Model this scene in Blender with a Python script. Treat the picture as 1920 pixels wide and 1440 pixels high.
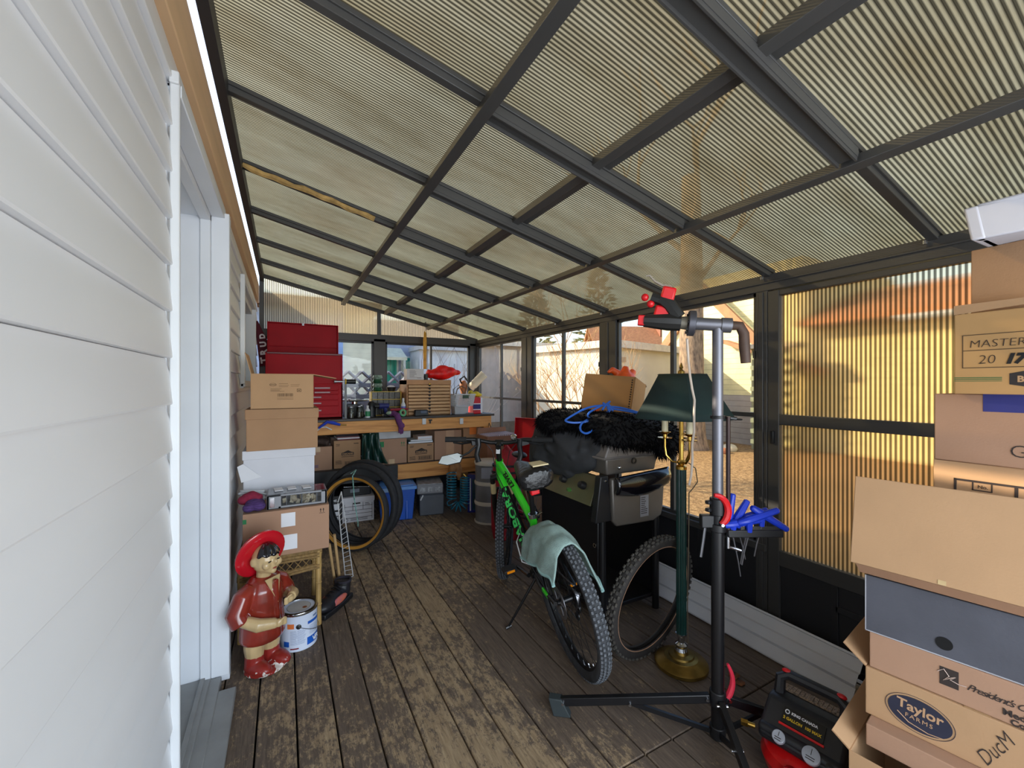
import bpy, bmesh, math, random
from math import sin, cos, pi, radians as R, sqrt
from mathutils import Vector as V, Matrix, Euler, noise
for o in list(bpy.data.objects): bpy.data.objects.remove(o)
SC = bpy.context.scene
COL = SC.collection
random.seed(7)

# ---------------------------------------------------------------- camera
cd = bpy.data.cameras.new('camera')
cd.sensor_width = 36.0
cd.lens = 36.0 * 786.0 / 1920.0
cd.clip_start = 0.02; cd.clip_end = 400
cam = bpy.data.objects.new('camera', cd); COL.objects.link(cam)
cam.location = (0, 0, 1.43)
cam.rotation_euler = (R(90), 0, R(-28.53))
SC.camera = cam

# ---------------------------------------------------------------- sky, sun, exposure
w = bpy.data.worlds.new('sky'); SC.world = w; w.use_nodes = True
nt = w.node_tree; nt.nodes.clear()
sky = nt.nodes.new('ShaderNodeTexSky'); sky.sky_type = 'NISHITA'
sky.sun_disc = False; sky.sun_elevation = R(30); sky.sun_rotation = R(-50)
sky.air_density = 1.0; sky.dust_density = 1.6; sky.ozone_density = 1.0
bg = nt.nodes.new('ShaderNodeBackground'); bg.inputs['Strength'].default_value = 0.26
wo = nt.nodes.new('ShaderNodeOutputWorld')
nt.links.new(sky.outputs[0], bg.inputs[0]); nt.links.new(bg.outputs[0], wo.inputs[0])
sd = bpy.data.lights.new('sun', 'SUN'); sd.energy = 4.2; sd.angle = R(0.6); sd.color = (1.0, 0.86, 0.66)
sun = bpy.data.objects.new('sun', sd); COL.objects.link(sun)
SUN_DIR = V((-0.72, 0.52, 0.50)).normalized()          # towards the sun: over the house roof, left and behind
sun.rotation_euler = SUN_DIR.to_track_quat('Z', 'Y').to_euler()
sun.location = (-6, 5, 8)
SC.view_settings.view_transform = 'Standard'
SC.view_settings.look = 'None'
SC.view_settings.gamma = 1.0
SC.view_settings.use_curve_mapping = False
SC.view_settings.exposure = 0.86

# added fill light behind the camera at the porch's front end, brightens the interior
ld = bpy.data.lights.new('front_fill_light', 'AREA'); ld.shape = 'RECTANGLE'; ld.size = 2.6; ld.size_y = 2.3; ld.energy = 66; ld.color = (0.84, 0.92, 1.0)
lo = bpy.data.objects.new('front_fill_light', ld); COL.objects.link(lo); lo.location = (1.06, -1.45, 1.25); lo.rotation_euler = (R(90), 0, 0)

# ---------------------------------------------------------------- materials
def lin(c):
    return tuple(((x / 255) / 12.92 if x / 255 <= 0.04045 else ((x / 255 + 0.055) / 1.055) ** 2.4) for x in c)
MATS = {}
def nodes_of(name):
    m = bpy.data.materials.new(name); m.use_nodes = True
    t = m.node_tree; b = t.nodes['Principled BSDF']
    return m, t, b
def mat(name, col, rough=0.6, metal=0.0, var=0.12, scale=6.0, bump=0.0, bscale=60.0, spec=0.5, stretch=(1, 1, 1), col2=None, thr=None, coat=0.0):
    """procedural principled material; noise varies between the colour and a darker one (or col2)"""
    if name in MATS: return MATS[name]
    m, t, b = nodes_of(name)
    L = t.links.new
    c1 = lin(col); c2 = lin(col2) if col2 else tuple(x * (1 - var) ** 2.0 for x in c1)
    tc = t.nodes.new('ShaderNodeTexCoord'); mp = t.nodes.new('ShaderNodeMapping')
    mp.inputs['Scale'].default_value = stretch
    L(tc.outputs['Object'], mp.inputs[0])
    nz = t.nodes.new('ShaderNodeTexNoise'); nz.inputs['Scale'].default_value = scale; nz.inputs['Detail'].default_value = 5
    L(mp.outputs[0], nz.inputs['Vector'])
    rp = t.nodes.new('ShaderNodeValToRGB')
    lo, hi = thr if thr else (0.3, 0.7)
    rp.color_ramp.elements[0].position = lo; rp.color_ramp.elements[0].color = (*c2, 1)
    rp.color_ramp.elements[1].position = hi; rp.color_ramp.elements[1].color = (*c1, 1)
    L(nz.outputs['Fac'], rp.inputs[0]); L(rp.outputs[0], b.inputs['Base Color'])
    b.inputs['Roughness'].default_value = rough; b.inputs['Metallic'].default_value = metal
    b.inputs['Specular IOR Level'].default_value = spec
    b.inputs['Coat Weight'].default_value = coat
    if bump:
        n2 = t.nodes.new('ShaderNodeTexNoise'); n2.inputs['Scale'].default_value = bscale; n2.inputs['Detail'].default_value = 3
        L(mp.outputs[0], n2.inputs['Vector'])
        bp = t.nodes.new('ShaderNodeBump'); bp.inputs['Strength'].default_value = bump; bp.inputs['Distance'].default_value = 0.01
        L(n2.outputs['Fac'], bp.inputs['Height']); L(bp.outputs[0], b.inputs['Normal'])
    MATS[name] = m
    return m

def mat_deck():
    m, t, b = nodes_of('worn painted deck boards'); L = t.links.new
    N = t.nodes.new
    tc = N('ShaderNodeTexCoord'); geo = N('ShaderNodeNewGeometry')
    def noise_(sc, detail, stretch, rough=0.6):
        mp = N('ShaderNodeMapping'); mp.inputs['Scale'].default_value = stretch
        L(tc.outputs['Object'], mp.inputs[0])
        n = N('ShaderNodeTexNoise'); n.inputs['Scale'].default_value = sc; n.inputs['Detail'].default_value = detail; n.inputs['Roughness'].default_value = rough
        L(mp.outputs[0], n.inputs['Vector']); return n
    def ramp(src, stops):
        r = N('ShaderNodeValToRGB'); e = r.color_ramp.elements
        e[0].position, e[0].color = stops[0][0], (*stops[0][1], 1)
        e[1].position, e[1].color = stops[-1][0], (*stops[-1][1], 1)
        for p, c in stops[1:-1]:
            k = e.new(p); k.color = (*c, 1)
        L(src, r.inputs[0]); return r
    def mth(op, a, bb):
        k = N('ShaderNodeMath'); k.operation = op
        for i, x in enumerate((a, bb)):
            if isinstance(x, (int, float)): k.inputs[i].default_value = x
            else: L(x, k.inputs[i])
        return k.outputs[0]
    grain = noise_(7.0, 9, (11, 0.8, 1), 0.8)
    flakes = noise_(15.0, 12, (1.7, 0.8, 1), 0.86)
    big = noise_(1.05, 3, (1.0, 0.75, 1))
    paint = ramp(grain.outputs['Fac'], [(0.30, lin((70, 59, 50))), (0.55, lin((108, 93, 80))), (0.75, lin((136, 119, 102)))])
    bare = ramp(grain.outputs['Fac'], [(0.32, lin((116, 97, 74))), (0.52, lin((164, 141, 110))), (0.72, lin((196, 173, 138)))])
    # worn mask: flakes + large patches + path of wear along the middle of the deck + per-board shift
    sx = N('ShaderNodeSeparateXYZ'); L(tc.outputs['Object'], sx.inputs[0])
    d = mth('ABSOLUTE', mth('SUBTRACT', sx.outputs[0], 0.72), 0)
    path = mth('SUBTRACT', 0.04, mth('MULTIPLY', d, 0.10))
    isl = mth('MULTIPLY', mth('SUBTRACT', geo.outputs['Random Per Island'], 0.5), 0.04)
    s = mth('ADD', mth('ADD', mth('MULTIPLY', flakes.outputs['Fac'], 0.66), mth('MULTIPLY', big.outputs['Fac'], 0.34)), mth('ADD', path, isl))
    mask = ramp(s, [(0.50, (0, 0, 0)), (0.53, (1, 1, 1))])
    mx = N('ShaderNodeMix'); mx.data_type = 'RGBA'
    L(mask.outputs[0], mx.inputs[0]); L(paint.outputs[0], mx.inputs[6]); L(bare.outputs[0], mx.inputs[7])
    L(mx.outputs[2], b.inputs['Base Color'])
    b.inputs['Roughness'].default_value = 0.72
    bp = N('ShaderNodeBump'); bp.inputs['Strength'].default_value = 0.6; bp.inputs['Distance'].default_value = 0.006
    hs = mth('ADD', grain.outputs['Fac'], mth('MULTIPLY', s, -0.7))
    L(hs, bp.inputs['Height']); L(bp.outputs[0], b.inputs['Normal'])
    return m

def schlick(t, f0, top):
    lw = t.nodes.new('ShaderNodeLayerWeight'); lw.inputs['Blend'].default_value = 0.5
    p = t.nodes.new('ShaderNodeMath'); p.operation = 'POWER'; p.inputs[1].default_value = 4.5; t.links.new(lw.outputs['Facing'], p.inputs[0])
    k = t.nodes.new('ShaderNodeMath'); k.operation = 'MULTIPLY_ADD'; k.inputs[1].default_value = top - f0; k.inputs[2].default_value = f0; t.links.new(p.outputs[0], k.inputs[0])
    return k
def mat_poly(name, tint, body, axis, pitch, clear=0.42, blur=0.0, dirt=(0.9, 0.88, 0.84)):
    """twin-wall polycarbonate: clear ribs at a fixed pitch, part see-through, part diffusing"""
    m = bpy.data.materials.new(name); m.use_nodes = True
    t = m.node_tree; t.nodes.clear(); L = t.links.new; N = t.nodes.new
    out = N('ShaderNodeOutputMaterial')
    tc = N('ShaderNodeTexCoord'); sx = N('ShaderNodeSeparateXYZ'); L(tc.outputs['Object'], sx.inputs[0])
    mu = N('ShaderNodeMath'); mu.operation = 'MULTIPLY'; mu.inputs[1].default_value = 1.0 / pitch
    L(sx.outputs['XYZ'.index(axis)], mu.inputs[0])
    fr = N('ShaderNodeMath'); fr.operation = 'FRACT'; L(mu.outputs[0], fr.inputs[0])
    rp = N('ShaderNodeValToRGB')
    e = rp.color_ramp.elements
    e[0].position = 0.0; e[0].color = (0.2, 0.2, 0.2, 1); e[1].position = 1.0; e[1].color = (0.2, 0.2, 0.2, 1)
    for p, c in ((0.14, 0.08), (0.40, 0.9), (0.64, 1.0), (0.86, 0.18)):
        k = e.new(p); k.color = (c, c, c, 1)
    L(fr.outputs[0], rp.inputs[0])
    dn = N('ShaderNodeTexNoise'); dn.inputs['Scale'].default_value = 2.6; dn.inputs['Detail'].default_value = 7; dn.inputs['Roughness'].default_value = 0.7
    dm = N('ShaderNodeMapping'); dm.inputs['Scale'].default_value = (0.45, 1.6, 0.6); L(tc.outputs['Object'], dm.inputs[0]); L(dm.outputs[0], dn.inputs['Vector'])
    dr = N('ShaderNodeValToRGB'); dr.color_ramp.elements[0].position = 0.32; dr.color_ramp.elements[0].color = (*dirt, 1); dr.color_ramp.elements[1].position = 0.66; dr.color_ramp.elements[1].color = (1, 1, 1, 1)
    L(dn.outputs['Fac'], dr.inputs[0])
    rx = N('ShaderNodeMix'); rx.data_type = 'RGBA'; rx.blend_type = 'MULTIPLY'; rx.inputs[0].default_value = 1; L(rp.outputs[0], rx.inputs[6]); L(dr.outputs[0], rx.inputs[7])
    def mul(c):
        x = N('ShaderNodeMix'); x.data_type = 'RGBA'; x.blend_type = 'MULTIPLY'; x.inputs[0].default_value = 1
        x.inputs[6].default_value = (*c, 1); L(rx.outputs[2], x.inputs[7]); return x.outputs[2]
    nz = N('ShaderNodeTexNoise'); nz.inputs['Scale'].default_value = 1.7; nz.inputs['Detail'].default_value = 4
    L(tc.outputs['Object'], nz.inputs['Vector'])
    tr = N('ShaderNodeBsdfTransparent'); L(mul(tint), tr.inputs[0])
    if blur:
        rf = N('ShaderNodeBsdfRefraction'); rf.inputs['IOR'].default_value = 1.03; rf.inputs['Roughness'].default_value = 0.42; L(mul(tint), rf.inputs[0])
        tm = N('ShaderNodeMixShader'); tm.inputs[0].default_value = blur; L(tr.outputs[0], tm.inputs[1]); L(rf.outputs[0], tm.inputs[2]); tr = tm
    tl = N('ShaderNodeBsdfTranslucent'); L(mul(body), tl.inputs[0])
    df = N('ShaderNodeBsdfDiffuse'); L(mul(tuple(x * 0.6 for x in body)), df.inputs[0])
    gl = N('ShaderNodeBsdfGlossy'); gl.inputs['Roughness'].default_value = 0.12; L(rp.outputs[0], gl.inputs[0])
    a = N('ShaderNodeMixShader'); a.inputs[0].default_value = 0.25; L(tl.outputs[0], a.inputs[1]); L(df.outputs[0], a.inputs[2])
    mr = N('ShaderNodeMapRange'); mr.inputs['From Min'].default_value = 0.3; mr.inputs['From Max'].default_value = 0.7
    mr.inputs['To Min'].default_value = 1 - clear + 0.08; mr.inputs['To Max'].default_value = 1 - clear - 0.08
    L(nz.outputs['Fac'], mr.inputs['Value'])
    bmix = N('ShaderNodeMixShader'); L(mr.outputs[0], bmix.inputs[0]); L(tr.outputs[0], bmix.inputs[1]); L(a.outputs[0], bmix.inputs[2])
    fm = schlick(t, 0.04, 0.62)
    c = N('ShaderNodeMixShader'); L(fm.outputs[0], c.inputs[0]); L(bmix.outputs[0], c.inputs[1]); L(gl.outputs[0], c.inputs[2])
    L(c.outputs[0], out.inputs[0])
    return m

def mat_glass(name, tint=(0.93, 0.95, 0.95), refl=1.0, rough=0.02):
    m = bpy.data.materials.new(name); m.use_nodes = True
    t = m.node_tree; t.nodes.clear(); L = t.links.new; N = t.nodes.new
    out = N('ShaderNodeOutputMaterial'); tr = N('ShaderNodeBsdfTransparent'); tr.inputs[0].default_value = (*tint, 1)
    gl = N('ShaderNodeBsdfGlossy'); gl.inputs['Roughness'].default_value = rough
    k = schlick(t, 0.03, 0.8 * min(refl, 1.2))
    mx = N('ShaderNodeMixShader'); L(k.outputs[0], mx.inputs[0]); L(tr.outputs[0], mx.inputs[1]); L(gl.outputs[0], mx.inputs[2])
    L(mx.outputs[0], out.inputs[0]); MATS[name] = m
    return m

def mat_planks(name, col, axis, pitch, dark=0.55, width=0.08, rough=0.7, var=0.1):
    """surface with thin dark lines every pitch along one object axis (lap siding, boards, slats)"""
    if name in MATS: return MATS[name]
    m, t, b = nodes_of(name); L = t.links.new; N = t.nodes.new
    tc = N('ShaderNodeTexCoord'); sx = N('ShaderNodeSeparateXYZ'); L(tc.outputs['Object'], sx.inputs[0])
    mu = N('ShaderNodeMath'); mu.operation = 'MULTIPLY'; mu.inputs[1].default_value = 1.0 / pitch; L(sx.outputs['XYZ'.index(axis)], mu.inputs[0])
    fr = N('ShaderNodeMath'); fr.operation = 'FRACT'; L(mu.outputs[0], fr.inputs[0])
    rp = N('ShaderNodeValToRGB'); rp.color_ramp.elements[0].position = width * 0.6; rp.color_ramp.elements[0].color = (dark, dark, dark, 1)
    rp.color_ramp.elements[1].position = width; rp.color_ramp.elements[1].color = (1, 1, 1, 1); L(fr.outputs[0], rp.inputs[0])
    nz = N('ShaderNodeTexNoise'); nz.inputs['Scale'].default_value = 3; nz.inputs['Detail'].default_value = 5; L(tc.outputs['Object'], nz.inputs['Vector'])
    r2 = N('ShaderNodeValToRGB'); c = lin(col); r2.color_ramp.elements[0].color = (*[x * (1 - var) ** 2 for x in c], 1); r2.color_ramp.elements[1].color = (*c, 1)
    r2.color_ramp.elements[0].position = 0.3; r2.color_ramp.elements[1].position = 0.65; L(nz.outputs['Fac'], r2.inputs[0])
    x = N('ShaderNodeMix'); x.data_type = 'RGBA'; x.blend_type = 'MULTIPLY'; x.inputs[0].default_value = 1
    L(r2.outputs[0], x.inputs[6]); L(rp.outputs[0], x.inputs[7]); L(x.outputs[2], b.inputs['Base Color'])
    b.inputs['Roughness'].default_value = rough; MATS[name] = m
    return m

# ---------------------------------------------------------------- mesh builder
class MB:
    def __init__(s, M=None): s.v = []; s.f = []; s.M = M or Matrix()
    def add(s, vs, fs, M=None):
        k = len(s.v); T = s.M @ M if M else s.M
        s.v += [T @ V(p) for p in vs]; s.f += [tuple(i + k for i in f) for f in fs]; return s
    def box(s, c, d, rot=None, taper=None):
        x, y, z = d[0] / 2, d[1] / 2, d[2] / 2; tx, ty = taper or (1, 1)
        vs = [(-x, -y, -z), (x, -y, -z), (x, y, -z), (-x, y, -z), (-x * tx, -y * ty, z), (x * tx, -y * ty, z), (x * tx, y * ty, z), (-x * tx, y * ty, z)]
        M = Matrix.Translation(c)
        if rot: M = M @ Euler(rot).to_matrix().to_4x4()
        return s.add(vs, [(0, 3, 2, 1), (4, 5, 6, 7), (0, 1, 5, 4), (1, 2, 6, 5), (2, 3, 7, 6), (3, 0, 4, 7)], M)
    def span(s, a, b):
        return s.box([(p + q) / 2 for p, q in zip(a, b)], [abs(q - p) for p, q in zip(a, b)])
    def ring_tube(s, rings, closed=False, caps=True):
        n = len(rings[0]); vs = [p for r in rings for p in r]; fs = []
        m = len(rings)
        for i in range(m if closed else m - 1):
            j = (i + 1) % m
            for k in range(n):
                l = (k + 1) % n
                fs.append((i * n + k, i * n + l, j * n + l, j * n + k))
        if caps and not closed:
            fs.append(tuple(range(n))[::-1]); fs.append(tuple((m - 1) * n + k for k in range(n)))
        return s.add(vs, fs)
    def tube(s, pts, r, n=8, closed=False, caps=True, flat=1.0):
        pts = [V(p) for p in pts]; m = len(pts); rs = r if isinstance(r, (list, tuple)) else [r] * m
        rings = []; up = None
        for i, p in enumerate(pts):
            a = pts[i - 1] if (i > 0 or closed) else p; b = pts[(i + 1) % m] if (i < m - 1 or closed) else p
            d = (b - a).normalized() if (b - a).length > 1e-9 else V((0, 0, 1))
            if up is None:
                up = V((0, 0, 1)) if abs(d.z) < 0.9 else V((1, 0, 0))
            u = (up - d * up.dot(d)); u = u.normalized() if u.length > 1e-6 else d.orthogonal().normalized()
            up = u; q = d.cross(u)
            rings.append([p + (u * cos(2 * pi * k / n) * flat + q * sin(2 * pi * k / n)) * rs[i] for k in range(n)])
        return s.ring_tube(rings, closed, caps)
    def cyl(s, a, b, r, r2=None, n=16):
        return s.tube([a, b], [r, r if r2 is None else r2], n)
    def lathe(s, prof, c=(0, 0, 0), n=24, M=None):
        c = V(c); vs = []; fs = []
        T = M or Matrix()
        for r, z in prof:
            for k in range(n): vs.append(T @ V((r * cos(2 * pi * k / n), r * sin(2 * pi * k / n), z)) + c)
        for i in range(len(prof) - 1):
            for k in range(n):
                l = (k + 1) % n; fs.append((i * n + k, i * n + l, (i + 1) * n + l, (i + 1) * n + k))
        if prof[0][0] > 1e-6: fs.append(tuple(range(n))[::-1])
        if prof[-1][0] > 1e-6: fs.append(tuple((len(prof) - 1) * n + k for k in range(n)))
        return s.add(vs, fs)
    def ell(s, c, r, nu=16, nv=10, M=None):
        if isinstance(r, (int, float)): r = (r, r, r)
        vs = []; fs = []; T = Matrix.Translation(c) @ (M or Matrix())
        for j in range(nv + 1):
            a = pi * j / nv
            for k in range(nu):
                b = 2 * pi * k / nu; vs.append(T @ V((r[0] * sin(a) * cos(b), r[1] * sin(a) * sin(b), r[2] * cos(a))))
        for j in range(nv):
            for k in range(nu):
                l = (k + 1) % nu; fs.append((j * nu + k, (j + 1) * nu + k, (j + 1) * nu + l, j * nu + l))
        return s.add(vs, fs)
    def torus(s, c, R1, r, nu=48, nv=10, M=None, flat=1.0):
        rings = []; T = Matrix.Translation(c) @ (M or Matrix())      # axis = local Z
        for i in range(nu):
            a = 2 * pi * i / nu
            rings.append([T @ V(((R1 + r * cos(2 * pi * k / nv)) * cos(a), (R1 + r * cos(2 * pi * k / nv)) * sin(a), r * flat * sin(2 * pi * k / nv))) for k in range(nv)])
        return s.ring_tube(rings, closed=True)
    def ring(s, prof, c=(0, 0, 0), nu=48, M=None):
        """closed profile [(r,z)] swept round local Z"""
        rings = []; T = Matrix.Translation(c) @ (M or Matrix())
        for i in range(nu):
            a = 2 * pi * i / nu
            rings.append([T @ V((r * cos(a), r * sin(a), z)) for r, z in prof])
        return s.ring_tube(rings, closed=True)
    def prism(s, poly, d):
        n = len(poly); poly = [V(p) for p in poly]; d = V(d)
        vs = poly + [p + d for p in poly]
        return s.add(vs, [tuple(range(n))[::-1], tuple(n + k for k in range(n))] + [(k, (k + 1) % n, n + (k + 1) % n, n + k) for k in range(n)])
    def quad(s, a, b, c, d): return s.add([a, b, c, d], [(0, 1, 2, 3)])
    def grid(s, fn, nu, nv):
        vs = [fn(i / nu, j / nv) for j in range(nv + 1) for i in range(nu + 1)]
        fs = [(j * (nu + 1) + i, j * (nu + 1) + i + 1, (j + 1) * (nu + 1) + i + 1, (j + 1) * (nu + 1) + i) for j in range(nv) for i in range(nu)]
        return s.add(vs, fs)
    def build(s, name, m, parent=None, smooth=35, bevel=0.0, solid=0.0, sub=0, seg=2, normals=True):
        me = bpy.data.meshes.new(name); me.from_pydata([tuple(p) for p in s.v], [], s.f)
        if normals:
            b = bmesh.new(); b.from_mesh(me); bmesh.ops.recalc_face_normals(b, faces=b.faces); b.to_mesh(me); b.free()
        me.materials.append(m)
        if smooth:
            me.polygons.foreach_set('use_smooth', [True] * len(me.polygons)); me.set_sharp_from_angle(angle=R(smooth))
        o = bpy.data.objects.new(name, me); COL.objects.link(o)
        if parent: o.parent = parent
        if solid:
            k = o.modifiers.new('thickness', 'SOLIDIFY'); k.thickness = solid; k.offset = 0
        if bevel:
            k = o.modifiers.new('bevel', 'BEVEL'); k.width = bevel; k.segments = seg; k.limit_method = 'ANGLE'; k.angle_limit = R(40)
        if sub:
            k = o.modifiers.new('sub', 'SUBSURF'); k.levels = sub; k.render_levels = sub
        return o

def tag(o, label=None, cat=None, group=None, kind=None):
    if label: o['label'] = label
    if cat: o['category'] = cat
    if group: o['group'] = group
    if kind: o['kind'] = kind
    return o
def thing(name, label, cat, loc=(0, 0, 0), rz=0.0, group=None, mw=None):
    o = bpy.data.objects.new(name, None); COL.objects.link(o); o.empty_display_size = 0.05
    if mw is not None: o.matrix_world = mw
    else:
        o.location = loc; o.rotation_euler = (0, 0, rz)
    return tag(o, label, cat, group)
def struct(name, mb, m, parent=None, **k):
    o = mb.build(name, m, parent, **k)
    if not parent: o['kind'] = 'structure'
    return o
def copy_tree(o, parent=None):
    c = o.copy(); COL.objects.link(c)
    if parent: c.parent = parent
    for ch in list(o.children): copy_tree(ch, c)
    return c
_fc = {}
def text_mb(mb, s, size, M, ext=0.0004, shear=0.0, align='LEFT', bold=0.0, space=1.0):
    """lettering as real raised geometry: local X = reading direction, local Y = up, local Z = out of the surface"""
    c = bpy.data.curves.new('t', 'FONT'); c.body = s; c.size = size; c.extrude = ext; c.shear = shear; c.align_x = align; c.offset = bold; c.resolution_u = 3
    c.space_character = space
    o = bpy.data.objects.new('t', c); COL.objects.link(o)
    dg = bpy.context.evaluated_depsgraph_get(); dg.update()
    me = bpy.data.meshes.new_from_object(o.evaluated_get(dg))
    mb.add([v.co.copy() for v in me.vertices], [tuple(p.vertices) for p in me.polygons], M)
    bpy.data.objects.remove(o); bpy.data.curves.remove(c); bpy.data.meshes.remove(me)
    return mb
def frame(o, x, y):
    """matrix with origin o, local X along x, local Y along y (made square), Z = X x Y"""
    x = V(x).normalized(); z = x.cross(V(y)).normalized(); y = z.cross(x)
    M = Matrix((x, y, z)).transposed().to_4x4(); M.translation = V(o); return M

WHITE = mat('white vinyl', (212, 214, 216), 0.45, var=0.06, scale=3)
DARK = mat('charcoal aluminium frame', (68, 67, 66), 0.45, var=0.08, scale=4)
CARD = mat('brown cardboard', (170, 132, 98), 0.85, var=0.06, scale=5, bump=0.05, bscale=200)
CARD2 = mat('tan cardboard', (184, 146, 108), 0.85, var=0.05, scale=5, bump=0.05, bscale=200)
CARD3 = mat('pinkish cardboard', (172, 134, 108), 0.85, var=0.05, scale=5, bump=0.05, bscale=200)
INK = mat('printed dark ink', (52, 42, 38), 0.8, var=0.05)
GREENINK = mat('printed green ink', (48, 128, 78), 0.8, var=0.1)
PAPER = mat('white paper', (226, 226, 230), 0.8, var=0.03)
BLACK = mat('black plastic', (24, 24, 27), 0.45, var=0.1)
BLACKMETAL = mat('black painted metal', (20, 20, 23), 0.35, var=0.1)
RUBBER = mat('black rubber', (40, 40, 43), 0.75, var=0.25, scale=30, bump=0.1, bscale=150)
CHROME = mat('chrome metal', (205, 207, 212), 0.18, metal=1.0, var=0.03)
STEEL = mat('dull steel', (150, 150, 155), 0.4, metal=0.9, var=0.1)
BRASS = mat('polished brass', (212, 170, 84), 0.22, metal=1.0, var=0.2, scale=12)
RED = mat('red plastic', (214, 24, 32), 0.35, var=0.08)
TOOLRED = mat('red enamelled steel', (172, 10, 28), 0.55, var=0.15, scale=3, spec=0.2)
GLASS = mat_glass('window glass', refl=0.5)
# ================================================================ SETTING
XL, XR, YB, YF = -0.27, 2.394, 5.5, -1.5
SL = 0.2302
def zr(x): return 2.594 - SL * x
TH = math.atan(SL)

# deck: boards along Y, gaps and one row of butt joints
mb = MB()
x = -0.1007 - 0.1476 * 2
while x < 2.5:
    a, b = x + 0.0035, x + 0.1476 - 0.0035
    ys = [(YF, 1.174), (1.180, YB + 0.1)] if x > 1.05 else [(YF, YB + 0.1)]
    for y0, y1 in ys:
        mb.box(((a + b) / 2, (y0 + y1) / 2, -0.0175), (b - a, y1 - y0, 0.035))
    x += 0.1476
floor_o = struct('floor', mb, mat_deck(), smooth=0, bevel=0.003, seg=1)
jo = MB()
for y in (-1.2, -0.6, 0.0, 0.6, 1.177, 1.8, 2.4, 3.0, 3.6, 4.2, 4.8, 5.4): jo.box((1.06, y, -0.14), (2.7, 0.045, 0.2))
jo.box((1.06, 2.0, -0.29), (2.75, 7.2, 0.02))
jo.build('joist_frame', mat('dark joists', (40, 34, 28), 0.9), floor_o)

# house wall with lap siding, door and window openings
def siding(mb, y0, y1, z0, z1):
    k = math.floor((z0 - 1.499) / 0.127)
    pts = []
    z = 1.499 + k * 0.127
    prof = []
    while z < z1:
        for dx, dz in ((-0.016, 0.0015), (0.001, 0.002), (0.003, 0.006), (0.002, 0.016), (-0.005, 0.092), (-0.010, 0.108), (-0.011, 0.1265)):
            zz = z + dz
            if z0 <= zz <= z1: prof.append((XL + dx, zz))
        z += 0.127
    if prof[0][1] > z0: prof.insert(0, (XL, z0))
    if prof[-1][1] < z1: prof.append((XL - 0.005, z1))
    poly = [(x, y0, zz) for x, zz in prof] + [(XL - 0.03, y0, z1), (XL - 0.03, y0, z0)]
    mb.prism(poly, (0, y1 - y0, 0))
VINYL = mat('pale vinyl siding', (226, 227, 230), 0.42, var=0.05, scale=2.5, bump=0.04, bscale=25, stretch=(1, 0.3, 1))
mb = MB()
D0, D1, W0, W1 = 1.462, 2.452, 3.50, 4.92
for y0, y1, z0, z1 in ((YF, D0, -0.4, 2.38), (D1, W0, -0.4, 2.38), (W1, YB + 0.15, -0.4, 2.38), (W0, W1, -0.4, 1.44), (W0, W1, 2.17, 2.38), (D0, D1, 2.25, 2.38)):
    siding(mb, y0, y1, z0, z1)
wl = struct('wall_left', mb, VINYL, smooth=25)
MB().span((XL - 0.03, YF, 2.365), (XL + 0.018, YB + 0.15, 2.565)).build('fascia_board', mat('peach wood fascia', (222, 184, 142), 0.6, var=0.12, scale=3, stretch=(1, 0.3, 4)), wl, bevel=0.004)
mb = MB()
mb.span((XL - 0.005, D0 - 0.014, -0.02), (XL + 0.018, D0, 2.258))
mb.span((XL - 0.005, D0 - 0.022, 2.25), (XL + 0.018, D1 + 0.03, 2.285))
mb.build('door_channel_trim', WHITE, wl, bevel=0.004)
mb = MB(); mb.span((XL, W0 - 0.03, 1.43), (XL + 0.03, W0, 2.2)); mb.span((XL, W0, 1.41), (XL + 0.03, W1, 1.44)); mb.span((XL, W0, 2.17), (XL + 0.02, W1, 2.2))
mb.build('window_channel_trim', WHITE, wl, bevel=0.004)

DOORW = mat('white painted door', (222, 226, 232), 0.4, var=0.05, scale=3)
d1 = thing('door_1', None, None); tag(d1, kind='structure')
mb = MB()
mb.span((-0.62, D1 - 0.03, 0.03), (-0.336, D1 + 0.02, 2.25)); mb.span((-0.345, D1 - 0.042, 0.03), (-0.305, D1 + 0.02, 2.25)); mb.span((-0.305, D1 - 0.024, 0.03), (-0.232, D1 + 0.02, 2.25))
mb.span((-0.27, D1 - 0.012, 0.0), (-0.2315, D1 + 0.035, 2.24))
mb.span((-0.62, D0, 2.215), (-0.336, D1, 2.26)); mb.span((-0.345, D0, 2.20), (-0.305, D1, 2.26)); mb.span((-0.305, D0, 2.225), (-0.25, D1, 2.26))
mb.span((-0.62, D0 - 0.02, 0.03), (-0.28, D0 + 0.0, 2.25))
mb.build('door_frame', DOORW, d1, bevel=0.003)
mb = MB(); mb.span((-0.47, D0, 0.04), (-0.43, D1 - 0.03, 2.215))
for z0, z1 in ((0.25, 0.95), (1.1, 2.05)): mb.span((-0.432, D0 + 0.14, z0), (-0.422, D1 - 0.17, z1))
mb.build('door_panel', DOORW, d1, bevel=0.004)
mb = MB(); mb.span((-0.60, D0, -0.02), (-0.305, D1 - 0.01, 0.045)); mb.span((-0.345, D0, 0.02), (-0.325, D1 - 0.02, 0.055))
mb.span((-0.31, D0 - 0.03, -0.001), (-0.262, D1 - 0.03, 0.035)); mb.span((-0.27, D0 - 0.03, 0.0), (-0.195, D1 - 0.13, 0.028))
mb.build('threshold', mat('grey painted sill', (150, 152, 152), 0.6, var=0.12, scale=8), d1, bevel=0.003)

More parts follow.
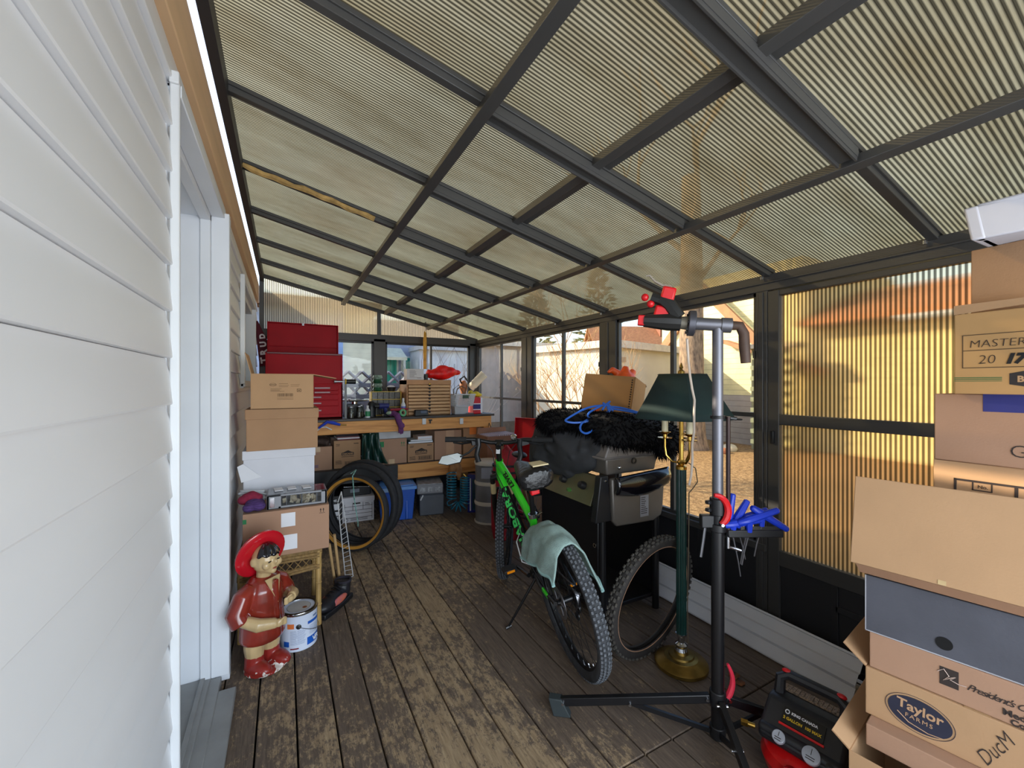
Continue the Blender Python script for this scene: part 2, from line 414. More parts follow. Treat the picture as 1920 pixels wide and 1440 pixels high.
w1 = thing('window_1', None, None); tag(w1, kind='structure')
mb = MB(); mb.span((-0.36, W1 - 0.03, 1.44), (-0.247, W1 + 0.02, 2.17)); mb.span((-0.36, W0, 1.44), (-0.29, W0 + 0.03, 2.17)); mb.span((-0.36, W0, 1.40), (-0.25, W1, 1.455)); mb.span((-0.36, W0, 2.12), (-0.28, W1, 2.17)); mb.span((-0.345, 4.18, 1.44), (-0.32, 4.22, 2.15))
mb.build('frame', WHITE, w1, bevel=0.003)
MB().span((-0.352, W0, 1.44), (-0.346, W1, 2.15)).build('pane', mat_glass('dark house glass', (0.25, 0.27, 0.3), 2.0), w1, smooth=0)

# lean-to roof: twin-wall sheets, rafters, purlins
PANEL = mat_poly('bronze twin wall roofing', (0.50, 0.45, 0.28), (0.54, 0.43, 0.23), 'Y', 0.0145, clear=0.42, dirt=(0.60, 0.54, 0.46))
mb = MB()
xa, xb = -0.215, 2.50
mb.add([(xa, YF, zr(xa) + .034), (xb, YF, zr(xb) + .034), (xb, YB + .08, zr(xb) + .034), (xa, YB + .08, zr(xa) + .034)], [(0, 1, 2, 3)])
ceil = struct('ceiling', mb, PANEL, smooth=0, normals=False)
def slope_box(mb, x0, x1, y, wy, h0, h1):
    L = (x1 - x0) / cos(TH); xm = (x0 + x1) / 2
    zc = zr(xm) + (h0 + h1) / 2
    mb.box((xm, y, zc), (L, wy, h1 - h0), (0, TH, 0))
YJ = [0.70 + 0.6855 * j for j in range(-3, 8)]
for y in YJ:
    m_ = MB(); slope_box(m_, -0.24, 2.42, y, 0.034, -0.012, 0.03); slope_box(m_, -0.24, 2.42, y, 0.05, 0.012, 0.03)
    m_.build('rafter', DARK, ceil, bevel=0.002)
for y in YJ[:-1]:
    m_ = MB(); slope_box(m_, 0.655, 1.665, y, 0.062, -0.032, -0.010); slope_box(m_, 0.655, 1.665, y - 0.026, 0.006, -0.045, 0.0); slope_box(m_, 0.655, 1.665, y + 0.026, 0.006, -0.045, 0.0)
    m_.build('rafter_stiffener', DARK, ceil)
for x, wx, h0, h1 in ((0.635, 0.045, -0.055, -0.012), (1.135, 0.04, -0.012, 0.03), (1.695, 0.04, -0.045, -0.01)):
    m_ = MB(); m_.box((x, (YF + YB) / 2, zr(x) + (h0 + h1) / 2), (wx, YB - YF, h1 - h0), (0, TH, 0))
    if 1.0 < x < 1.3: m_.box((x + 0.035, (YF + YB) / 2, zr(x) + 0.02), (0.085, YB - YF, 0.02), (0, TH, 0))
    m_.build('purlin', DARK, ceil, bevel=0.002)
m_ = MB(); m_.span((-0.235, YF, 2.585), (-0.2, YB, 2.67)); m_.build('ledger', mat('dark ledger', (40, 40, 44), 0.5), ceil)
m_ = MB()
for y in YJ[2:8]: m_.cyl((2.37, y + .02, zr(2.37) - 0.015), (2.37, y + .02, zr(2.37) - 0.03), 0.008, n=8)
m_.build('eave_bolt', CHROME, ceil)
# torn strip of old flashing along one rafter and an orange coil beside it
tp = MB()
pts = [(-0.2 + 0.7 * t, YJ[6] - 0.03 + 0.008 * sin(9 * t), zr(-0.2 + 0.7 * t) - 0.004 - 0.008 * sin(14 * t) ** 2) for t in [i / 14 for i in range(15)]]
tp.tube(pts, [0.012 + 0.007 * abs(sin(5 * i)) for i in range(15)], n=6)
tp.build('torn_foam_tape', mat('crumbling yellow foam', (196, 160, 98), 0.9, var=0.3, scale=20), ceil)

# right wall: knee wall, posts, header, windows, door
KNEE = mat('near black panel', (38, 38, 42), 0.55, var=0.1, scale=3)
mb = MB(); mb.span((2.405, YF, -0.45), (2.44, 0.36, 0.5)); mb.span((2.405, 1.39, -0.45), (2.44, YB + .05, 0.5))
for y in (1.85, 2.2, 3.2, 3.6, 4.5, 4.9): mb.span((2.40, y, 0), (2.41, y + 0.012, 0.5))
wr = struct('wall_right', mb, KNEE)
for a, b in ((1.387, 1.452), (2.616, 2.814), (3.949, 4.174), (5.41, 5.5), (0.28, 0.36)):
    m_ = MB(); m_.span((2.388, a, 0.0), (2.452, b, 2.04)); m_.span((2.380, (a + b) / 2 - 0.012, 0.0), (2.39, (a + b) / 2 + 0.012, 1.95)); m_.build('post', DARK, wr, bevel=0.003)
m_ = MB(); m_.span((2.385, YF, 1.955), (2.46, YB, 2.045)); m_.span((2.375, YF, 1.995), (2.39, YB, 2.005)); m_.build('eave_beam', DARK, wr, bevel=0.003)
m_ = MB(); m_.span((2.375, 1.39, 0.485), (2.455, YB, 0.525)); m_.span((2.375, YF, 0.485), (2.455, 0.36, 0.525)); m_.build('sill', DARK, wr, bevel=0.003)
def win(n, y0, y1, ym, z0=0.525, z1=1.955, zrail=1.25, xc=2.42):
    r = thing('window_%d' % n, None, None); tag(r, kind='structure')
    m_ = MB()
    m_.span((xc - .015, y0, z0), (xc + .015, y0 + .022, z1)); m_.span((xc - .015, y1 - .022, z0), (xc + .015, y1, z1)); m_.span((xc - .015, y0, z0), (xc + .015, y1, z0 + .02)); m_.span((xc - .015, y0, z1 - .02), (xc + .015, y1, z1))
    m_.build('frame', DARK, r)
    m_ = MB(); m_.span((xc - .014, ym - .016, z0), (xc + .014, ym + .016, z1)); m_.build('mullion', DARK, r)
    m_ = MB(); m_.span((xc - .013, y0, zrail - .013), (xc + .013, y1, zrail + .013)); m_.build('rail', DARK, r)
    m_ = MB(); m_.span((xc - .004, y0 + .006, 1.58), (xc - .03, y0 + .018, 1.62)); m_.build('latch', DARK, r)
    m_ = MB(); m_.quad((xc, y0, z0), (xc, y1, z0), (xc, y1, z1), (xc, y0, z1)); m_.build('pane', GLASS, r, smooth=0)
win(2, 1.452, 2.616, 2.06); win(3, 2.814, 3.949, 3.384); win(4, 4.174, 5.41, 4.73); win(5, YF, 0.28, -0.6)
DPANEL = mat_poly('amber twin wall sheet', (1.0, 0.82, 0.56), (1.0, 0.66, 0.30), 'Y', 0.0185, clear=0.68, blur=0.72)
d2 = thing('door_2', None, None); tag(d2, kind='structure')
mb = MB(); mb.span((2.39, 1.325, 0.02), (2.44, 1.385, 1.95)); mb.span((2.39, 0.365, 0.02), (2.44, 0.425, 1.95)); mb.span((2.395, 0.4, 1.92), (2.44, 1.34, 1.95)); mb.span((2.393, 0.4, 1.205), (2.44, 1.34, 1.262)); mb.span((2.395, 0.4, 0.43), (2.44, 1.34, 0.51))
mb.build('door_frame', DARK, d2, bevel=0.003)
mb = MB(); mb.span((2.41, 0.4, 0.02), (2.435, 1.34, 0.45)); mb.span((2.40, 1.05, 0.02), (2.412, 1.08, 0.43)); mb.span((2.40, 0.5, 0.30), (2.412, 1.06, 0.33)); mb.span((2.40, 0.42, 0.03), (2.412, 1.32, 0.06)); mb.span((2.403, 0.93, 0.08), (2.412, 0.94, 0.30))
mb.build('kick_panel', KNEE, d2, bevel=0.002)
for z0, z1 in ((1.262, 1.92), (0.51, 1.205)):
    m_ = MB(); m_.quad((2.42, 0.42, z0), (2.42, 1.33, z0), (2.42, 1.33, z1), (2.42, 0.42, z1)); m_.build('pane', DPANEL, d2, smooth=0, normals=False)
m_ = MB(); m_.span((2.372, 1.345, 1.10), (2.392, 1.362, 1.17)); m_.build('door_handle', BLACK, d2, bevel=0.003)

# back wall: knee wall, posts, header, two windows, gable sheets
mb = MB(); mb.span((XL - .01, YB + 0.0, -0.45), (2.42, YB + 0.03, 0.5))
wb = struct('wall_back', mb, KNEE)
for a, b in ((0.992, 1.137), (2.30, 2.394), (-0.245, -0.2)):
    m_ = MB(); m_.span((a, YB - 0.03, 0), (b, YB + .035, 2.0)); m_.build('post', DARK, wb, bevel=0.003)
m_ = MB(); m_.span((-0.245, YB - .03, 1.965), (2.394, YB + .035, 2.055)); m_.build('header', DARK, wb, bevel=0.003)
m_ = MB(); m_.span((-0.245, YB - .04, 0.485), (2.394, YB + .035, 0.525)); m_.build('sill', DARK, wb)
m_ = MB(); m_.span((1.04, YB - .015, 2.05), (1.08, YB + .02, 2.36)); m_.span((-0.245, YB - .02, 2.0), (-0.205, YB + .02, 2.64)); m_.build('gable_stud', DARK, wb)
GPANEL = mat_poly('gable twin wall sheet', (0.95, 0.86, 0.66), (0.9, 0.76, 0.5), 'X', 0.0185, clear=0.5, blur=0.6)
m_ = MB(); m_.add([(-0.24, YB + .01, 2.05), (2.36, YB + .01, 2.05), (2.36, YB + .01, zr(2.36)), (-0.24, YB + .01, zr(-0.24))], [(0, 1, 2, 3)]); m_.build('gable_sheet', GPANEL, wb, smooth=0, normals=False)
def winb(n, x0, x1, xm, z0=0.525, z1=1.965):
    r = thing('window_%d' % n, None, None); tag(r, kind='structure')
    y = YB + .005; m_ = MB()
    m_.span((x0, y - .015, z0), (x0 + .025, y + .015, z1)); m_.span((x1 - .025, y - .015, z0), (x1, y + .015, z1)); m_.span((x0, y - .015, z1 - .025), (x1, y + .015, z1)); m_.span((x0, y - .015, z0), (x1, y + .015, z0 + .02))
    m_.build('frame', BLACKMETAL, r)
    m_ = MB(); m_.span((xm - .014, y - .014, z0), (xm + .014, y + .014, z1)); m_.build('mullion', DARK, r)
    m_ = MB(); m_.quad((x0, y, z0), (x1, y, z0), (x1, y, z1), (x0, y, z1)); m_.build('pane', GLASS, r, smooth=0)
winb(6, -0.2, 0.992, -0.02); winb(7, 1.137, 2.30, 1.743)

# the house behind the left wall (roof and body) and the yard
mb = MB(); mb.prism([(-0.34, -6, 2.62), (-0.32, -6, 2.56), (-4.6, -6, 2.56), (-8.9, -6, 2.56), (-8.9, -6, 2.62), (-4.6, -6, 5.0)], (0, 13.2, 0))
mb.span((-8.6, -6, -0.5), (-0.7, 7.0, 2.56))
struct('house_roof', mb, mat('brown shingles', (110, 86, 70), 0.9, var=0.2, scale=20), smooth=0)
def mat_ground():
    m, t, b = nodes_of('dry leafy lawn'); L = t.links.new; N = t.nodes.new
    tc = N('ShaderNodeTexCoord')
    a = N('ShaderNodeTexNoise'); a.inputs['Scale'].default_value = 16; a.inputs['Detail'].default_value = 12; a.inputs['Roughness'].default_value = 0.8; L(tc.outputs['Object'], a.inputs['Vector'])
    r = N('ShaderNodeValToRGB'); e = r.color_ramp.elements
    e[0].position = 0.36; e[0].color = (*lin((92, 66, 36)), 1); e[1].position = 0.62; e[1].color = (*lin((196, 158, 104)), 1)
    k = e.new(0.48); k.color = (*lin((146, 110, 64)), 1)
    L(a.outputs['Fac'], r.inputs[0]); L(r.outputs[0], b.inputs['Base Color']); b.inputs['Roughness'].default_value = 0.95
    bp = N('ShaderNodeBump'); bp.inputs['Strength'].default_value = 0.6; bp.inputs['Distance'].default_value = 0.05; L(a.outputs['Fac'], bp.inputs['Height']); L(bp.outputs[0], b.inputs['Normal'])
    return m
mb = MB(); mb.grid(lambda u, v: (-60 + 180 * u, -60 + 180 * v, -0.45 + 0.03 * sin(u * 71) * cos(v * 63)), 60, 60)
struct('ground', mb, mat_ground(), smooth=60, normals=False)
# ================================================================ CARTONS
def pr(mb, M, x, y, w, h, t=0.0006):
    """a printed / stuck-on patch on a face frame"""
    mb.add([(x, y, 0), (x + w, y, 0), (x + w, y + h, 0), (x, y + h, 0), (x, y, t), (x + w, y, t), (x + w, y + h, t), (x, y + h, t)],
           [(0, 3, 2, 1), (4, 5, 6, 7), (0, 1, 5, 4), (1, 2, 6, 5), (2, 3, 7, 6), (3, 0, 4, 7)], M)
def front(w, d, h): return frame((-w / 2, -d / 2 - 0.0004, 0), (1, 0, 0), (0, 0, 1))
def leftf(w, d, h): return frame((-w / 2 - 0.0004, d / 2, 0), (0, -1, 0), (0, 0, 1))
def topf(w, d, h): return frame((-w / 2, -d / 2, h + 0.0004), (1, 0, 0), (0, 1, 0))
def arrows(mb, M, x, y, s):
    for k in (0, 1):
        pr(mb, M, x + k * s * .5 + s * .12, y + s * .18, s * .1, s * .5)
        mb.prism([M @ V((x + k * s * .5, y + s * .62, 0)), M @ V((x + k * s * .5 + s * .34, y + s * .62, 0)), M @ V((x + k * s * .5 + s * .17, y + s, 0))], (M.to_3x3() @ V((0, 0, 0.0006))))
    pr(mb, M, x - s * .1, y, s * 1.05, s * .07)
def barcode(mb, M, x, y, w, h, seed=1):
    rr = random.Random(seed); q = x
    while q < x + w:
        k = rr.choice((.0015, .003, .0045)) * (w / .1); pr(mb, M, q, y, min(k, x + w - q), h); q += k + rr.choice((.002, .003)) * (w / .1)
def textlines(mb, M, x, y, w, n, lh, seed=1):
    rr = random.Random(seed)
    for i in range(n): pr(mb, M, x, y - i * lh, w * rr.uniform(.55, 1), lh * .35)
def carton(name, label, loc, size, m=None, rz=0.0, open_top=False, lid=0.0, tape=True, flaps=(), group=None, cat='box', lidmat=None):
    w, d, h = size; m = m or CARD
    t = thing(name, label, cat, loc, rz, group)
    mb = MB(); e = 0.004
    if open_top:
        mb.box((0, 0, e / 2), (w, d, e))
        for sx in (-1, 1): mb.box((sx * (w - e) / 2, 0, h / 2), (e, d, h))
        for sy in (-1, 1): mb.box((0, sy * (d - e) / 2, h / 2), (w - 2 * e, e, h))
    else: mb.box((0, 0, h / 2), (w, d, h))
    mb.build('body', m, t, smooth=0, bevel=0.0025 if not open_top else 0.0008)
    if lid:
        mb = MB(); mb.box((0, 0, h - lid / 2 + 0.002), (w + .012, d + .012, lid)); mb.build('lid', lidmat or m, t, smooth=0, bevel=0.003)
    elif tape and not open_top:
        mb = MB(); pr(mb, topf(w, d, h), 0, d / 2 - .024, w, .048); pr(mb, front(w, d, h), w / 2 - .024, h - .05, .048, .05) if tape == 2 else None
        mb.build('packing_tape', mat('tan packing tape', (196, 160, 118), 0.3), t, smooth=0)
    for (side, ang, ln) in flaps:
        # hinge along a top edge; ang measured from straight up, positive = outwards
        mb = MB(); ux = {'l': (-1, 0), 'r': (1, 0), 'f': (0, -1), 'b': (0, 1)}[side]
        a = R(ang); out = V((ux[0] * sin(a), ux[1] * sin(a), cos(a)))
        edge = w if ux[0] == 0 else d; ed = V((1, 0, 0)) if ux[0] == 0 else V((0, 1, 0))
        base = V((ux[0] * w / 2, ux[1] * d / 2, h))
        p = [base - ed * edge / 2, base + ed * edge / 2, base + ed * (edge / 2 - .01) + out * ln, base - ed * (edge / 2 - .01) + out * ln]
        nn = ed.cross(out).normalized() * 0.004
        mb.prism(p, nn); mb.build('flap', m, t, smooth=0)
    return t

# ================================================================ LEFT: stack by the house wall
# wicker stool
WICK = mat('woven wicker', (150, 118, 70), 0.75, var=0.3, scale=60, bump=0.4, bscale=140)
BAMBOO = mat('bamboo cane', (188, 152, 92), 0.5, var=0.2, scale=14)
t = thing('wicker_stool', 'wicker stool with diamond lattice apron and bamboo legs under a cardboard box', 'stool', (-0.015, 2.945, 0))
mb = MB(); mb.box((0, 0, .443), (.43, .43, .022)); mb.build('seat', WICK, t, bevel=.006)
for sx in (-1, 1):
    for sy in (-1, 1):
        mb = MB(); x, y = sx * .195, sy * .2
        mb.tube([(x, y, 0), (x, y, .11), (x, y, .22), (x, y, .44)], [.017, .0155, .016, .0165], n=10)
        for z in (.12, .25): mb.ring([(.016, z - .006), (.0195, z), (.016, z + .006)], (x, y, 0), nu=12)
        mb.build('leg', BAMBOO, t)
for sx, sy in ((0, -1), (0, 1), (-1, 0), (1, 0)):
    mb = MB(); ax = V((1, 0, 0)) if sx == 0 else V((0, 1, 0)); o = V((sx * .205, sy * .208, 0))
    for z, r in ((.425, .012), (.408, .009), (.352, .010), (.337, .011)): mb.tube([o + ax * (-.2 + .4 * i / 8) + V((0, 0, z + (.006 * cos(i / 8 * 2 * pi) if z < .36 else 0))) for i in range(9)], r, n=6)
    for i in range(9):
        q = -.19 + i * .0425
        mb.tube([o + ax * q + V((0, 0, .352)), o + ax * (q + .0425) + V((0, 0, .404))], .0028, n=5); mb.tube([o + ax * (q + .0425) + V((0, 0, .352)), o + ax * q + V((0, 0, .404))], .0028, n=5)
    mb.build('lattice_apron', WICK, t)

# big box on the stool
w_, d_, h_ = .436, .60, .258
t = carton('cardboard_box', 'wide brown cardboard box with two white paper labels on the wicker stool', (.018, 3.02, .4545), (w_, d_, h_), CARD3)
M = front(w_, d_, h_)
for a in ((.185, .16, .072, .078), (.195, .028, .072, .085)):
    mb = MB(); pr(mb, M, *a); mb.build('paper_label', PAPER, t, smooth=0)
mb = MB(); arrows(mb, M, .385, .212, .03); mb.build('printing', INK, t, smooth=0)
mb = MB(); pr(mb, M, 0, .205, .018, .025); mb.build('green_sticker', GREENINK, t, smooth=0)
ZB = .4545 + h_
# clear organiser
CLEARP = mat_glass('clear plastic', (0.86, 0.88, 0.90), 2.2, 0.08)
GREYP = mat('grey plastic', (140, 142, 148), 0.4, var=0.1)
t = thing('parts_organizer', 'long grey parts organizer with clear window drawers on the labelled cardboard box', 'organizer', (.07, 2.845, ZB + .001))
mb = MB(); mb.span((-.157, -.09, 0), (.157, .09, .006)); mb.span((-.157, -.09, .0), (-.145, .09, .08)); mb.span((.145, -.09, 0), (.157, .09, .08)); mb.span((-.157, .08, 0), (.157, .09, .08))
mb.span((-.157, -.09, .07), (.157, -.075, .08)); mb.span((-.157, -.09, 0), (-.085, -.08, .08)); mb.span((.125, -.09, 0), (.157, -.08, .08)); mb.span((-.1, -.09, 0), (.13, -.08, .014))
for x in (-.06, .02, .1): mb.span((x, -.08, .0), (x + .004, .08, .08))
mb.build('case', GREYP, t, bevel=.002)
mb = MB(); mb.span((-.085, -.088, .014), (.125, -.084, .07)); mb.span((-.15, -.08, .078), (.15, .085, .083)); mb.build('clear_window', CLEARP, t, smooth=0)
mb = MB(); rr = random.Random(3)
for i in range(26): mb.box((rr.uniform(-.07, .11), rr.uniform(-.07, .0), rr.uniform(.015, .05)), (.03, .02, .012), (rr.uniform(0, 3), rr.uniform(0, 3), rr.uniform(0, 3)))
mb.build('small_bags', mat('cream paper bags', (214, 196, 164), 0.6, var=0.2, scale=20), t, smooth=0)
mb = MB()
for x, y in ((-.1, .02), (-.03, .03), (.05, .02)): mb.box((x, y, .087), (.045, .08, .004), (0, 0, .1))
mb.build('paper_tags', PAPER, t, smooth=0)
mb = MB(); mb.span((-.142, -.096, .012), (-.118, -.088, .068)); mb.build('latch', CHROME, t, bevel=.001)
# gloves
def blob(name, m, parent, fn, vox=.006, sm=4):
    mb = MB(); fn(mb); o = mb.build(name, m, parent, smooth=0)
    k = o.modifiers.new('r', 'REMESH'); k.mode = 'VOXEL'; k.voxel_size = vox; k.use_smooth_shade = True
    if sm:
        k = o.modifiers.new('s', 'SMOOTH'); k.iterations = sm; k.factor = .5
    return o
t = thing('work_gloves', 'purple ribbed work gloves bunched on the left of the labelled box', 'gloves', (-.145, 2.80, ZB))
def f(mb):
    mb.ell((0, 0, .035), (.05, .06, .034)); mb.ell((.02, -.04, .03), (.035, .04, .028)); mb.ell((-.03, -.045, .026), (.03, .035, .025)); mb.ell((0, .05, .03), (.04, .04, .028))
blob('purple_glove', mat('purple knit', (92, 62, 128), 0.85, var=0.45, scale=55, stretch=(.4, 1, 3), bump=.3), t, f)
def f(mb):
    mb.tube([(-.055, .03, .06), (-.015, .02, .075), (.03, 0, .06)], [.03, .034, .024], n=8); mb.ell((-.05, .03, .055), (.04, .035, .028)); mb.ell((.01, .01, .03), (.03, .03, .03))
blob('maroon_cuff', mat('maroon knit', (140, 28, 60), 0.85, var=0.2, scale=40), t, f)
t = thing('white_cord', 'tangle of thin white cord behind the clear organizer', 'cord', (-.17, 2.935, ZB))
mb = MB(); rr = random.Random(5)
mb.tube([(.07 * sin(i * .9) + .01 * rr.random(), .035 * cos(i * 1.3), .012 + .07 * abs(sin(i * .37))) for i in range(26)], .0055, n=6); mb.build('strand', WHITE, t)
# white file box
w_, d_, h_ = .39, .335, .306
t = carton('file_box', 'white lidded file box standing behind the clear organizer', (-.022, 3.175, ZB + .001), (w_, d_, h_), mat('white cardboard', (214, 214, 220), 0.7, var=.04), lid=.055)
mb = MB(); mb.prism([(-.205, -.172, .12), (-.225, -.19, .22), (-.195, -.19, .235), (-.10, -.17, .145)], (0, .002, 0)); mb.build('torn_flap', PAPER, t, smooth=0)
Z2 = ZB + h_ + .0025
# brown lidded box
w_, d_, h_ = .392, .35, .252
t = carton('lidded_box', 'plain brown box with a fitted lid on the white file box', (-.005, 3.16, Z2), (w_, d_, h_), CARD, lid=.062)
Z3 = Z2 + h_ + .0025
# open box on top
w_, d_, h_ = .345, .34, .218
t = carton('open_box', 'open brown carton with raised flaps at the top of the left stack', (-.006, 3.155, Z3), (w_, d_, h_), CARD2, open_top=True, flaps=(('l', 14, .13), ('r', 100, .14)))
M = front(w_, d_, h_)
mb = MB(); mb.ring([(.016, 0), (.019, 0), (.019, .0006), (.016, .0006)], nu=24, M=M @ Matrix.Translation((.118, .15, 0)) @ Matrix.Diagonal((1, .5, 1, 1))); pr(mb, M, .105, .1485, .026, .003)
for x, y, w in ((.15, .156, .05), (.15, .146, .055), (.15, .137, .05), (.105, .123, .06), (.105, .116, .05), (.105, .109, .075), (.215, .15, .05), (.215, .14, .045)): pr(mb, M, x, y, w, .0018)
barcode(mb, M, .142, .076, .086, .02, 4); pr(mb, M, .25, .105, .024, .003); pr(mb, M, .25, .121, .024, .003); pr(mb, M, .25, .105, .003, .018); pr(mb, M, .271, .105, .003, .018); pr(mb, M, .258, .111, .008, .006)
for y in (.066, .058): pr(mb, M, .14, y, .09, .0016)
mb.build('printing', mat('faded brown ink', (104, 78, 52), .8), t, smooth=0)

# ---------------------------------------------------------------- plaster statue
t = thing('garden_statue', 'weathered plaster statue of a child in a red hat and red coat', 'statue', (-.095, 2.46, 0), R(42)); t.scale = (.92, .96, 1)
PSKIN = mat('painted plaster skin', (206, 176, 128), 0.35, var=.18, scale=9, coat=.3)
PRED = mat('chipped red plaster', (150, 48, 34), 0.25, var=.35, scale=8, coat=.6)
HATRED = mat('glossy red plaster', (206, 24, 40), 0.2, var=.15, scale=6, coat=.7)
def f(mb):
    for sx in (-1, 1): mb.tube([(sx * .048, 0, .06), (sx * .05, 0, .13), (sx * .052, 0, .24)], [.040, .050, .054], n=12)
    mb.ell((0, 0, .3), (.09, .07, .12)); mb.tube([(0, 0, .38), (0, -.008, .47), (0, -.012, .52)], [.05, .036, .038], n=12)
    mb.ell((0, -.018, .553), (.064, .066, .073)); mb.ell((0, -.05, .523), (.046, .036, .036)); mb.ell((0, -.088, .548), (.011, .014, .013)); mb.ell((0, -.07, .500), (.02, .018, .014))
    for sx in (-1, 1): mb.ell((sx * .063, -.005, .55), (.011, .018, .022)); mb.ell((sx * .035, -.068, .535), (.022, .018, .02))
    # arms and hands
    mb.tube([(-.10, 0, .42), (-.145, .005, .31), (-.10, -.085, .275), (-.03, -.125, .262)], [.036, .036, .033, .025], n=10)
    mb.tube([(.10, 0, .42), (.14, -.01, .335), (.115, -.09, .34), (.065, -.13, .352)], [.036, .034, .030, .023], n=10)
    for c, dx, dz in (((-.015, -.132, .258), 1, -.2), ((.048, -.138, .352), -1, .1)):
        c = V(c); mb.ell(c, (.024, .017, .021))
        for i in range(4):
            a = c + V((dx * .016, -.006, .014 - i * .0095)); mb.tube([a, a + V((dx * .016, -.006, dz * .01)), a + V((dx * .026, .004, dz * .02 - .003))], [.0062, .006, .005], n=6)
        mb.tube([c + V((0, -.012, .014)), c + V((dx * .010, -.020, .024)), c + V((dx * .022, -.018, .024))], [.007, .0065, .005], n=6)
blob('body', PSKIN, t, f, .0048, 3)
def f(mb):
    mb.lathe([(0, .155), (.108, .158), (.116, .175), (.112, .24), (.104, .30), (.106, .36), (.100, .41), (.075, .452), (.046, .468), (0, .468)], n=28, M=Matrix.Diagonal((1, .86, 1, 1)))
    mb.tube([(-.07, 0, .43), (-.115, .002, .40), (-.15, .005, .33), (-.142, -.02, .285)], [.036, .047, .05, .046], n=12)
    mb.tube([(.07, 0, .43), (.112, 0, .40), (.143, -.008, .345), (.137, -.032, .325)], [.036, .045, .046, .042], n=12)
    mb.prism([(-.012, -.10, .46), (.012, -.10, .46), (.03, -.098, .17), (.01, -.104, .17)], (0, .02, 0))
coat = blob('coat', PRED, t, f, .0055, 3)
mb = MB(); mb.prism([(-.046, -.066, .466), (.046, -.066, .466), (.006, -.0985, .345)], (0, -.004, 0)); mb.build('open_collar', PSKIN, t)
def mat_boot():
    m, tr, b = nodes_of('chipped boot paint'); L = tr.links.new; N = tr.nodes.new
    tc = N('ShaderNodeTexCoord'); sx = N('ShaderNodeSeparateXYZ'); L(tc.outputs['Object'], sx.inputs[0])
    nz = N('ShaderNodeTexNoise'); nz.inputs['Scale'].default_value = 34; nz.inputs['Detail'].default_value = 5; L(tc.outputs['Object'], nz.inputs['Vector'])
    k = N('ShaderNodeMath'); k.operation = 'MULTIPLY_ADD'; k.inputs[1].default_value = -5.5; L(sx.outputs[2], k.inputs[0]); L(nz.outputs['Fac'], k.inputs[2])
    r = N('ShaderNodeValToRGB'); r.color_ramp.elements[0].position = .40; r.color_ramp.elements[0].color = (*lin((140, 40, 34)), 1); r.color_ramp.elements[1].position = .43; r.color_ramp.elements[1].color = (*lin((222, 214, 206)), 1)
    L(k.outputs[0], r.inputs[0]); L(r.outputs[0], b.inputs['Base Color']); b.inputs['Roughness'].default_value = .3
    return m
BOOTM = mat_boot()
def f(mb):
    for sx, yy in ((-1, -.03), (1, -.045)):
        mb.ell((sx * .055, yy, .035), (.046, .082, .036)); mb.tube([(sx * .05, 0, .03), (sx * .05, 0, .1)], [.048, .044], n=12)
    mb.ell((0, -.02, .014), (.105, .1, .016))
blob('boots', BOOTM, t, f, .005, 2)
mb = MB()
def hair(u, v):
    a = pi * (1.08 + .84 * u); b = .12 + 1.12 * v
    r = .0695 + .003 * sin(40 * u)
    return (r * sin(b) * cos(a) * .98, -.018 + r * sin(b) * sin(a) * 1.03, .553 + .077 * cos(b) - .004 * sin(30 * u) * v)
mb.grid(hair, 28, 10); mb.build('hair', mat('glossy black paint', (16, 16, 22), .15, coat=.8), t, solid=.008, normals=False)
mb = MB()
for sx in (-1, 1):
    mb = MB(); mb.ell((sx * .026, -.0795, .552), (.011, .004, .0035), 10, 6, Euler((0, sx * .15, 0)).to_matrix().to_4x4()); mb.build('eye', mat('black paint', (14, 12, 12), .4), t)
pass
mb = MB(); mb.ell((0, -.0845, .516), (.013, .005, .0045), 10, 6); mb.build('lips', mat('dull red paint', (150, 70, 56), .4), t)
mb = MB(); HM = Matrix.Translation((0, .012, .572)) @ Euler((R(-66), R(30), 0)).to_matrix().to_4x4()
mb.lathe([(.075, .002), (.118, -.008), (.129, .000), (.126, .012), (.112, .016), (.084, .018), (.078, .05), (.066, .075), (.04, .090), (0, .094)], n=32, M=HM)
mb.build('hat', HATRED, t, smooth=60)

# ---------------------------------------------------------------- paint can
t = thing('paint_can', 'white paint can with blue label and wire handle beside the statue', 'paint can', (.072, 2.60, 0))
mb = MB(); mb.lathe([(.088, 0), (.092, .004), (.092, .188), (.094, .192), (.094, .199)], n=40); mb.build('body', mat('white can label', (214, 222, 240), .35, var=.04), t)
mb = MB(); mb.ring([(.094, .190), (.096, .196), (.094, .203), (.080, .203), (.078, .192)], nu=40); mb.build('rim', CHROME, t)
mb = MB(); mb.lathe([(0, .193), (.079, .193), (.079, .196), (.062, .197), (.06, .1995), (0, .1995)], n=36); mb.build('lid', STEEL, t)
mb = MB(); mb.lathe([(0, .1996), (.058, .1996), (.058, .2002), (0, .2002)], n=30); mb.build('lid_sticker', mat('grey lid sticker', (200, 198, 196), .6), t)
mb = MB(); mb.lathe([(0, .2003), (.012, .2003), (0, .2010)], (.028, -.02, 0), 14); mb.build('rust_spot', mat('rust', (150, 84, 44), .8), t)
def canpatch(mb, a0, a1, z0, z1, r=.0926):
    mb.grid(lambda u, v: (r * cos(R(a0 + (a1 - a0) * u)), r * sin(R(a0 + (a1 - a0) * u)), z0 + (z1 - z0) * v), 10, 1)
BLUEL = mat('blue label ink', (28, 92, 190), .4)
mb = MB(); pass
for a in ((-66, -14, .022, .062), (-142, -122, .03, .058), (-64, -14, .132, .147)):
    mb = MB(); canpatch(mb, *a); mb.build('blue_band', BLUEL, t, smooth=60)
mb = MB()
for i in range(6): canpatch(mb, -58, -30 + (i * 5) % 9, .118 - i * .008, .1195 - i * .008, .0929)
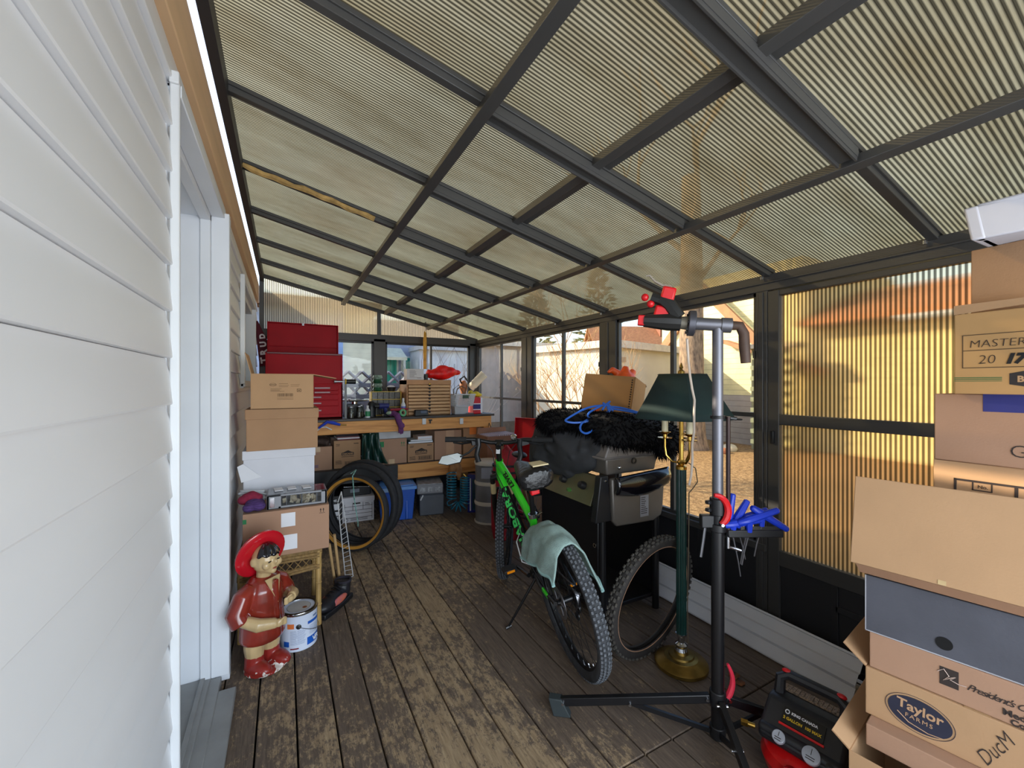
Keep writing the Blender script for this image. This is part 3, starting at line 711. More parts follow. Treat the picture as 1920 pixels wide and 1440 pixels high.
for i in range(11):
    canpatch(mb, -118, -100 + (i * 7) % 6, .112 - i * .007, .1135 - i * .007, .0929)
    canpatch(mb, -96, -76 + (i * 5) % 7, .112 - i * .007, .1135 - i * .007, .0929)
canpatch(mb, -44, -24, .158, .168, .0929)
mb.build('label_print', mat('grey blue ink', (112, 130, 168), .5), t)
mb = MB(); canpatch(mb, -118, -92, .016, .023, .0929); mb.build('red_print', mat('dark red ink', (128, 24, 40), .5), t)
mb = MB(); canpatch(mb, -128, -106, .126, .152, .0928); mb.build('orange_print', mat('orange leaf print', (224, 118, 60), .5), t)
mb = MB()
for k, (ch, a) in enumerate((('V', -46), ('E', -37), ('R', -29))):
    q = R(a); text_mb(mb, ch, .034, frame((.0932 * cos(q), .0932 * sin(q), .03), (-sin(q), cos(q), 0), (0, 0, 1)), bold=.0008)
mb.build('lettering', PAPER, t, smooth=0)
mb = MB(); q = R(-92); mb.lathe([(0, 0), (.011, 0), (.013, .004), (.008, .007), (0, .007)], (.0915 * cos(q), .0915 * sin(q), .135), 16, M=frame((0, 0, 0), (-sin(q), cos(q), 0), (0, 0, 1))); mb.build('handle_ear', BLACK, t)
mb = MB(); mb.tube([(.1 * cos(R(a)), .1 * sin(R(a)), .135 - .055 * sin((a + 92) / 180 * pi)) for a in range(-92, 89, 10)], .0016, n=6); mb.build('handle', STEEL, t)

# ---------------------------------------------------------------- shoes under and beside the stool
def shoe(label, loc, rz, accent):
    t = thing('hiking_shoe', label, 'shoe', loc, rz); t.scale = (1.2, 1.1, 1.1)
    SM = mat('black shoe leather', (26, 25, 32), .5, var=.2, scale=20)
    def f(mb):
        mb.ell((0, -.07, .055), (.046, .08, .035)); mb.ell((0, .05, .06), (.042, .085, .045)); mb.tube([(0, .065, .06), (0, .075, .10), (0, .08, .125)], [.045, .044, .046], n=12)
        mb.ell((0, -.01, .075), (.038, .06, .03))
    blob('upper', SM, t, f, .005, 2)
    mb = MB(); mb.prism([(.045 * sx * (1 - .25 * abs(y) / .15), y, .0) for sx, y in ((1, -.14), (1, -.05), (1, .06), (1, .13), (-1, .13), (-1, .06), (-1, -.05), (-1, -.14))], (0, 0, .03)); mb.build('sole', BLACK, t, bevel=.006)
    for s in (-1, 1):
        mb = MB(); mb.ell((s * .037, -.012, .056), (.012, .07, .022)); mb.build('side_panel', accent, t)
    mb = MB()
    for i in range(4): mb.tube([(-.026, -.045 + i * .026, .086 + i * .008), (0, -.05 + i * .026, .102 + i * .008), (.026, -.045 + i * .026, .086 + i * .008)], .003, n=6)
    mb.tube([(0, .03, .13), (.03, .0, .128), (.05, .03, .12)], .003, n=6); mb.build('laces', BLACK, t)
    mb = MB(); mb.ring([(.036, .118), (.046, .118), (.046, .130), (.036, .130)], (0, .08, 0), nu=20); mb.build('collar', mat('padded collar', (44, 40, 50), .9), t)
shoe('black hiking shoe with purple and orange side panel right of the stool leg', (.285, 2.90, 0), R(-40), mat('purple orange mesh', (150, 90, 120), .7, col2=(208, 104, 62), scale=30))
shoe('plain black shoe in the shade under the wicker stool', (.0, 2.96, 0), R(65), mat('dark mesh', (50, 46, 60), .7))
# wire rack and sticks
t = thing('wire_rack', 'narrow white wire rack leaning beside the left box stack', 'rack', (.42, 3.27, 0))
mb = MB()
A0, A1, B0, B1 = V((-.028, -.03, .003)), V((-.115, -.36, .66)), V((.03, .03, .003)), V((-.08, -.20, .69))
mb.tube([A0, A1], .0035, n=6); mb.tube([B0, B1 - V((0, .03, -.012)), A1 + V((0, 0, .01))], .0035, n=6)
for i in range(17):
    k = (i + .5) / 17; mb.tube([A0.lerp(A1, k), B0.lerp(B1, max(0, k - .06))], .002, n=5)
mb.build('wire_grid', WHITE, t)
for i, (x, y, l) in enumerate(((.345, 3.10, .44), (.315, 3.11, .38))):
    mb = MB(); o_ = mb.tube([(0, 0, .006), (-.055, -.12, l)], .009, n=8).build('wooden_dowel', mat('pale dowel wood', (196, 160, 112), .6), None); o_.location = (x, y, 0)
    tag(o_, ('longer' if i == 0 else 'shorter') + ' of the two wooden dowels leaning by the white wire rack', 'stick')

# ---------------------------------------------------------------- bicycle tires tied in a bundle
TN = V((-.64, -.76, .10)).normalized()
def tire_mesh(R_, w, knob=True, nk=64):
    mb = MB()
    prof = [(R_ - .050, -w * .62), (R_ - .032, -w * .95), (R_ - .014, -w), (R_ - .003, -w * .72), (R_, 0), (R_ - .003, w * .72), (R_ - .014, w), (R_ - .032, w * .95), (R_ - .050, w * .62), (R_ - .046, w * .4), (R_ - .022, w * .75), (R_ - .010, 0), (R_ - .022, -w * .75), (R_ - .046, -w * .4)]
    mb.ring(prof, nu=80)
    return mb
def knobs(mb, R_, w, nk=70, s=1.0):
    for i in range(nk):
        a = 2 * pi * i / nk
        for j, z in enumerate((-.85, -.35, .35, .85)):
            aa = a + (pi / nk if j in (1, 2) else 0)
            r = R_ - (.004 if abs(z) > .5 else -.001)
            M = Euler((0, 0, aa)).to_matrix().to_4x4() @ Matrix.Translation((r, 0, z * w * .9)) @ Euler((0, -z * .55, 0)).to_matrix().to_4x4()
            mb.box((0, 0, 0), (.007 * s, 2 * pi * R_ / nk * .48, w * .32), None)
            k = len(mb.v) - 8
            for q in range(k, k + 8): mb.v[q] = M @ mb.v[q]
    return mb
rest = TN.to_track_quat('Z', 'Y').to_matrix().to_4x4()
spots = [(V((.53, 3.83, 0)), .322, 'bald tire with a tan gum sidewall at the front of the tied bundle', True), (V((.585, 3.90, 0)), .362, 'wide black tire in the middle of the tied tire bundle', False), (V((.635, 3.965, 0)), .372, 'black tire at the back of the tied bundle nearest the blue bin', False)]
for c, R_, lab, gum in spots:
    hgt = sqrt(1 - TN.z ** 2) * R_ + .002
    T = Matrix.Translation((c.x, c.y, hgt)) @ rest
    t = thing('bicycle_tire', lab, 'tire', mw=T, group=None)
    tire_mesh(R_, .033).build('tread', RUBBER, t, smooth=50)
    if gum:
        mb = MB(); mb.ring([(.272, .014), (.280, .028), (.300, .036), (.298, .028), (.280, .012)], nu=80); mb.build('gum_sidewall', mat('tan gum rubber', (198, 140, 52), .6, var=.15, scale=10), t, smooth=50)
mb = MB(); o_ = mb.tube([(0, 0, 0), (.035, -.045, .035), (.0, -.105, .0), (.015, -.10, -.2), (.04, -.11, -.38), (.05, -.06, -.44), (.06, 0, -.42)], .005, n=6).build('tie_string', mat('green white twine', (150, 190, 180), .8, col2=(60, 110, 100), scale=60), None)
o_.location = (.50, 3.80, .665); tag(o_, 'green and white twine tied round the tire bundle', 'string')
# ================================================================ WORKBENCH and everything on, under and beside it
PINE = mat('orange pine lumber', (214, 152, 84), 0.6, var=.2, scale=5, stretch=(.5, 6, 6), col2=(168, 104, 48), thr=(.28, .55))
BTOP = mat('dark stained bench top', (62, 54, 50), 0.5, var=.3, scale=10)
BT = 1.07
t = thing('workbench', 'long pine workbench with dark top along the back wall', 'workbench', (1.0, 5.0, 0))
def bspan(mb, a, b): mb.span((a[0] - 1.0, a[1] - 5.0, a[2]), (b[0] - 1.0, b[1] - 5.0, b[2]))
mb = MB(); bspan(mb, (-.2, 4.585, BT - .025), (2.25, 5.44, BT)); mb.build('bench_top', BTOP, t, bevel=.003)
mb = MB(); bspan(mb, (-.2, 4.60, .915), (2.215, 4.638, BT - .026)); mb.build('front_beam', PINE, t, bevel=.004)
for x, y in ((2.13, 4.64), (2.13, 5.34), (-.15, 4.64), (-.15, 5.34), (1.0, 5.34)):
    mb = MB(); bspan(mb, (x, y, 0), (x + .088, y + .088, BT - .026)); mb.build('leg', PINE, t, bevel=.004)
mb = MB(); bspan(mb, (-.15, 4.66, .525), (2.2, 5.43, .548)); mb.build('lower_shelf', BTOP, t)
mb = MB(); bspan(mb, (1.04, 4.612, .385), (2.215, 4.648, .545)); mb.build('shelf_beam', PINE, t, bevel=.004)
mb = MB(); bspan(mb, (-.15, 4.605, .40), (1.09, 4.64, .548)); mb.build('black_shelf_board', BLACK, t, bevel=.004)
mb = MB(); bspan(mb, (-.15, 5.40, .56), (2.1, 5.42, .9)); mb.build('back_board', mat('grey back board', (96, 90, 86), .8, var=.2, scale=6), t)
for x, z in ((1.377, 1.012), (1.824, .995)):
    mb = MB(); bspan(mb, (x - .022, 4.588, z - .034), (x + .022, 4.60, z + .034)); mb.build('wall_outlet', WHITE, t, bevel=.003)
mb = MB(); bspan(mb, (1.44, 4.59, .985), (1.455, 4.60, 1.03)); bspan(mb, (1.43, 4.588, 1.015), (1.47, 4.598, 1.03)); mb.build('hook', BLACKMETAL, t)
mb = MB(); mb.tube([(1.18, -.41, .96), (1.2, -.425, .90), (1.185, -.42, .84), (1.17, -.41, .90), (1.18, -.41, .96)], .004, n=6); mb.build('hanging_loop', BLACK, t)

# red tool chest
t = thing('tool_chest', 'large red steel tool chest with raised lid on the left of the workbench', 'tool chest', (.19, 4.93, BT))
mb = MB(); W, D, H_ = .70, .42, .67
for a, b in (((-.35, -.21, 0), (.35, .21, .02)), ((-.35, -.21, 0), (-.335, .21, H_)), ((.335, -.21, 0), (.35, .21, H_)), ((-.35, .195, 0), (.35, .21, H_)), ((-.35, -.205, .36), (.35, -.19, H_)), ((-.35, -.19, .35), (.35, .2, .37)), ((-.35, -.21, 0), (.35, -.18, .36))): mb.span(a, b)
mb.build('body', TOOLRED, t, bevel=.003)
mb = MB()
for a, b in (((-.345, .18, H_ + .005), (.345, .20, H_ + .345)), ((-.345, .13, H_ + .005), (-.335, .2, H_ + .345)), ((.335, .13, H_ + .005), (.345, .2, H_ + .345)), ((-.345, .13, H_ + .335), (.345, .2, H_ + .345)), ((-.345, .173, H_ + .09), (.345, .182, H_ + .1))): mb.span(a, b)
mb.build('lid', TOOLRED, t, bevel=.003)
mb = MB(); mb.span((-.02, .118, H_ + .32), (.0, .131, H_ + .345)); mb.build('lid_catch', STEEL, t)
mb = MB(); mb.span((-.34, -.212, .655), (.35, -.19, .675)); mb.build('rim', mat('dark red edge', (110, 8, 20), .4), t, bevel=.004)
for i, (z0, z1) in enumerate(((.295, .342), (.255, .292), (.198, .25), (.135, .19), (.047, .13))):
    xs = ((-.32, -.02), (.0, .31)) if i < 2 else ((-.32, .31),)
    for x0, x1 in xs:
        mb = MB(); mb.span((x0, -.222, z0), (x1, -.208, z1)); dr = mb.build('drawer', TOOLRED, t, bevel=.003)
        mb = MB(); xm = (x0 + x1) / 2; ww = (x1 - x0) * .24; mb.span((xm - ww, -.229, (z0 + z1) / 2 - .009), (xm + ww, -.221, (z0 + z1) / 2 + .009)); mb.build('drawer_pull', mat('dull silver pull', (150, 120, 124), .5, metal=.6), dr, bevel=.003)

# wooden map-drawer cabinet
CABW = mat('pale oak drawers', (206, 160, 112), 0.5, var=.15, scale=5, stretch=(.5, 6, 9))
t = thing('drawer_cabinet', 'flat wooden cabinet of nine shallow drawers on the workbench', 'cabinet', (1.49, 4.935, BT))
mb = MB(); mb.span((-.265, -.17, 0), (-.25, .17, .405)); mb.span((.25, -.17, 0), (.265, .17, .405)); mb.span((-.265, -.185, .352), (.265, .175, .408)); mb.span((-.265, .155, 0), (.265, .17, .4)); mb.span((-.25, -.16, 0), (.25, .17, .01))
for i in range(1, 9): mb.span((-.25, -.155, i * .0388 + .002), (.25, .16, i * .0388 + .007))
mb.build('case', mat('oak case', (188, 136, 90), .5, var=.15, scale=5), t, bevel=.003)
for i in range(9):
    z = i * .0388 + .009; mb = MB(); mb.span((-.247, -.183, z), (.247, .12, z + .0285)); dr = mb.build('drawer', CABW, t, bevel=.002)
    mb = MB(); mb.lathe([(0, 0), (.014, 0), (.014, .003), (0, .003)], (0, -.1835, z + .0275), 12, M=frame((0, 0, 0), (1, 0, 0), (0, 0, 1))); mb.build('finger_notch', INK, dr)
mb = MB(); mb.ell((0, -.19, .36), (.014, .008, .011), 10, 6); mb.build('brass_catch', BRASS, t)
CZ = BT + .408
t = carton('white_carton', 'small white printed carton on top of the drawer cabinet', (1.345, 4.90, CZ), (.20, .14, .128), mat('greyish white carton', (206, 204, 206), .7, var=.04), tape=False)
mb = MB(); textlines(mb, front(.2, .14, .128), .03, .105, .10, 8, .011, 3); pr(mb, front(.2, .14, .128), .12, .02, .05, .007); mb.build('printing', mat('grey print', (130, 126, 130), .7), t, smooth=0)
t = thing('mug', 'small black mug between the white carton and the red bag', 'mug', (1.478, 4.86, CZ))
mb = MB(); mb.lathe([(0, 0), (.024, 0), (.027, .07), (.0235, .07), (.021, .006), (0, .006)], n=20); mb.build('cup', BLACK, t)
mb = MB(); mb.tube([(-.024, -.01, .06), (-.042, -.015, .055), (-.045, -.015, .03), (-.024, -.01, .015)], .004, n=6); mb.build('handle', WHITE, t)
def f(mb):
    mb.ell((0, 0, .075), (.16, .10, .075)); mb.ell((.10, -.02, .10), (.10, .08, .065)); mb.ell((-.13, 0, .07), (.06, .07, .05)); mb.ell((.2, 0, .095), (.06, .06, .035)); mb.tube([(-.12, 0, .07), (-.17, -.01, .12)], [.05, .02], n=8); mb.ell((.02, -.02, .13), (.09, .07, .055))
o_ = blob('red_bag', mat('bright red nylon', (240, 12, 20), .45, var=.25, scale=14, bump=.3, bscale=26), None, f, .012, 3); o_.location = (1.685, 4.93, CZ); tag(o_, 'bright red stuffed bag on the drawer cabinet', 'bag')

# things left of the cabinet
def bottle(label, loc, r, h, body, cap, lab=None, group=None):
    t = thing('bottle', label, 'bottle', loc)
    mb = MB(); mb.lathe([(0, 0), (r, 0), (r, h * .62), (r * .45, h * .78), (r * .4, h * .84), (0, h * .84)], n=18); mb.build('body', body, t)
    mb = MB(); mb.lathe([(0, h * .84), (r * .5, h * .84), (r * .45, h), (0, h)], n=14); mb.build('cap', cap, t)
    if lab:
        mb = MB(); mb.grid(lambda u, v: ((r + .0006) * cos(R(-160 + 140 * u)), (r + .0006) * sin(R(-160 + 140 * u)), h * (.12 + .42 * v)), 10, 1); mb.build('label_band', lab, t)
    return t
bottle('white spray bottle with blue label beside the yellow organizer', (1.185, 4.76, BT), .027, .20, WHITE, WHITE, mat('blue violet label', (110, 120, 200), .5))
bottle('small white bottle with green label among the jars on the bench', (.785, 4.68, BT), .026, .13, WHITE, WHITE, mat('green label', (40, 130, 84), .5))
JG = mat_glass('jar glass', (.82, .84, .82), 2.5, .05)
for i, (x, y, r, h, lab) in enumerate(((.62, 4.70, .034, .115, 'glass jar nearest the red tool chest'), (.70, 4.70, .032, .12, 'middle glass jar under the round metal platter'), (.735, 4.80, .036, .125, 'rear glass jar under the round metal platter'))):
    t = thing('glass_jar', lab, 'jar', (x, y, BT))
    mb = MB(); mb.lathe([(0, 0), (r, 0), (r, h * .85), (r * .85, h * .93), (r * .85, h), (r * .78, h), (r * .9, h * .84), (r * .9, .004), (0, .004)], n=20); mb.build('jar_glass', JG, t)
    mb = MB(); mb.lathe([(0, h * .97), (r * .9, h * .97), (r * .9, h * 1.06), (0, h * 1.06)], n=18); mb.build('lid', STEEL, t)
    mb = MB(); mb.lathe([(0, .005), (r * .88, .005), (r * .88, h * .5), (0, h * .55)], n=14); mb.build('contents', mat('mixed screws', (96, 88, 84), .6, var=.5, scale=90, metal=.4), t)
t = thing('kitchen_scale', 'grey weighing scale with round platter above the jars', 'scale', (.68, 4.93, BT))
mb = MB(); mb.box((0, 0, .07), (.22, .16, .14), taper=(.7, .7)); mb.build('scale_body', mat('charcoal casing', (58, 58, 62), .4), t, bevel=.008)
mb = MB(); mb.lathe([(0, .141), (.03, .141), (.03, .165), (.125, .172), (.14, .182), (.137, .186), (.03, .176), (0, .176)], (0, -.05, 0), 28); mb.build('platter', CHROME, t)
mb = MB(); mb.box((-.03, -.05, .188), (.05, .03, .018), (0, 0, .3)); mb.build('small_box', PAPER, t); 
mb = MB(); mb.box((.05, -.04, .187), (.06, .02, .012), (0, 0, -.3)); mb.build('clip', STEEL, t)
# yellow organiser
t = thing('screw_organizer', 'yellow framed organizer with rows of clear bins on the workbench', 'organizer', (1.035, 4.99, BT))
YEL = mat('yellow plastic', (230, 190, 40), .4)
mb = MB()
for z in (.0, .09, .18, .268): mb.span((-.17, -.06, z), (.17, .06, z + .006))
for x in (-.17, .162): mb.span((x, -.06, 0), (x + .008, .06, .274))
mb.build('frame', YEL, t)
mb = MB(); rr = random.Random(2)
for j in range(3):
    for i in range(5): mb.span((-.158 + i * .064, -.055, .008 + j * .09), (-.158 + i * .064 + .058, .055, .085 + j * .09))
mb.build('bins', mat('smoky clear bins', (92, 86, 74), .3, var=.6, scale=60), t)
OZ = BT + .274
t = thing('bowl_stack', 'green and clear ribbed containers stacked on the yellow organizer', 'containers', (.945, 4.985, OZ))
for k in range(4):
    mb = MB(); mb.lathe([(0, k * .047), (.045, k * .047), (.056, k * .047 + .02), (.048, k * .047 + .042), (.05, k * .047 + .0465), (0, k * .047 + .0465)], n=18); mb.build('container', mat('green container', (34, 92, 62), .3, var=.4, scale=40) if k % 2 == 0 else mat('frosted container', (150, 176, 160), .3, var=.4, scale=40), t)
t = thing('black_bowl', 'black plastic bowl holding a folded cloth on the yellow organizer', 'bowl', (1.10, 4.985, OZ))
mb = MB(); mb.lathe([(0, 0), (.042, 0), (.056, .05), (.052, .05), (.04, .006), (0, .006)], n=22); mb.build('bowl', BLACK, t)
mb = MB(); mb.ell((0, 0, .05), (.046, .04, .022)); mb.build('cloth', PAPER, t)
# drill
t = thing('power_drill', 'dark blue cordless drill lying at the bench front', 'drill', (.945, 4.72, BT), R(10))
DBL = mat('navy plastic', (36, 42, 104), .4)
mb = MB(); mb.cyl((-.04, 0, .12), (.07, 0, .12), .032, .028); mb.build('motor_housing', DBL, t)
mb = MB(); mb.cyl((-.085, 0, .12), (-.04, 0, .12), .014, .024); mb.build('chuck', BLACK, t)
mb = MB(); mb.tube([(.03, 0, .1), (.05, 0, .03)], .02, n=10); mb.build('handle', DBL, t)
mb = MB(); mb.span((.01, -.035, 0), (.1, .035, .035)); mb.build('battery', BLACK, t, bevel=.006)
t = thing('heat_gun', 'black power tool standing behind the blue drill', 'power tool', (.845, 4.80, BT))
mb = MB(); mb.lathe([(0, 0), (.05, 0), (.045, .06), (.05, .10), (.036, .15), (.02, .17), (0, .17)], n=18); mb.build('housing', BLACK, t)
mb = MB(); mb.tube([(.03, 0, .14), (.08, -.03, .12), (.09, -.05, .03)], .016, n=8); mb.build('handle', BLACK, t)
t = thing('hand_saw', 'red handled tool laid across the front of the bench', 'tool', (1.08, 4.66, BT))
mb = MB(); mb.tube([(-.06, 0, .075), (.06, .0, .08), (.14, .01, .082)], [.016, .014, .008], n=8); mb.build('red_handle', mat('dull red grip', (150, 30, 48), .5), t)
mb = MB(); mb.cyl((.135, .01, .082), (.165, .012, .083), .006); mb.build('hanging_eye', STEEL, t)
mb = MB(); mb.tube([(-.05, .0, .07), (-.055, 0, 0)], .012, n=8); mb.tube([(.07, .01, .075), (.07, .01, .0)], .012, n=8); mb.build('stand', BLACK, t)
t = thing('tape_roll', 'roll of green tape on the bench front', 'tape', (1.15, 4.645, BT))
mb = MB(); mb.ring([(.022, -.012), (.042, -.012), (.042, .012), (.022, .012)], (0, 0, .043), nu=24, M=Euler((R(80), 0, .3)).to_matrix().to_4x4()); mb.build('tape', mat('green tape', (66, 150, 90), .4), t)
mb = MB(); mb.ring([(.019, -.012), (.022, -.012), (.022, .012), (.019, .012)], (0, 0, .043), nu=24, M=Euler((R(80), 0, .3)).to_matrix().to_4x4()); mb.build('core', CARD, t)
t = thing('purple_glove', 'purple glove drooping over the front edge of the workbench', 'glove', (1.045, 4.60, BT))
def f(mb):
    mb.tube([(-.05, .045, .035), (0, .02, .042), (.03, -.025, .02), (.05, -.04, -.06), (.07, -.04, -.12)], [.022, .032, .034, .032, .022], n=10)
    for dx, l in ((-.022, .05), (-.006, .065), (.010, .06)): mb.tube([(.07 + dx, -.04, -.10), (.075 + dx * 1.2, -.04, -.12 - l * .5), (.07 + dx * 1.2, -.036, -.12 - l)], [.012, .011, .008], n=6)
    mb.tube([(.06, -.045, -.05), (.095, -.045, -.08), (.1, -.042, -.11)], [.014, .012, .008], n=6)
blob('knit', mat('purple glove knit', (104, 52, 108), .85, var=.2, scale=40), t, f, .006, 2)
mb = MB(); mb.ell((-.035, .03, .045), (.042, .028, .022)); mb.build('cuff', mat('white green cuff', (200, 206, 190), .8, col2=(60, 110, 70), scale=26), t)
t = thing('multimeter', 'dark handheld meter in front of the drawer cabinet', 'meter', (1.36, 4.655, BT))
mb = MB(); mb.box((0, .0, .035), (.16, .07, .07), taper=(.9, .8)); mb.build('case', BLACK, t, bevel=.008)
mb = MB(); mb.box((.02, -.033, .045), (.07, .008, .03)); mb.build('display', mat('grey blue display', (88, 100, 120), .2), t)
t = thing('bar_clamp', 'black bar clamp sticking out above the drawers of the red tool chest', 'clamp', (.56, 4.64, BT))
mb = MB(); mb.box((0, 0, .2), (.022, .008, .40)); mb.build('bar', BLACKMETAL, t)
mb = MB(); mb.cyl((.005, 0, .385), (.10, 0, .385), .024, n=14); mb.build('grip', BLACK, t, bevel=.004)
mb = MB(); mb.cyl((-.09, 0, .385), (-.01, 0, .385), .010, n=10); mb.cyl((-.11, 0, .385), (-.09, 0, .385), .018, n=12); mb.build('screw', STEEL, t)
mb = MB(); mb.cyl((-.005, 0, .385), (.004, 0, .385), .03, n=14); mb.build('collar', YEL, t)

# right end of the bench
t = thing('grey_container', 'translucent grey container under the white basket', 'container', (1.855, 4.73, BT))
mb = MB(); mb.box((0, 0, .045), (.17, .13, .09), taper=(1.06, 1.06)); mb.build('tub', mat('frosted grey plastic', (176, 178, 182), .3), t, bevel=.006)
mb = MB(); mb.box((0, 0, .093), (.19, .15, .008)); mb.build('lid', mat('frosted lid', (198, 198, 202), .3), t, bevel=.003)
t = thing('basket', 'white perforated plastic basket holding a looped cord', 'basket', (1.90, 4.77, BT + .098))
mb = MB(); w0, w1, d0, d1_, h_ = .11, .135, .08, .10, .135
def bw(sx, ax):
    for i in range(13):
        k = -1 + 2 * i / 12
        if ax == 'x': mb.tube([(w0 * k, sx * d0, 0), (w1 * k, sx * d1_, h_)], .0032, n=4)
        else: mb.tube([(sx * w0, d0 * k, 0), (sx * w1, d1_ * k, h_)], .0032, n=4)
for s in (-1, 1): bw(s, 'x'); bw(s, 'y')
for i in range(8):
    k = i / 7; a, b, z = w0 + (w1 - w0) * k, d0 + (d1_ - d0) * k, h_ * k
    mb.tube([(-a, -b, z), (a, -b, z), (a, b, z), (-a, b, z)], .0035 if i < 7 else .007, n=4, closed=True)
mb.box((0, 0, .002), (2 * w0, 2 * d0, .004)); mb.build('basket_grid', WHITE, t)
mb = MB(); mb.box((.01, -.096, .11), (.075, .012, .04)); mb.build('green_clip', mat('dark green clip', (46, 74, 56), .5), t)
mb = MB(); mb.tube([(-.1, 0, .06), (-.06, 0, .20), (-.01, .0, .235), (.05, 0, .21), (.04, .02, .10)], .007, n=6); mb.tube([(-.09, .03, .06), (-.10, .02, .2), (-.03, .03, .25), (.03, .03, .15), (.03, .03, .06)], .006, n=6); mb.build('looped_cord', mat('brown cord', (96, 84, 66), .7), t)
t = carton('striped_carton', 'red white and blue striped carton at the right end of the workbench', (2.115, 4.86, BT), (.125, .16, .19), mat('red carton', (206, 26, 40), .5), tape=False)
M = front(.125, .16, .19)
mb = MB(); pr(mb, M, 0, .05, .1, .058, .0008); pr(mb, M, 0, 0, .1, .012, .0008); mb.build('blue_stripe', mat('navy stripe', (26, 30, 110), .5), t, smooth=0)
mb = MB(); pr(mb, M, 0, .108, .1, .012); pr(mb, M, 0, .038, .1, .010); pr(mb, M, .1, 0, .025, .19, .0009); mb.build('white_stripe', PAPER, t, smooth=0)
def f(mb):
    mb.ell((-.03, 0, .03), (.06, .06, .03)); mb.ell((.05, .01, .03), (.06, .05, .028)); mb.ell((-.05, -.01, .06), (.035, .03, .03)); mb.ell((.03, .0, .05), (.04, .04, .026))
o_ = blob('yellow_cloth', mat('yellow green cloth', (236, 196, 30), .7, col2=(140, 140, 50), scale=9, bump=.4, bscale=30), None, f, .008, 2); o_.location = (2.10, 4.86, BT + .192); tag(o_, 'crumpled yellow cloth on the striped carton', 'cloth')
t = thing('wooden_jug', 'brown wooden doll shaped jar behind the basket at the corner', 'jar', (2.06, 5.12, BT))
mb = MB(); mb.lathe([(0, 0), (.055, 0), (.065, .1), (.05, .2), (.036, .24), (.05, .30), (.05, .36), (.03, .40), (0, .41)], n=20); mb.build('body', mat('brown glaze', (176, 108, 60), .4, var=.3, scale=12), t)
mb = MB(); mb.tube([(-.03, -.02, .36), (-.06, -.03, .42), (.0, -.03, .46), (.05, -.02, .40)], .012, n=8); mb.build('dark_trim', BLACK, t)
t = thing('paper_towel_roll', 'white paper towel roll propped at an angle in the back right corner', 'paper towel', (2.19, 5.03, BT))
RM = frame((.03, 0, .40), V((.6, -.35, .72)).cross(V((0, 1, 0))), V((.6, -.35, .72)).cross(V((.6, -.35, .72)).cross(V((0, 1, 0)))))
mb = MB(); mb.lathe([(.02, -.13), (.055, -.13), (.055, .13), (.02, .13), (.02, -.13)], n=28, M=RM); mb.build('towel', mat('cream paper towel', (236, 228, 206), .9), t)
mb = MB(); mb.lathe([(.017, -.131), (.021, -.131), (.021, .131), (.017, .131), (.017, -.131)], n=18, M=RM); mb.build('core', CARD, t)
mb = MB(); mb.cyl((0, 0, 0), (0, 0, .012), .055); mb.cyl((0, 0, 0), (0, 0, .33), .009); mb.cyl((0, 0, .32), (.05, -.02, .38), .009); mb.build('stand', BLACK, t)
t = thing('red_screwdriver', 'red handled tool lying at the right front of the bench', 'tool', (2.0, 4.645, BT + .012))
mb = MB(); mb.cyl((0, 0, 0), (.09, 0, 0), .012); mb.build('handle', RED, t); mb = MB(); mb.cyl((-.1, 0, 0), (0, 0, 0), .004); mb.build('blade', STEEL, t)
# hanging yellow paddle and pennant
t = thing('yellow_paddle', 'long yellow stick hanging on a dark cord in front of the back window', 'stick', (1.575, 5.22, 1.62))
mb = MB(); mb.prism([(-.02, -.006, 0), (.02, -.006, 0), (.022, -.006, .36), (.014, -.006, .46), (0, -.006, .49), (-.014, -.006, .46), (-.022, -.006, .36)], (0, .012, 0)); mb.build('blade', mat('ochre varnished wood', (222, 168, 50), .4, var=.25, scale=12), t, bevel=.002)
mb = MB(); mb.tube([(0, 0, .47), (.004, 0, .6), (.01, 0, zr(1.585) - 1.62 - .012)], .003, n=6); mb.tube([(.03, .0, -.1), (.03, 0, .25), (.012, 0, .6)], .004, n=6); mb.build('cord', BLACK, t)
t = thing('pennant', 'maroon felt pennant with white letters hanging in the back left corner', 'pennant', (-.2, 5.36, 1.62))
mb = MB(); mb.grid(lambda u, v: (-.035 + (.13 * u) * (1 - .75 * v) - .05 * v + .05 * (1 - v) * u, -.02 * sin(3 * v) * u, .5 * v + .04 * u * (1 - v)), 6, 14); mb.build('felt', mat('maroon felt', (92, 34, 48), .95), t, solid=.004)
mb = MB()
for k, ch in enumerate('TRUD'):
    text_mb(mb, ch, .105 - k * .012, frame((.052 - k * .012, -.030, .045 + k * .088), (-.15, 0, 1), (-1, 0, -.15)), bold=.004, ext=.001)
mb.build('lettering', PAPER, t, smooth=0)

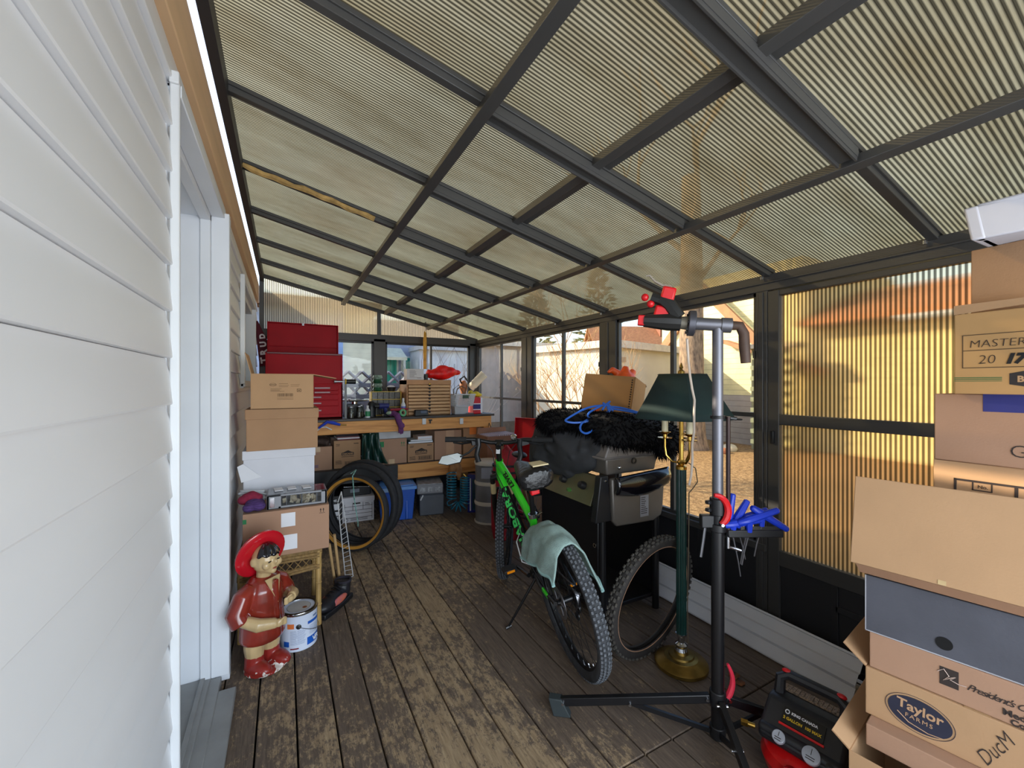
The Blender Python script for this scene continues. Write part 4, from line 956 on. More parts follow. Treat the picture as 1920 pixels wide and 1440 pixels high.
# ---------------------------------------------------------------- lower shelf
SZ = .5485
def mountain(mb, M, x, y, w):
    h = w * .36
    mb.prism([M @ V(p) for p in ((x, y, 0), (x + w, y, 0), (x + w, y + h * .62, 0), (x + w * .8, y + h * .75, 0), (x + w * .55, y + h * 1.15, 0), (x + w * .42, y + h * 1.05, 0), (x + w * .2, y + h * .75, 0), (x, y + h * .62, 0))], M.to_3x3() @ V((0, 0, .0006)))
def logobox(label, loc, size, rz=0):
    w, d, h = size; t = carton('logo_box', label, loc, size, CARD, rz)
    M = front(w, d, h); mb = MB(); mountain(mb, M, w * .28, h * .46, w * .46)
    pr(mb, M, w * .28, h * .40, w * .46, .005); textlines(mb, M, w * .08, h * .86, w * .22, 2, .014, 4); pr(mb, M, w * .74, h * .86, w * .18, .007); textlines(mb, M, w * .06, h * .26, w * .26, 3, .014, 5)
    for a in ((w * .40, h * .08, w * .5, .003), (w * .40, h * .08 + .042, w * .5, .003), (w * .4, h * .08, .003, .045), (w * .9, h * .08, .003, .045)): pr(mb, M, *a)
    barcode(mb, M, w * .43, h * .08 + .006, w * .44, .033, 6)
    mb.build('printing', INK, t, smooth=0)
    mb = MB(); text_mb(mb, 'CASCADES', w * .082, M @ Matrix.Translation((w * .51, h * .485, .0008)), align='CENTER', bold=.0008); mb.build('lettering', CARD2, t, smooth=0)
    return t
t = carton('cardboard_box', 'plain brown carton on the lower shelf nearest the left stack', (.30, 4.86, SZ), (.27, .36, .24), CARD3, tape=2)
mb = MB(); textlines(mb, front(.27, .36, .24), .02, .17, .2, 1, .01); pr(mb, front(.27, .36, .24), .02, .03, .12, .03); mb.build('printing', mat('faded purple ink', (140, 110, 120), .8), t, smooth=0)
def f(mb):
    mb.ell((0, 0, .05), (.11, .10, .05)); mb.tube([(.02, -.06, .05), (.09, -.10, .03)], [.04, .032], n=10); mb.tube([(-.08, -.04, .08), (.0, -.05, .13), (.05, 0, .1)], [.02, .02, .02], n=8)
o_ = blob('work_gloves_pile', mat('dark leather', (72, 54, 46), .7, var=.4, scale=14), None, f, .009, 2); o_.location = (.315, 4.80, SZ + .242); tag(o_, 'dark rolled leather gloves on the plain brown shelf carton', 'gloves')
logobox('logo carton on the lower shelf left of the dark green tarp', (.585, 4.88, SZ), (.265, .36, .29))
t = thing('magazine_pile', 'dark red and white magazines lying on the carton left of the tarp', 'magazines', (.585, 4.84, SZ + .2915))
for i, m_ in enumerate((mat('maroon cover', (108, 34, 44), .5), PAPER, mat('maroon cover', (108, 34, 44), .5))):
    mb = MB(); mb.box((.01 * i, 0, .006 + i * .012), (.22, .26, .011), (0, 0, .15 - i * .12)); mb.build('magazine', m_, t)
t = thing('green_tarp', 'dark green tarp hanging in folds from under the bench top', 'tarp', (.81, 4.662, .57))
def tf(u, v):
    z = .335 * v; wob = .018 * sin(18 * u + 3 * v) + .012 * sin(31 * u + 1.5 - 4 * v)
    wd = .085 + .02 * (1 - v) + .03 * (1 - v) ** 3
    return ((u - .5) * 2 * wd + (.045 * (1 - v) ** 2), -.022 + wob * (1.1 - .3 * v), z)
mb = MB(); mb.grid(tf, 36, 16); o_ = mb.build('tarp_cloth', mat('dark green tarp plastic', (24, 62, 54), .35, var=.3, scale=8), t, smooth=60, solid=.003, normals=False)
t = carton('cardboard_box', 'brown carton with green arrows on the lower shelf under a white lid', (1.045, 4.88, SZ), (.33, .36, .275), CARD3)
M = front(.33, .36, .275); mb = MB(); arrows(mb, M, .265, .19, .05); pr(mb, M, .02, .19, .06, .06); mb.build('green_printing', GREENINK, t, smooth=0)
mb = MB(); pr(mb, M, .13, .0, .065, .052); mb.build('tan_label', mat('tan paper', (214, 182, 144), .7), t, smooth=0)
o_ = MB().box((0, 0, .05), (.39, .34, .10)).build('foam_lid', mat('pale grey foam', (198, 200, 204), .7), None, bevel=.004); o_.location = (1.065, 4.89, SZ + .2765); tag(o_, 'pale grey flat box lid on the carton with green arrows', 'lid')
logobox('logo carton on the lower shelf under the green and white books', (1.372, 4.88, SZ), (.30, .36, .205))
bz = SZ + .2065
for nm, lab, w_, h_, col, dx in (('book', 'dark green book lying on the right logo carton', .29, .026, (24, 74, 78), 0), ('book', 'white book between the green book and the pink book', .25, .016, (222, 222, 214), .01), ('book', 'pinkish cream book on top of the shelf book pile', .17, .036, (226, 196, 176), .05)):
    t = thing(nm, lab, 'book', (1.37 + dx, 4.80, bz)); mb = MB(); mb.box((0, 0, h_ / 2), (w_, .2, h_)); mb.build('cover', mat('cover %d' % col[0], col, .6), t, bevel=.002)
    mb = MB(); mb.box((0, -.1, h_ / 2), (w_ * .96, .006, h_ * .7)); mb.build('pages', PAPER, t); bz += h_ + .0005
t = carton('cardboard_box', 'tall taped brown carton on the lower shelf right of the books', (1.70, 4.88, SZ), (.335, .36, .335), CARD3)
mb = MB(); pr(mb, front(.335, .36, .335), .14, 0, .10, .335); pr(mb, front(.335, .36, .335), .155, .1, .012, .12, .001); mb.build('tape_strip', mat('shiny tan tape', (200, 160, 128), .3), t, smooth=0)
t = carton('cardboard_box', 'brown carton with an orange paper at the right end of the lower shelf', (2.0, 4.88, SZ), (.22, .36, .36), CARD)
mb = MB(); pr(mb, front(.22, .36, .36), .08, .27, .09, .09); mb.build('orange_paper', mat('orange paper', (244, 134, 46), .6), t, smooth=0)
t = thing('trigger_clamp', 'blue trigger clamp hanging on the bench front beside the box stack', 'clamp', (.40, 4.57, .95))
mb = MB(); mb.tube([(-.10, 0, .04), (-.02, -.005, .10), (.03, -.005, .09), (.10, 0, .065)], [.010, .016, .018, .012], n=8); mb.build('blue_handle', mat('bright blue plastic', (38, 70, 190), .4), t)
mb = MB(); mb.tube([(-.14, .01, -.01), (-.08, 0, .05), (-.03, -.01, .05), (.02, -.012, .02)], .007, n=6); mb.build('white_trigger', WHITE, t)
mb = MB(); mb.cyl((.10, 0, .065), (.16, .0, .06), .006); mb.build('bar', mat('brass bar', (150, 120, 60), .4, metal=.8), t)
mb = MB(); mb.tube([(0, .0, .1), (0, .02, .122)], .004, n=6); mb.build('hook', STEEL, t)

# ---------------------------------------------------------------- floor under the bench
t = thing('storage_bin', 'blue plastic storage bin with lid on the deck under the bench', 'bin', (1.06, 4.58, 0), R(-8)); t.scale = (1, 1, .90)
mb = MB(); mb.box((0, 0, .18), (.32, .30, .36), taper=(1.16, 1.14))
for x in (-.1, 0, .1): mb.box((x, -.158, .17), (.03, .016, .32), (R(-3.2), 0, 0))
BLUE = mat('blue bin plastic', (36, 92, 196), .4, var=.1, scale=3)
mb.build('bin_body', BLUE, t, bevel=.012)
mb = MB(); mb.box((0, 0, .375), (.40, .37, .04)); mb.box((0, 0, .40), (.34, .31, .012)); mb.build('bin_lid', mat('pale blue lid', (96, 150, 220), .4), t, bevel=.01)
mb = MB(); mb.box((-.12, -.187, .368), (.075, .012, .045)); mb.build('white_handle', mat('pale handle', (150, 186, 232), .4), t, bevel=.004)
t = thing('tool_box', 'dark grey tool box on the deck right of the blue bin', 'tool box', (1.445, 4.60, 0), R(-10))
mb = MB(); mb.box((0, 0, .11), (.26, .34, .22), taper=(1.02, 1)); mb.box((0, 0, .225), (.25, .33, .02)); mb.build('case', mat('slate grey plastic', (84, 90, 100), .45), t, bevel=.012)
mb = MB(); mb.box((-.11, -.178, .2), (.012, .016, .06), (0, .5, 0)); mb.build('latch', WHITE, t)
t = thing('organizer_case', 'clear topped grey organizer case lying on the dark grey tool box', 'organizer', (1.43, 4.59, .2355), R(-12))
mb = MB(); mb.box((0, 0, .05), (.28, .34, .10)); mb.build('case', GREYP, t, bevel=.012)
mb = MB(); mb.box((0, 0, .104), (.27, .33, .012)); 
mb.build('clear_lid', mat('frosted clear lid', (168, 172, 178), .25, var=.3, scale=18), t, bevel=.004)
for k in range(3):
    mb = MB(); mb.box((-.08 + k * .08, -.172, .05), (.055, .008, .05)); mb.build('latch_window', mat('pale window', (190, 194, 200), .3, var=.4, scale=50), t, bevel=.003)
HOSE = mat('teal hose', (30, 120, 150), .3)
t = thing('air_hose', 'coiled teal air hose standing on the deck under the bench', 'hose', (1.70, 4.38, 0), R(-28))
path = [(-.075, .44)] + [(-.075, .44 - .3 * i / 12) for i in range(1, 12)] + [(-.075 * cos(a), .135 - .075 * sin(a)) for a in [pi * k / 8 for k in range(1, 8)]] + [(.075, .135 + .26 * i / 12) for i in range(12)]
pts = []; n = len(path)
for i in range(n * 14):
    k = i / 14; a = int(min(k, n - 1.001)); f_ = k - a
    if a + 1 >= n: break
    px, pz = path[a][0] * (1 - f_) + path[a + 1][0] * f_, path[a][1] * (1 - f_) + path[a + 1][1] * f_
    dx, dz = path[a + 1][0] - path[a][0], path[a + 1][1] - path[a][1]; L_ = sqrt(dx * dx + dz * dz) or 1
    nx, nz = -dz / L_, dx / L_; th = i / 14 * 2 * pi * .80
    pts.append((px + .052 * cos(th) * nx, .052 * sin(th), pz + .052 * cos(th) * nz + .004))
mb = MB(); mb.tube(pts, .0062, n=6); mb.build('coil', HOSE, t)
mb = MB(); mb.cyl((.085, 0, .40), (.06, 0, .43), .01); mb.build('brass_fitting', BRASS, t)
t = thing('leather_gloves', 'tan leather work gloves hanging from the lower shelf above the teal hose', 'gloves', (1.70, 4.565, .36))
def f(mb):
    mb.tube([(0, 0, .20), (.01, -.01, .1), (-.02, -.02, .02)], [.04, .05, .03], n=10); mb.tube([(.05, 0, .19), (.07, -.01, .08), (.08, -.02, -.04)], [.035, .045, .02], n=10)
    for dx, l in ((-.05, .05), (-.02, .08), (.02, .06)): mb.tube([(dx, -.02, .04), (dx * 1.3, -.02, .04 - l)], [.016, .010], n=6)
blob('leather', mat('tan leather', (176, 124, 76), .7, var=.3, scale=18), t, f, .007, 2)
mb = MB(); mb.tube([(.02, .02, .15), (.03, .04, .19)], .006, n=6); mb.build('hanging_string', BLACK, t)
t = thing('blue_case', 'tall dark blue boxed tool standing between the hose and the drawer tower', 'case', (1.885, 4.34, 0), R(-30))
mb = MB(); mb.box((0, 0, .21), (.15, .10, .42)); mb.build('carton', mat('glossy navy carton', (28, 34, 120), .25), t, bevel=.003)
mb = MB(); mb.box((.02, -.051, .2), (.09, .004, .34)); mb.build('clear_window', mat('dark teal window', (24, 66, 84), .1), t)
mb = MB(); mb.box((-.045, -.052, .2), (.012, .004, .36)); mb.build('white_stripe', PAPER, t)
t = thing('drawer_tower', 'rounded three drawer plastic tower with cream rims behind the green bike', 'drawer tower', (1.90, 3.96, 0), R(-28))
for k in range(3):
    z = .02 + k * .205
    mb = MB(); mb.lathe([(.0, z), (.155, z), (.155, z + .165), (.0, z + .165)], n=32, M=Matrix.Diagonal((1.05, .9, 1, 1))); mb.build('drawer', mat('smoky grey drawer', (136, 134, 134), .35, var=.3, scale=5), t)
    mb = MB(); mb.lathe([(.0, z + .166), (.16, z + .166), (.165, z + .185), (.16, z + .204), (0, z + .204)], n=32, M=Matrix.Diagonal((1.05, .9, 1, 1))); mb.build('rim', mat('cream plastic', (222, 212, 194), .4), t)
mb = MB(); mb.lathe([(0, 0), (.16, 0), (.165, .019), (0, .019)], n=32, M=Matrix.Diagonal((1.05, .9, 1, 1))); mb.build('base', mat('cream plastic', (222, 212, 194), .4), t)
mb = MB(); mb.span((-.09, -.143, .47), (.02, -.139, .58)); mb.build('sticker', mat('grey sticker', (150, 150, 156), .5), t)
# file box and black boxes behind the tires
w_, d_, h_ = .31, .36, .255
t = carton('file_box', 'white file box with black ruled label seen through the tied tires', (.69, 4.77, 0), (w_, d_, h_), mat('white file carton', (218, 216, 220), .7, var=.04), R(-4), lid=.05)
M = front(w_, d_, h_); mb = MB()
for y in (.045, .085, .12, .16): pr(mb, M, .02, y, .27, .004)
for x, y0, y1 in ((.02, .02, .19), (.29, .02, .19), (.10, .12, .2), (.2, .12, .2)): pr(mb, M, x, y0, .004, y1 - y0)
textlines(mb, M, .03, .105, .06, 1, .008); pr(mb, M, .105, .185, .07, .014); textlines(mb, M, .08, .035, .17, 2, .014, 2); textlines(mb, M, .22, .185, .06, 2, .014, 3)
mb.ring([(.012, 0), (.016, 0), (.016, .0006), (.012, .0006)], nu=16, M=M @ Matrix.Translation((.04, .028, 0)))
mb.build('printing', INK, t, smooth=0)
t = carton('black_box', 'black carton with HOME lettering and white panels behind the tied tires', (.405, 4.77, 0), (.22, .36, .29), BLACK, tape=False)
M = front(.22, .36, .29); mb = MB(); pr(mb, M, .06, .15, .14, .06); pr(mb, M, .08, .09, .11, .04); pr(mb, M, .09, .03, .1, .05); mb.build('white_panel', PAPER, t, smooth=0)
mb = MB(); text_mb(mb, 'HOME', .03, M @ Matrix.Translation((.09, .235, .0005)), bold=.001); mb.build('lettering', PAPER, t, smooth=0)
t = thing('radio', 'black radio with antenna lying on the white file box under the bench', 'radio', (.67, 4.72, .2585))
mb = MB(); mb.box((0, 0, .045), (.28, .16, .09)); mb.build('case', BLACK, t, bevel=.008)
mb = MB(); mb.box((-.02, -.081, .055), (.09, .004, .035)); mb.build('display', mat('grey display', (120, 126, 136), .3), t)
mb = MB(); mb.cyl((-.13, -.085, .105), (.14, -.085, .085), .0035); mb.build('antenna', CHROME, t)

# ---------------------------------------------------------------- right of the bench
t = carton('cardboard_box', 'tall brown carton standing behind the red bag under the open red toolbox', (2.17, 4.30, 0), (.34, .26, .60), CARD, tape=False)
t = carton('flat_box', 'shallow open box of ruled papers right of the bench end', (2.14, 4.29, .602), (.38, .28, .25), mat('brownish red carton', (156, 110, 84), .7), open_top=True, flaps=(('b', 2, .07),))
mb = MB()
for i in range(14): mb.span((-.17 + i * .025, -.13, .20 + .002 * i), (-.155 + i * .025, .13, .256 + .001 * i))
mb.build('ruled_papers', mat('lilac paper', (206, 190, 200), .7), t, smooth=0)
t = carton('cardboard_box', 'brown carton supporting the open red toolbox by the right windows', (2.235, 3.72, 0), (.27, .42, .60), CARD3)
t = thing('red_toolbox', 'red metal toolbox with its lid raised in front of the right windows', 'toolbox', (2.205, 3.74, .602), R(-68))
mb = MB()
for a, b in (((-.22, -.11, 0), (.22, .11, .01)), ((-.22, -.11, 0), (-.212, .11, .23)), ((.212, -.11, 0), (.22, .11, .23)), ((-.22, -.11, 0), (.22, -.102, .23)), ((-.22, .102, 0), (.22, .11, .23))): mb.span(a, b)
mb.build('tray', TOOLRED, t, bevel=.003)
mb = MB(); L0 = Matrix.Translation((0, .115, .235)) @ Euler((R(-4), 0, 0)).to_matrix().to_4x4()
m2 = MB(L0)
for a, b in (((-.225, 0, 0), (.225, .01, .23)), ((-.225, -.045, 0), (-.217, 0, .23)), ((.217, -.045, 0), (.225, 0, .23)), ((-.225, -.045, .222), (.225, 0, .23))): m2.span(a, b)
m2.build('lid', mat('bright red enamel', (216, 12, 34), .35, coat=.4), t, bevel=.003)
mb = MB(); mb.span((-.2, -.09, .12), (.2, .09, .135)); mb.cyl((-.15, 0, .16), (.1, .02, .16), .015); mb.cyl((-.1, .05, .16), (.15, .04, .17), .01); mb.build('tools', mat('mixed hand tools', (150, 120, 90), .5, var=.5, scale=20), t)
t = thing('red_bag', 'tall red canvas bag with black straps standing behind the green bike', 'bag', (1.82, 3.45, 0), R(-30)); t.scale = (.85, .85, 1)
def f(mb):
    mb.lathe([(0, 0), (.15, .0), (.17, .1), (.175, .4), (.16, .62), (.12, .76), (.04, .83), (0, .84)], n=24, M=Matrix.Diagonal((1, .7, 1, 1))); mb.ell((.02, -.08, .35), (.11, .07, .18)); mb.tube([(-.08, 0, .74), (0, -.03, .86), (.09, 0, .74)], [.02, .025, .02], n=8)
blob('canvas', mat('red canvas', (170, 20, 36), .7, var=.3, scale=9, bump=.3, bscale=18), t, f, .012, 3)
for z, a in ((.56, .15), (.62, .2), (.68, .22)):
    mb = MB(); mb.ring([(.162, z - .010), (.172, z - .010), (.172, z + .010), (.162, z + .010)], nu=40, M=Matrix.Diagonal((1.02 - (z - .56) * .7, .74 - (z - .56) * .4, 1, 1))); mb.build('strap', BLACK, t)
# ================================================================ BICYCLES
def bmat(x, y, t, l):
    d = V((sin(t), cos(t), 0)); rt = V((cos(t), -sin(t), 0)); z = V((0, 0, 1))
    u = z * cos(l) - rt * sin(l); r = rt * cos(l) + z * sin(l)
    M = Matrix((r, d, u)).transposed().to_4x4(); M.translation = V((x, y, 0)); return M
GREEN = mat('neon green frame paint', (58, 226, 44), .3, var=.06, coat=.4)
GBLACK = mat('satin black frame', (18, 18, 20), .35)
TREAD = mat('dusty grey tread', (104, 108, 114), .9, var=.25, scale=40)
DUST = mat('dusty tire rubber', (60, 62, 66), .85, var=.3, scale=30)
RIMB = mat('black rim', (22, 22, 24), .4)
YAX = Euler((0, R(90), 0)).to_matrix().to_4x4()        # local Z -> lateral X
def wheel(parent, c, Rw, w, spokes=28, rim=RIMB, tread=TREAD, knob=True, xf=Matrix(), rimline=None, reflector=False):
    T = xf @ Matrix.Translation(c) @ YAX
    tm = tire_mesh(Rw, w); mb = MB(); mb.add(tm.v, tm.f, T); tire = mb.build('tire', DUST if knob else RUBBER, parent, smooth=50)
    if knob:
        k = knobs(MB(), Rw, w, 92, .8); mb = MB(); mb.add(k.v, k.f, T); o = mb.build('tread_knobs', tread, tire, smooth=0)
    mb = MB(); mb.ring([(Rw - .048, -.012), (Rw - .040, -.016), (Rw - .04, .016), (Rw - .048, .012), (Rw - .062, .008), (Rw - .062, -.008)], nu=72, M=T); mb.build('rim', rim, parent, smooth=50)
    mb = MB()
    for i in range(spokes):
        a = 2 * pi * i / spokes; s = 1 if i % 2 else -1; b = a + (.5 if i % 4 < 2 else -.5)
        mb.tube([T @ V((.024 * cos(b), .024 * sin(b), s * .03)), T @ V(((Rw - .058) * cos(a), (Rw - .058) * sin(a), s * .004))], .0013, n=4)
    mb.build('spokes', STEEL if rimline else BLACKMETAL, parent)
    mb = MB()
    for i in range(spokes):
        a = 2 * pi * i / spokes; mb.box((0, 0, 0), (.012, .004, .004)); k = len(mb.v) - 8; MM = T @ Euler((0, 0, a)).to_matrix().to_4x4() @ Matrix.Translation((Rw - .068, 0, 0))
        for q in range(k, k + 8): mb.v[q] = MM @ mb.v[q]
    mb.build('spoke_nipples', CHROME, parent) if knob else None
    mb = MB(); mb.lathe([(0, -.055), (.012, -.055), (.012, -.034), (.03, -.033), (.03, -.027), (.016, -.025), (.016, .025), (.03, .027), (.03, .033), (.012, .034), (.012, .055), (0, .055)], n=18, M=T); mb.build('hub', BLACKMETAL, parent)
    mb = MB(); mb.ring([(.052, -.046), (.08, -.046), (.08, -.044), (.052, -.044)], nu=36, M=T)
    for i in range(6):
        a = i * pi / 3; mb.tube([T @ V((.02 * cos(a), .02 * sin(a), -.045)), T @ V((.06 * cos(a + .4), .06 * sin(a + .4), -.045))], .004, n=4)
    mb.build('brake_disc', STEEL, parent)
    if reflector:
        mb = MB(); mb.box((0, 0, 0), (.075, .022, .008)); k = len(mb.v) - 8; MM = T @ Euler((0, 0, reflector)).to_matrix().to_4x4() @ Matrix.Translation((Rw * .62, 0, -.012))
        for q in range(k, k + 8): mb.v[q] = MM @ mb.v[q]
        mb.build('wheel_reflector', WHITE, parent, bevel=.003)
BM = bmat(1.313, 1.697, .182, .1945)
bike = thing('bicycle', 'green and black mountain bike leaning on its kickstand beside the barbecue', 'bicycle', mw=BM)
Rw = .36
wheel(bike, (0, 0, Rw), Rw, .029, reflector=R(62))
SP = V((0, .861, .86)); SA = V((0, -.383, .924)).normalized()
ST = Matrix.Translation(SP) @ Matrix.Rotation(R(-26), 4, SA) @ Matrix.Translation(-SP)
wheel(bike, (0, 1.12, Rw), Rw, .029, xf=ST)
# cassette, derailleur, chainring
T = Matrix.Translation((0, 0, Rw)) @ YAX
mb = MB()
for k in range(8): r = .055 - k * .0048; mb.ring([(r - .012, .030 + k * .0036), (r, .030 + k * .0036), (r, .032 + k * .0036), (r - .012, .032 + k * .0036)], nu=30, M=T)
mb.build('cassette', STEEL, bike)
mb = MB(); mb.tube([(.06, .0, .33), (.07, .03, .27), (.06, .06, .22)], .008, n=6); mb.ring([(.012, -.004), (.022, -.004), (.022, .004), (.012, .004)], (.06, .06, .215), nu=16, M=YAX); mb.ring([(.012, -.004), (.022, -.004), (.022, .004), (.012, .004)], (.062, .03, .275), nu=16, M=YAX); mb.build('derailleur', BLACKMETAL, bike)
mb = MB(); mb.ring([(.062, .044), (.078, .044), (.078, .048), (.062, .048)], (0, .43, .31), nu=36, M=YAX)
for i in range(5): a = i * 2 * pi / 5; mb.tube([(.046, .43, .31), (.046, .43 + .066 * cos(a), .31 + .066 * sin(a))], .006, n=5)
mb.build('chainring', BLACKMETAL, bike)
mb = MB(); mb.tube([(.047, .43, .388), (.047, .0, .415)], .004, n=5); mb.tube([(.047, .43, .232), (.06, .06, .195)], .004, n=5); mb.build('chain', STEEL, bike)
# frame
H0, H1 = V((0, .834, .93)), V((0, .888, .80)); BB = V((0, .43, .31)); SJ = V((0, .318, .665))
mb = MB(); mb.tube([H0, H1], [.026, .028], n=16); mb.tube([H0 + V((0, .006, -.025)), (0, .58, .80), SJ + V((0, .0, -.01))], [.026, .024, .022], n=14); mb.tube([H1 + V((0, -.01, .01)), H1 + V((0, -.075, -.07))], [.030, .026], n=14)
mb.tube([SJ + V((0, -.006, .03)), SJ + V((0, .04, -.13))], [.021, .02], n=14)
for s in (-1, 1): mb.tube([SJ + V((0, .01, -.05)), (s * .045, .17, .52)], [.012, .011], n=8)
mb.tube([(-.045, .17, .52), (.045, .17, .52)], .009, n=8)
fr = mb.build('green_frame', GREEN, bike)
mb = MB(); mb.tube([H1 + V((0, -.07, -.065)), BB + V((0, .02, .015))], [.028, .026], n=14); mb.tube([SJ + V((0, .038, -.12)), BB], [.02, .021], n=14)
mb.cyl(BB + V((-.04, 0, 0)), BB + V((.04, 0, 0)), .026)
for s in (-1, 1): mb.tube([BB + V((s * .02, -.02, 0)), (s * .05, .25, .325), (s * .066, .0, .36)], [.014, .013, .011], n=8); mb.tube([(s * .045, .175, .525), (s * .066, .03, .39)], [.0112, .009], n=8)
mb.build('black_frame', GBLACK, bike)
mb = MB()
dd = (H1 - BB).normalized(); side = V((-1, 0, 0)); upn = side.cross(dd)
pn = V((0, -dd.z, dd.y)); ln = (V((-1, 0, 0)) * .72 + pn * .70).normalized()
DF = frame(BB + dd * .12 + ln * .0285, dd, ln.cross(dd)); text_mb(mb, 'DIABORA', .066, DF @ Matrix.Translation((0, -.024, 0)) @ Matrix.Diagonal((1.55, 1.0, 1, 1)), ext=.0025, bold=.0018)
mb.build('lettering', mat('green frame lettering', (70, 232, 110), .4), bike, smooth=0)
mb = MB(); td = (V((0, .80, .895)) - V((0, .5, .765))).normalized()
tn = V((0, -td.z, td.y)); tl = (V((-1, 0, 0)) * .72 + tn * .70).normalized(); text_mb(mb, 'LEVEL', .042, frame(V((0, .56, .793)) + tl * .0245, td, tl.cross(td)) @ Matrix.Translation((0, -.014, 0)) @ Matrix.Diagonal((1.5, 1, 1, 1)), ext=.0015, bold=.0006, shear=.3); mb.build('tube_lettering', GBLACK, bike, smooth=0)
mb = MB(); mb.box((-.064, .14, .348), (.012, .07, .024), (.08, 0, 0)); mb.build('green_stay_badge', GREEN, bike, bevel=.003)
mb = MB(); mb.lathe([(.031, -.02), (.033, -.02), (.033, .02), (.031, .02)], n=16, M=frame(H0 + V((0, 0, -.03)), (1, 0, 0), (0, .924, .383))); mb.build('seat_collar', CHROME, bike) if False else None
mb = MB(); mb.ring([(.021, -.012), (.027, -.012), (.027, .012), (.021, .012)], SJ + V((0, -.01, .035)), nu=18); mb.tube([SJ + V((.02, -.03, .035)), SJ + V((.05, -.02, .04)), SJ + V((.055, .02, .035))], .005, n=6); mb.build('seat_clamp', CHROME, bike)
mb = MB(); mb.tube([SJ, (0, .24, .945)], .0145, n=12); mb.build('seat_post', GBLACK, bike)
sad = MB(); rings = []
for y, w_, h_ in ((.44, .022, .024), (.39, .034, .036), (.30, .052, .044), (.20, .085, .046), (.13, .105, .046), (.09, .09, .034)):
    rings.append([V((w_ * cos(a), y, .972 + h_ * sin(a) - (.035 if sin(a) < 0 else 0))) for a in [2 * pi * k / 14 for k in range(14)]])
sad.ring_tube(rings); o_ = sad.build('saddle', mat('crinkled black plastic cover', (22, 22, 24), .38, bump=.7, bscale=28, coat=.05), bike, sub=1)
mb = MB(); mb.prism([(-.01, .12, 1.020), (.07, .10, 1.018), (.06, .19, 1.020), (.0, .21, 1.021)], (0, .003, .006)); mb.build('cream_cloth_patch', mat('cream padding', (232, 214, 168), .8), o_)
mb = MB(); mb.box((0, .20, .875), (.05, .03, .045)); mb.build('tail_reflector', mat('red reflector', (226, 20, 34), .15, coat=.6), bike, bevel=.006)
# fork, stem, bar: turned with the front wheel
def S(p): return ST @ V(p)
mb = MB()
for s in (-1, 1): mb.tube([S((s * .062, .915, .78)), S((s * .062, 1.01, .56)), S((s * .062, 1.115, .37))], [.018, .021, .018], n=10)
mb.tube([S((-.066, .90, .79)), S((0, .89, .815)), S((.066, .90, .79))], .022, n=10); mb.tube([S((-.062, 1.02, .60)), S((-.05, 1.06, .67)), S((.05, 1.06, .67)), S((.062, 1.02, .60))], .012, n=8); mb.build('fork', GBLACK, bike)
mb = MB()
for s in (-1, 1): mb.tube([S((s * .062, .93, .745)), S((s * .062, .965, .665))], .0205, n=10)
mb.build('fork_decal', mat('gold fork decal', (196, 176, 130), .4), bike)
mb = MB(); mb.tube([S((0, .836, .925)), S((0, .79, 1.03))], .019, n=14); mb.tube([S((0, .795, 1.025)), S((0, .85, 1.045))], .018, n=12); mb.tube([S((-.028, .85, 1.045)), S((.028, .85, 1.045))], .022, n=12); mb.build('stem', GBLACK, bike)
mb = MB(); mb.box((0, 0, 0), (.026, .003, .03)); k0 = len(mb.v) - 8; MM = ST @ Matrix.Translation((0, .775, 1.0)) @ Euler((R(-22), 0, 0)).to_matrix().to_4x4()
for q in range(k0, k0 + 8): mb.v[q] = MM @ mb.v[q]
mb.build('stem_badge', WHITE, bike)
bar = [(-.36, .80, 1.075), (-.17, .835, 1.07), (-.06, .85, 1.046), (.06, .85, 1.046), (.17, .835, 1.07), (.36, .80, 1.075)]
mb = MB(); mb.tube([S(p) for p in bar], .014, n=12); mb.build('handlebar', GBLACK, bike)
for s in (-1, 1):
    mb = MB(); mb.tube([S((s * .225, .826, 1.071)), S((s * .365, .80, 1.075))], .0185, n=12); mb.build('grip', mat('ribbed rubber grip', (30, 30, 32), .8, bump=.4, bscale=120), bike)
    mb = MB(); mb.tube([S((s * .20, .83, 1.072)), S((s * .19, .86, 1.05)), S((s * .27, .885, 1.03)), S((s * .33, .88, 1.04))], [.012, .011, .007, .006], n=8); mb.box(S((s * .17, .85, 1.05)), (.05, .04, .035)); mb.build('brake_lever', BLACK, bike)
    mb = MB(); mb.tube([S((s * .145, .835, 1.075)), S((s * .14, .83, 1.03)), S((s * .15, .80, .97)), S((s * .135, .79, .925))], [.022, .018, .017, .020], n=10); mb.build('bar_end', BLACK, bike)
mb = MB(); mb.tube([S((-.155, .82, 1.03)), S((-.20, .78, .99)), S((-.25, .74, .97))], .007, n=8); ma = mb.build('mirror_arm', BLACK, bike)
cxm = S((-.31, .73, .955)); fx = V((1, -.25, .02)); fn = V((-.15, -.97, .3))
MF = frame(cxm, fx, fn.cross(fx))
hexp = [(-.085, -.008), (-.055, .030), (.05, .030), (.08, .008), (.055, -.030), (-.03, -.030)]
mb = MB(); mb.prism([MF @ V((x * 1.06, y * 1.14, -.004)) for x, y in hexp], MF.to_3x3() @ V((0, 0, -.014))); hs = mb.build('mirror_housing', BLACK, bike, bevel=.003)
mb = MB(); mb.prism([MF @ V((x, y, -.003)) for x, y in hexp], MF.to_3x3() @ V((0, 0, .004))); mb.build('mirror_glass', mat('mirror', (225, 236, 240), .03, metal=1.0, var=.01), hs)
mb = MB(); mb.lathe([(0, 0), (.022, 0), (.022, .014), (.014, .024), (0, .026)], n=18, M=frame(S((.10, .825, 1.085)), (1, 0, 0), (0, .5, .85))); mb.build('bell', CHROME, bike)
mb = MB()
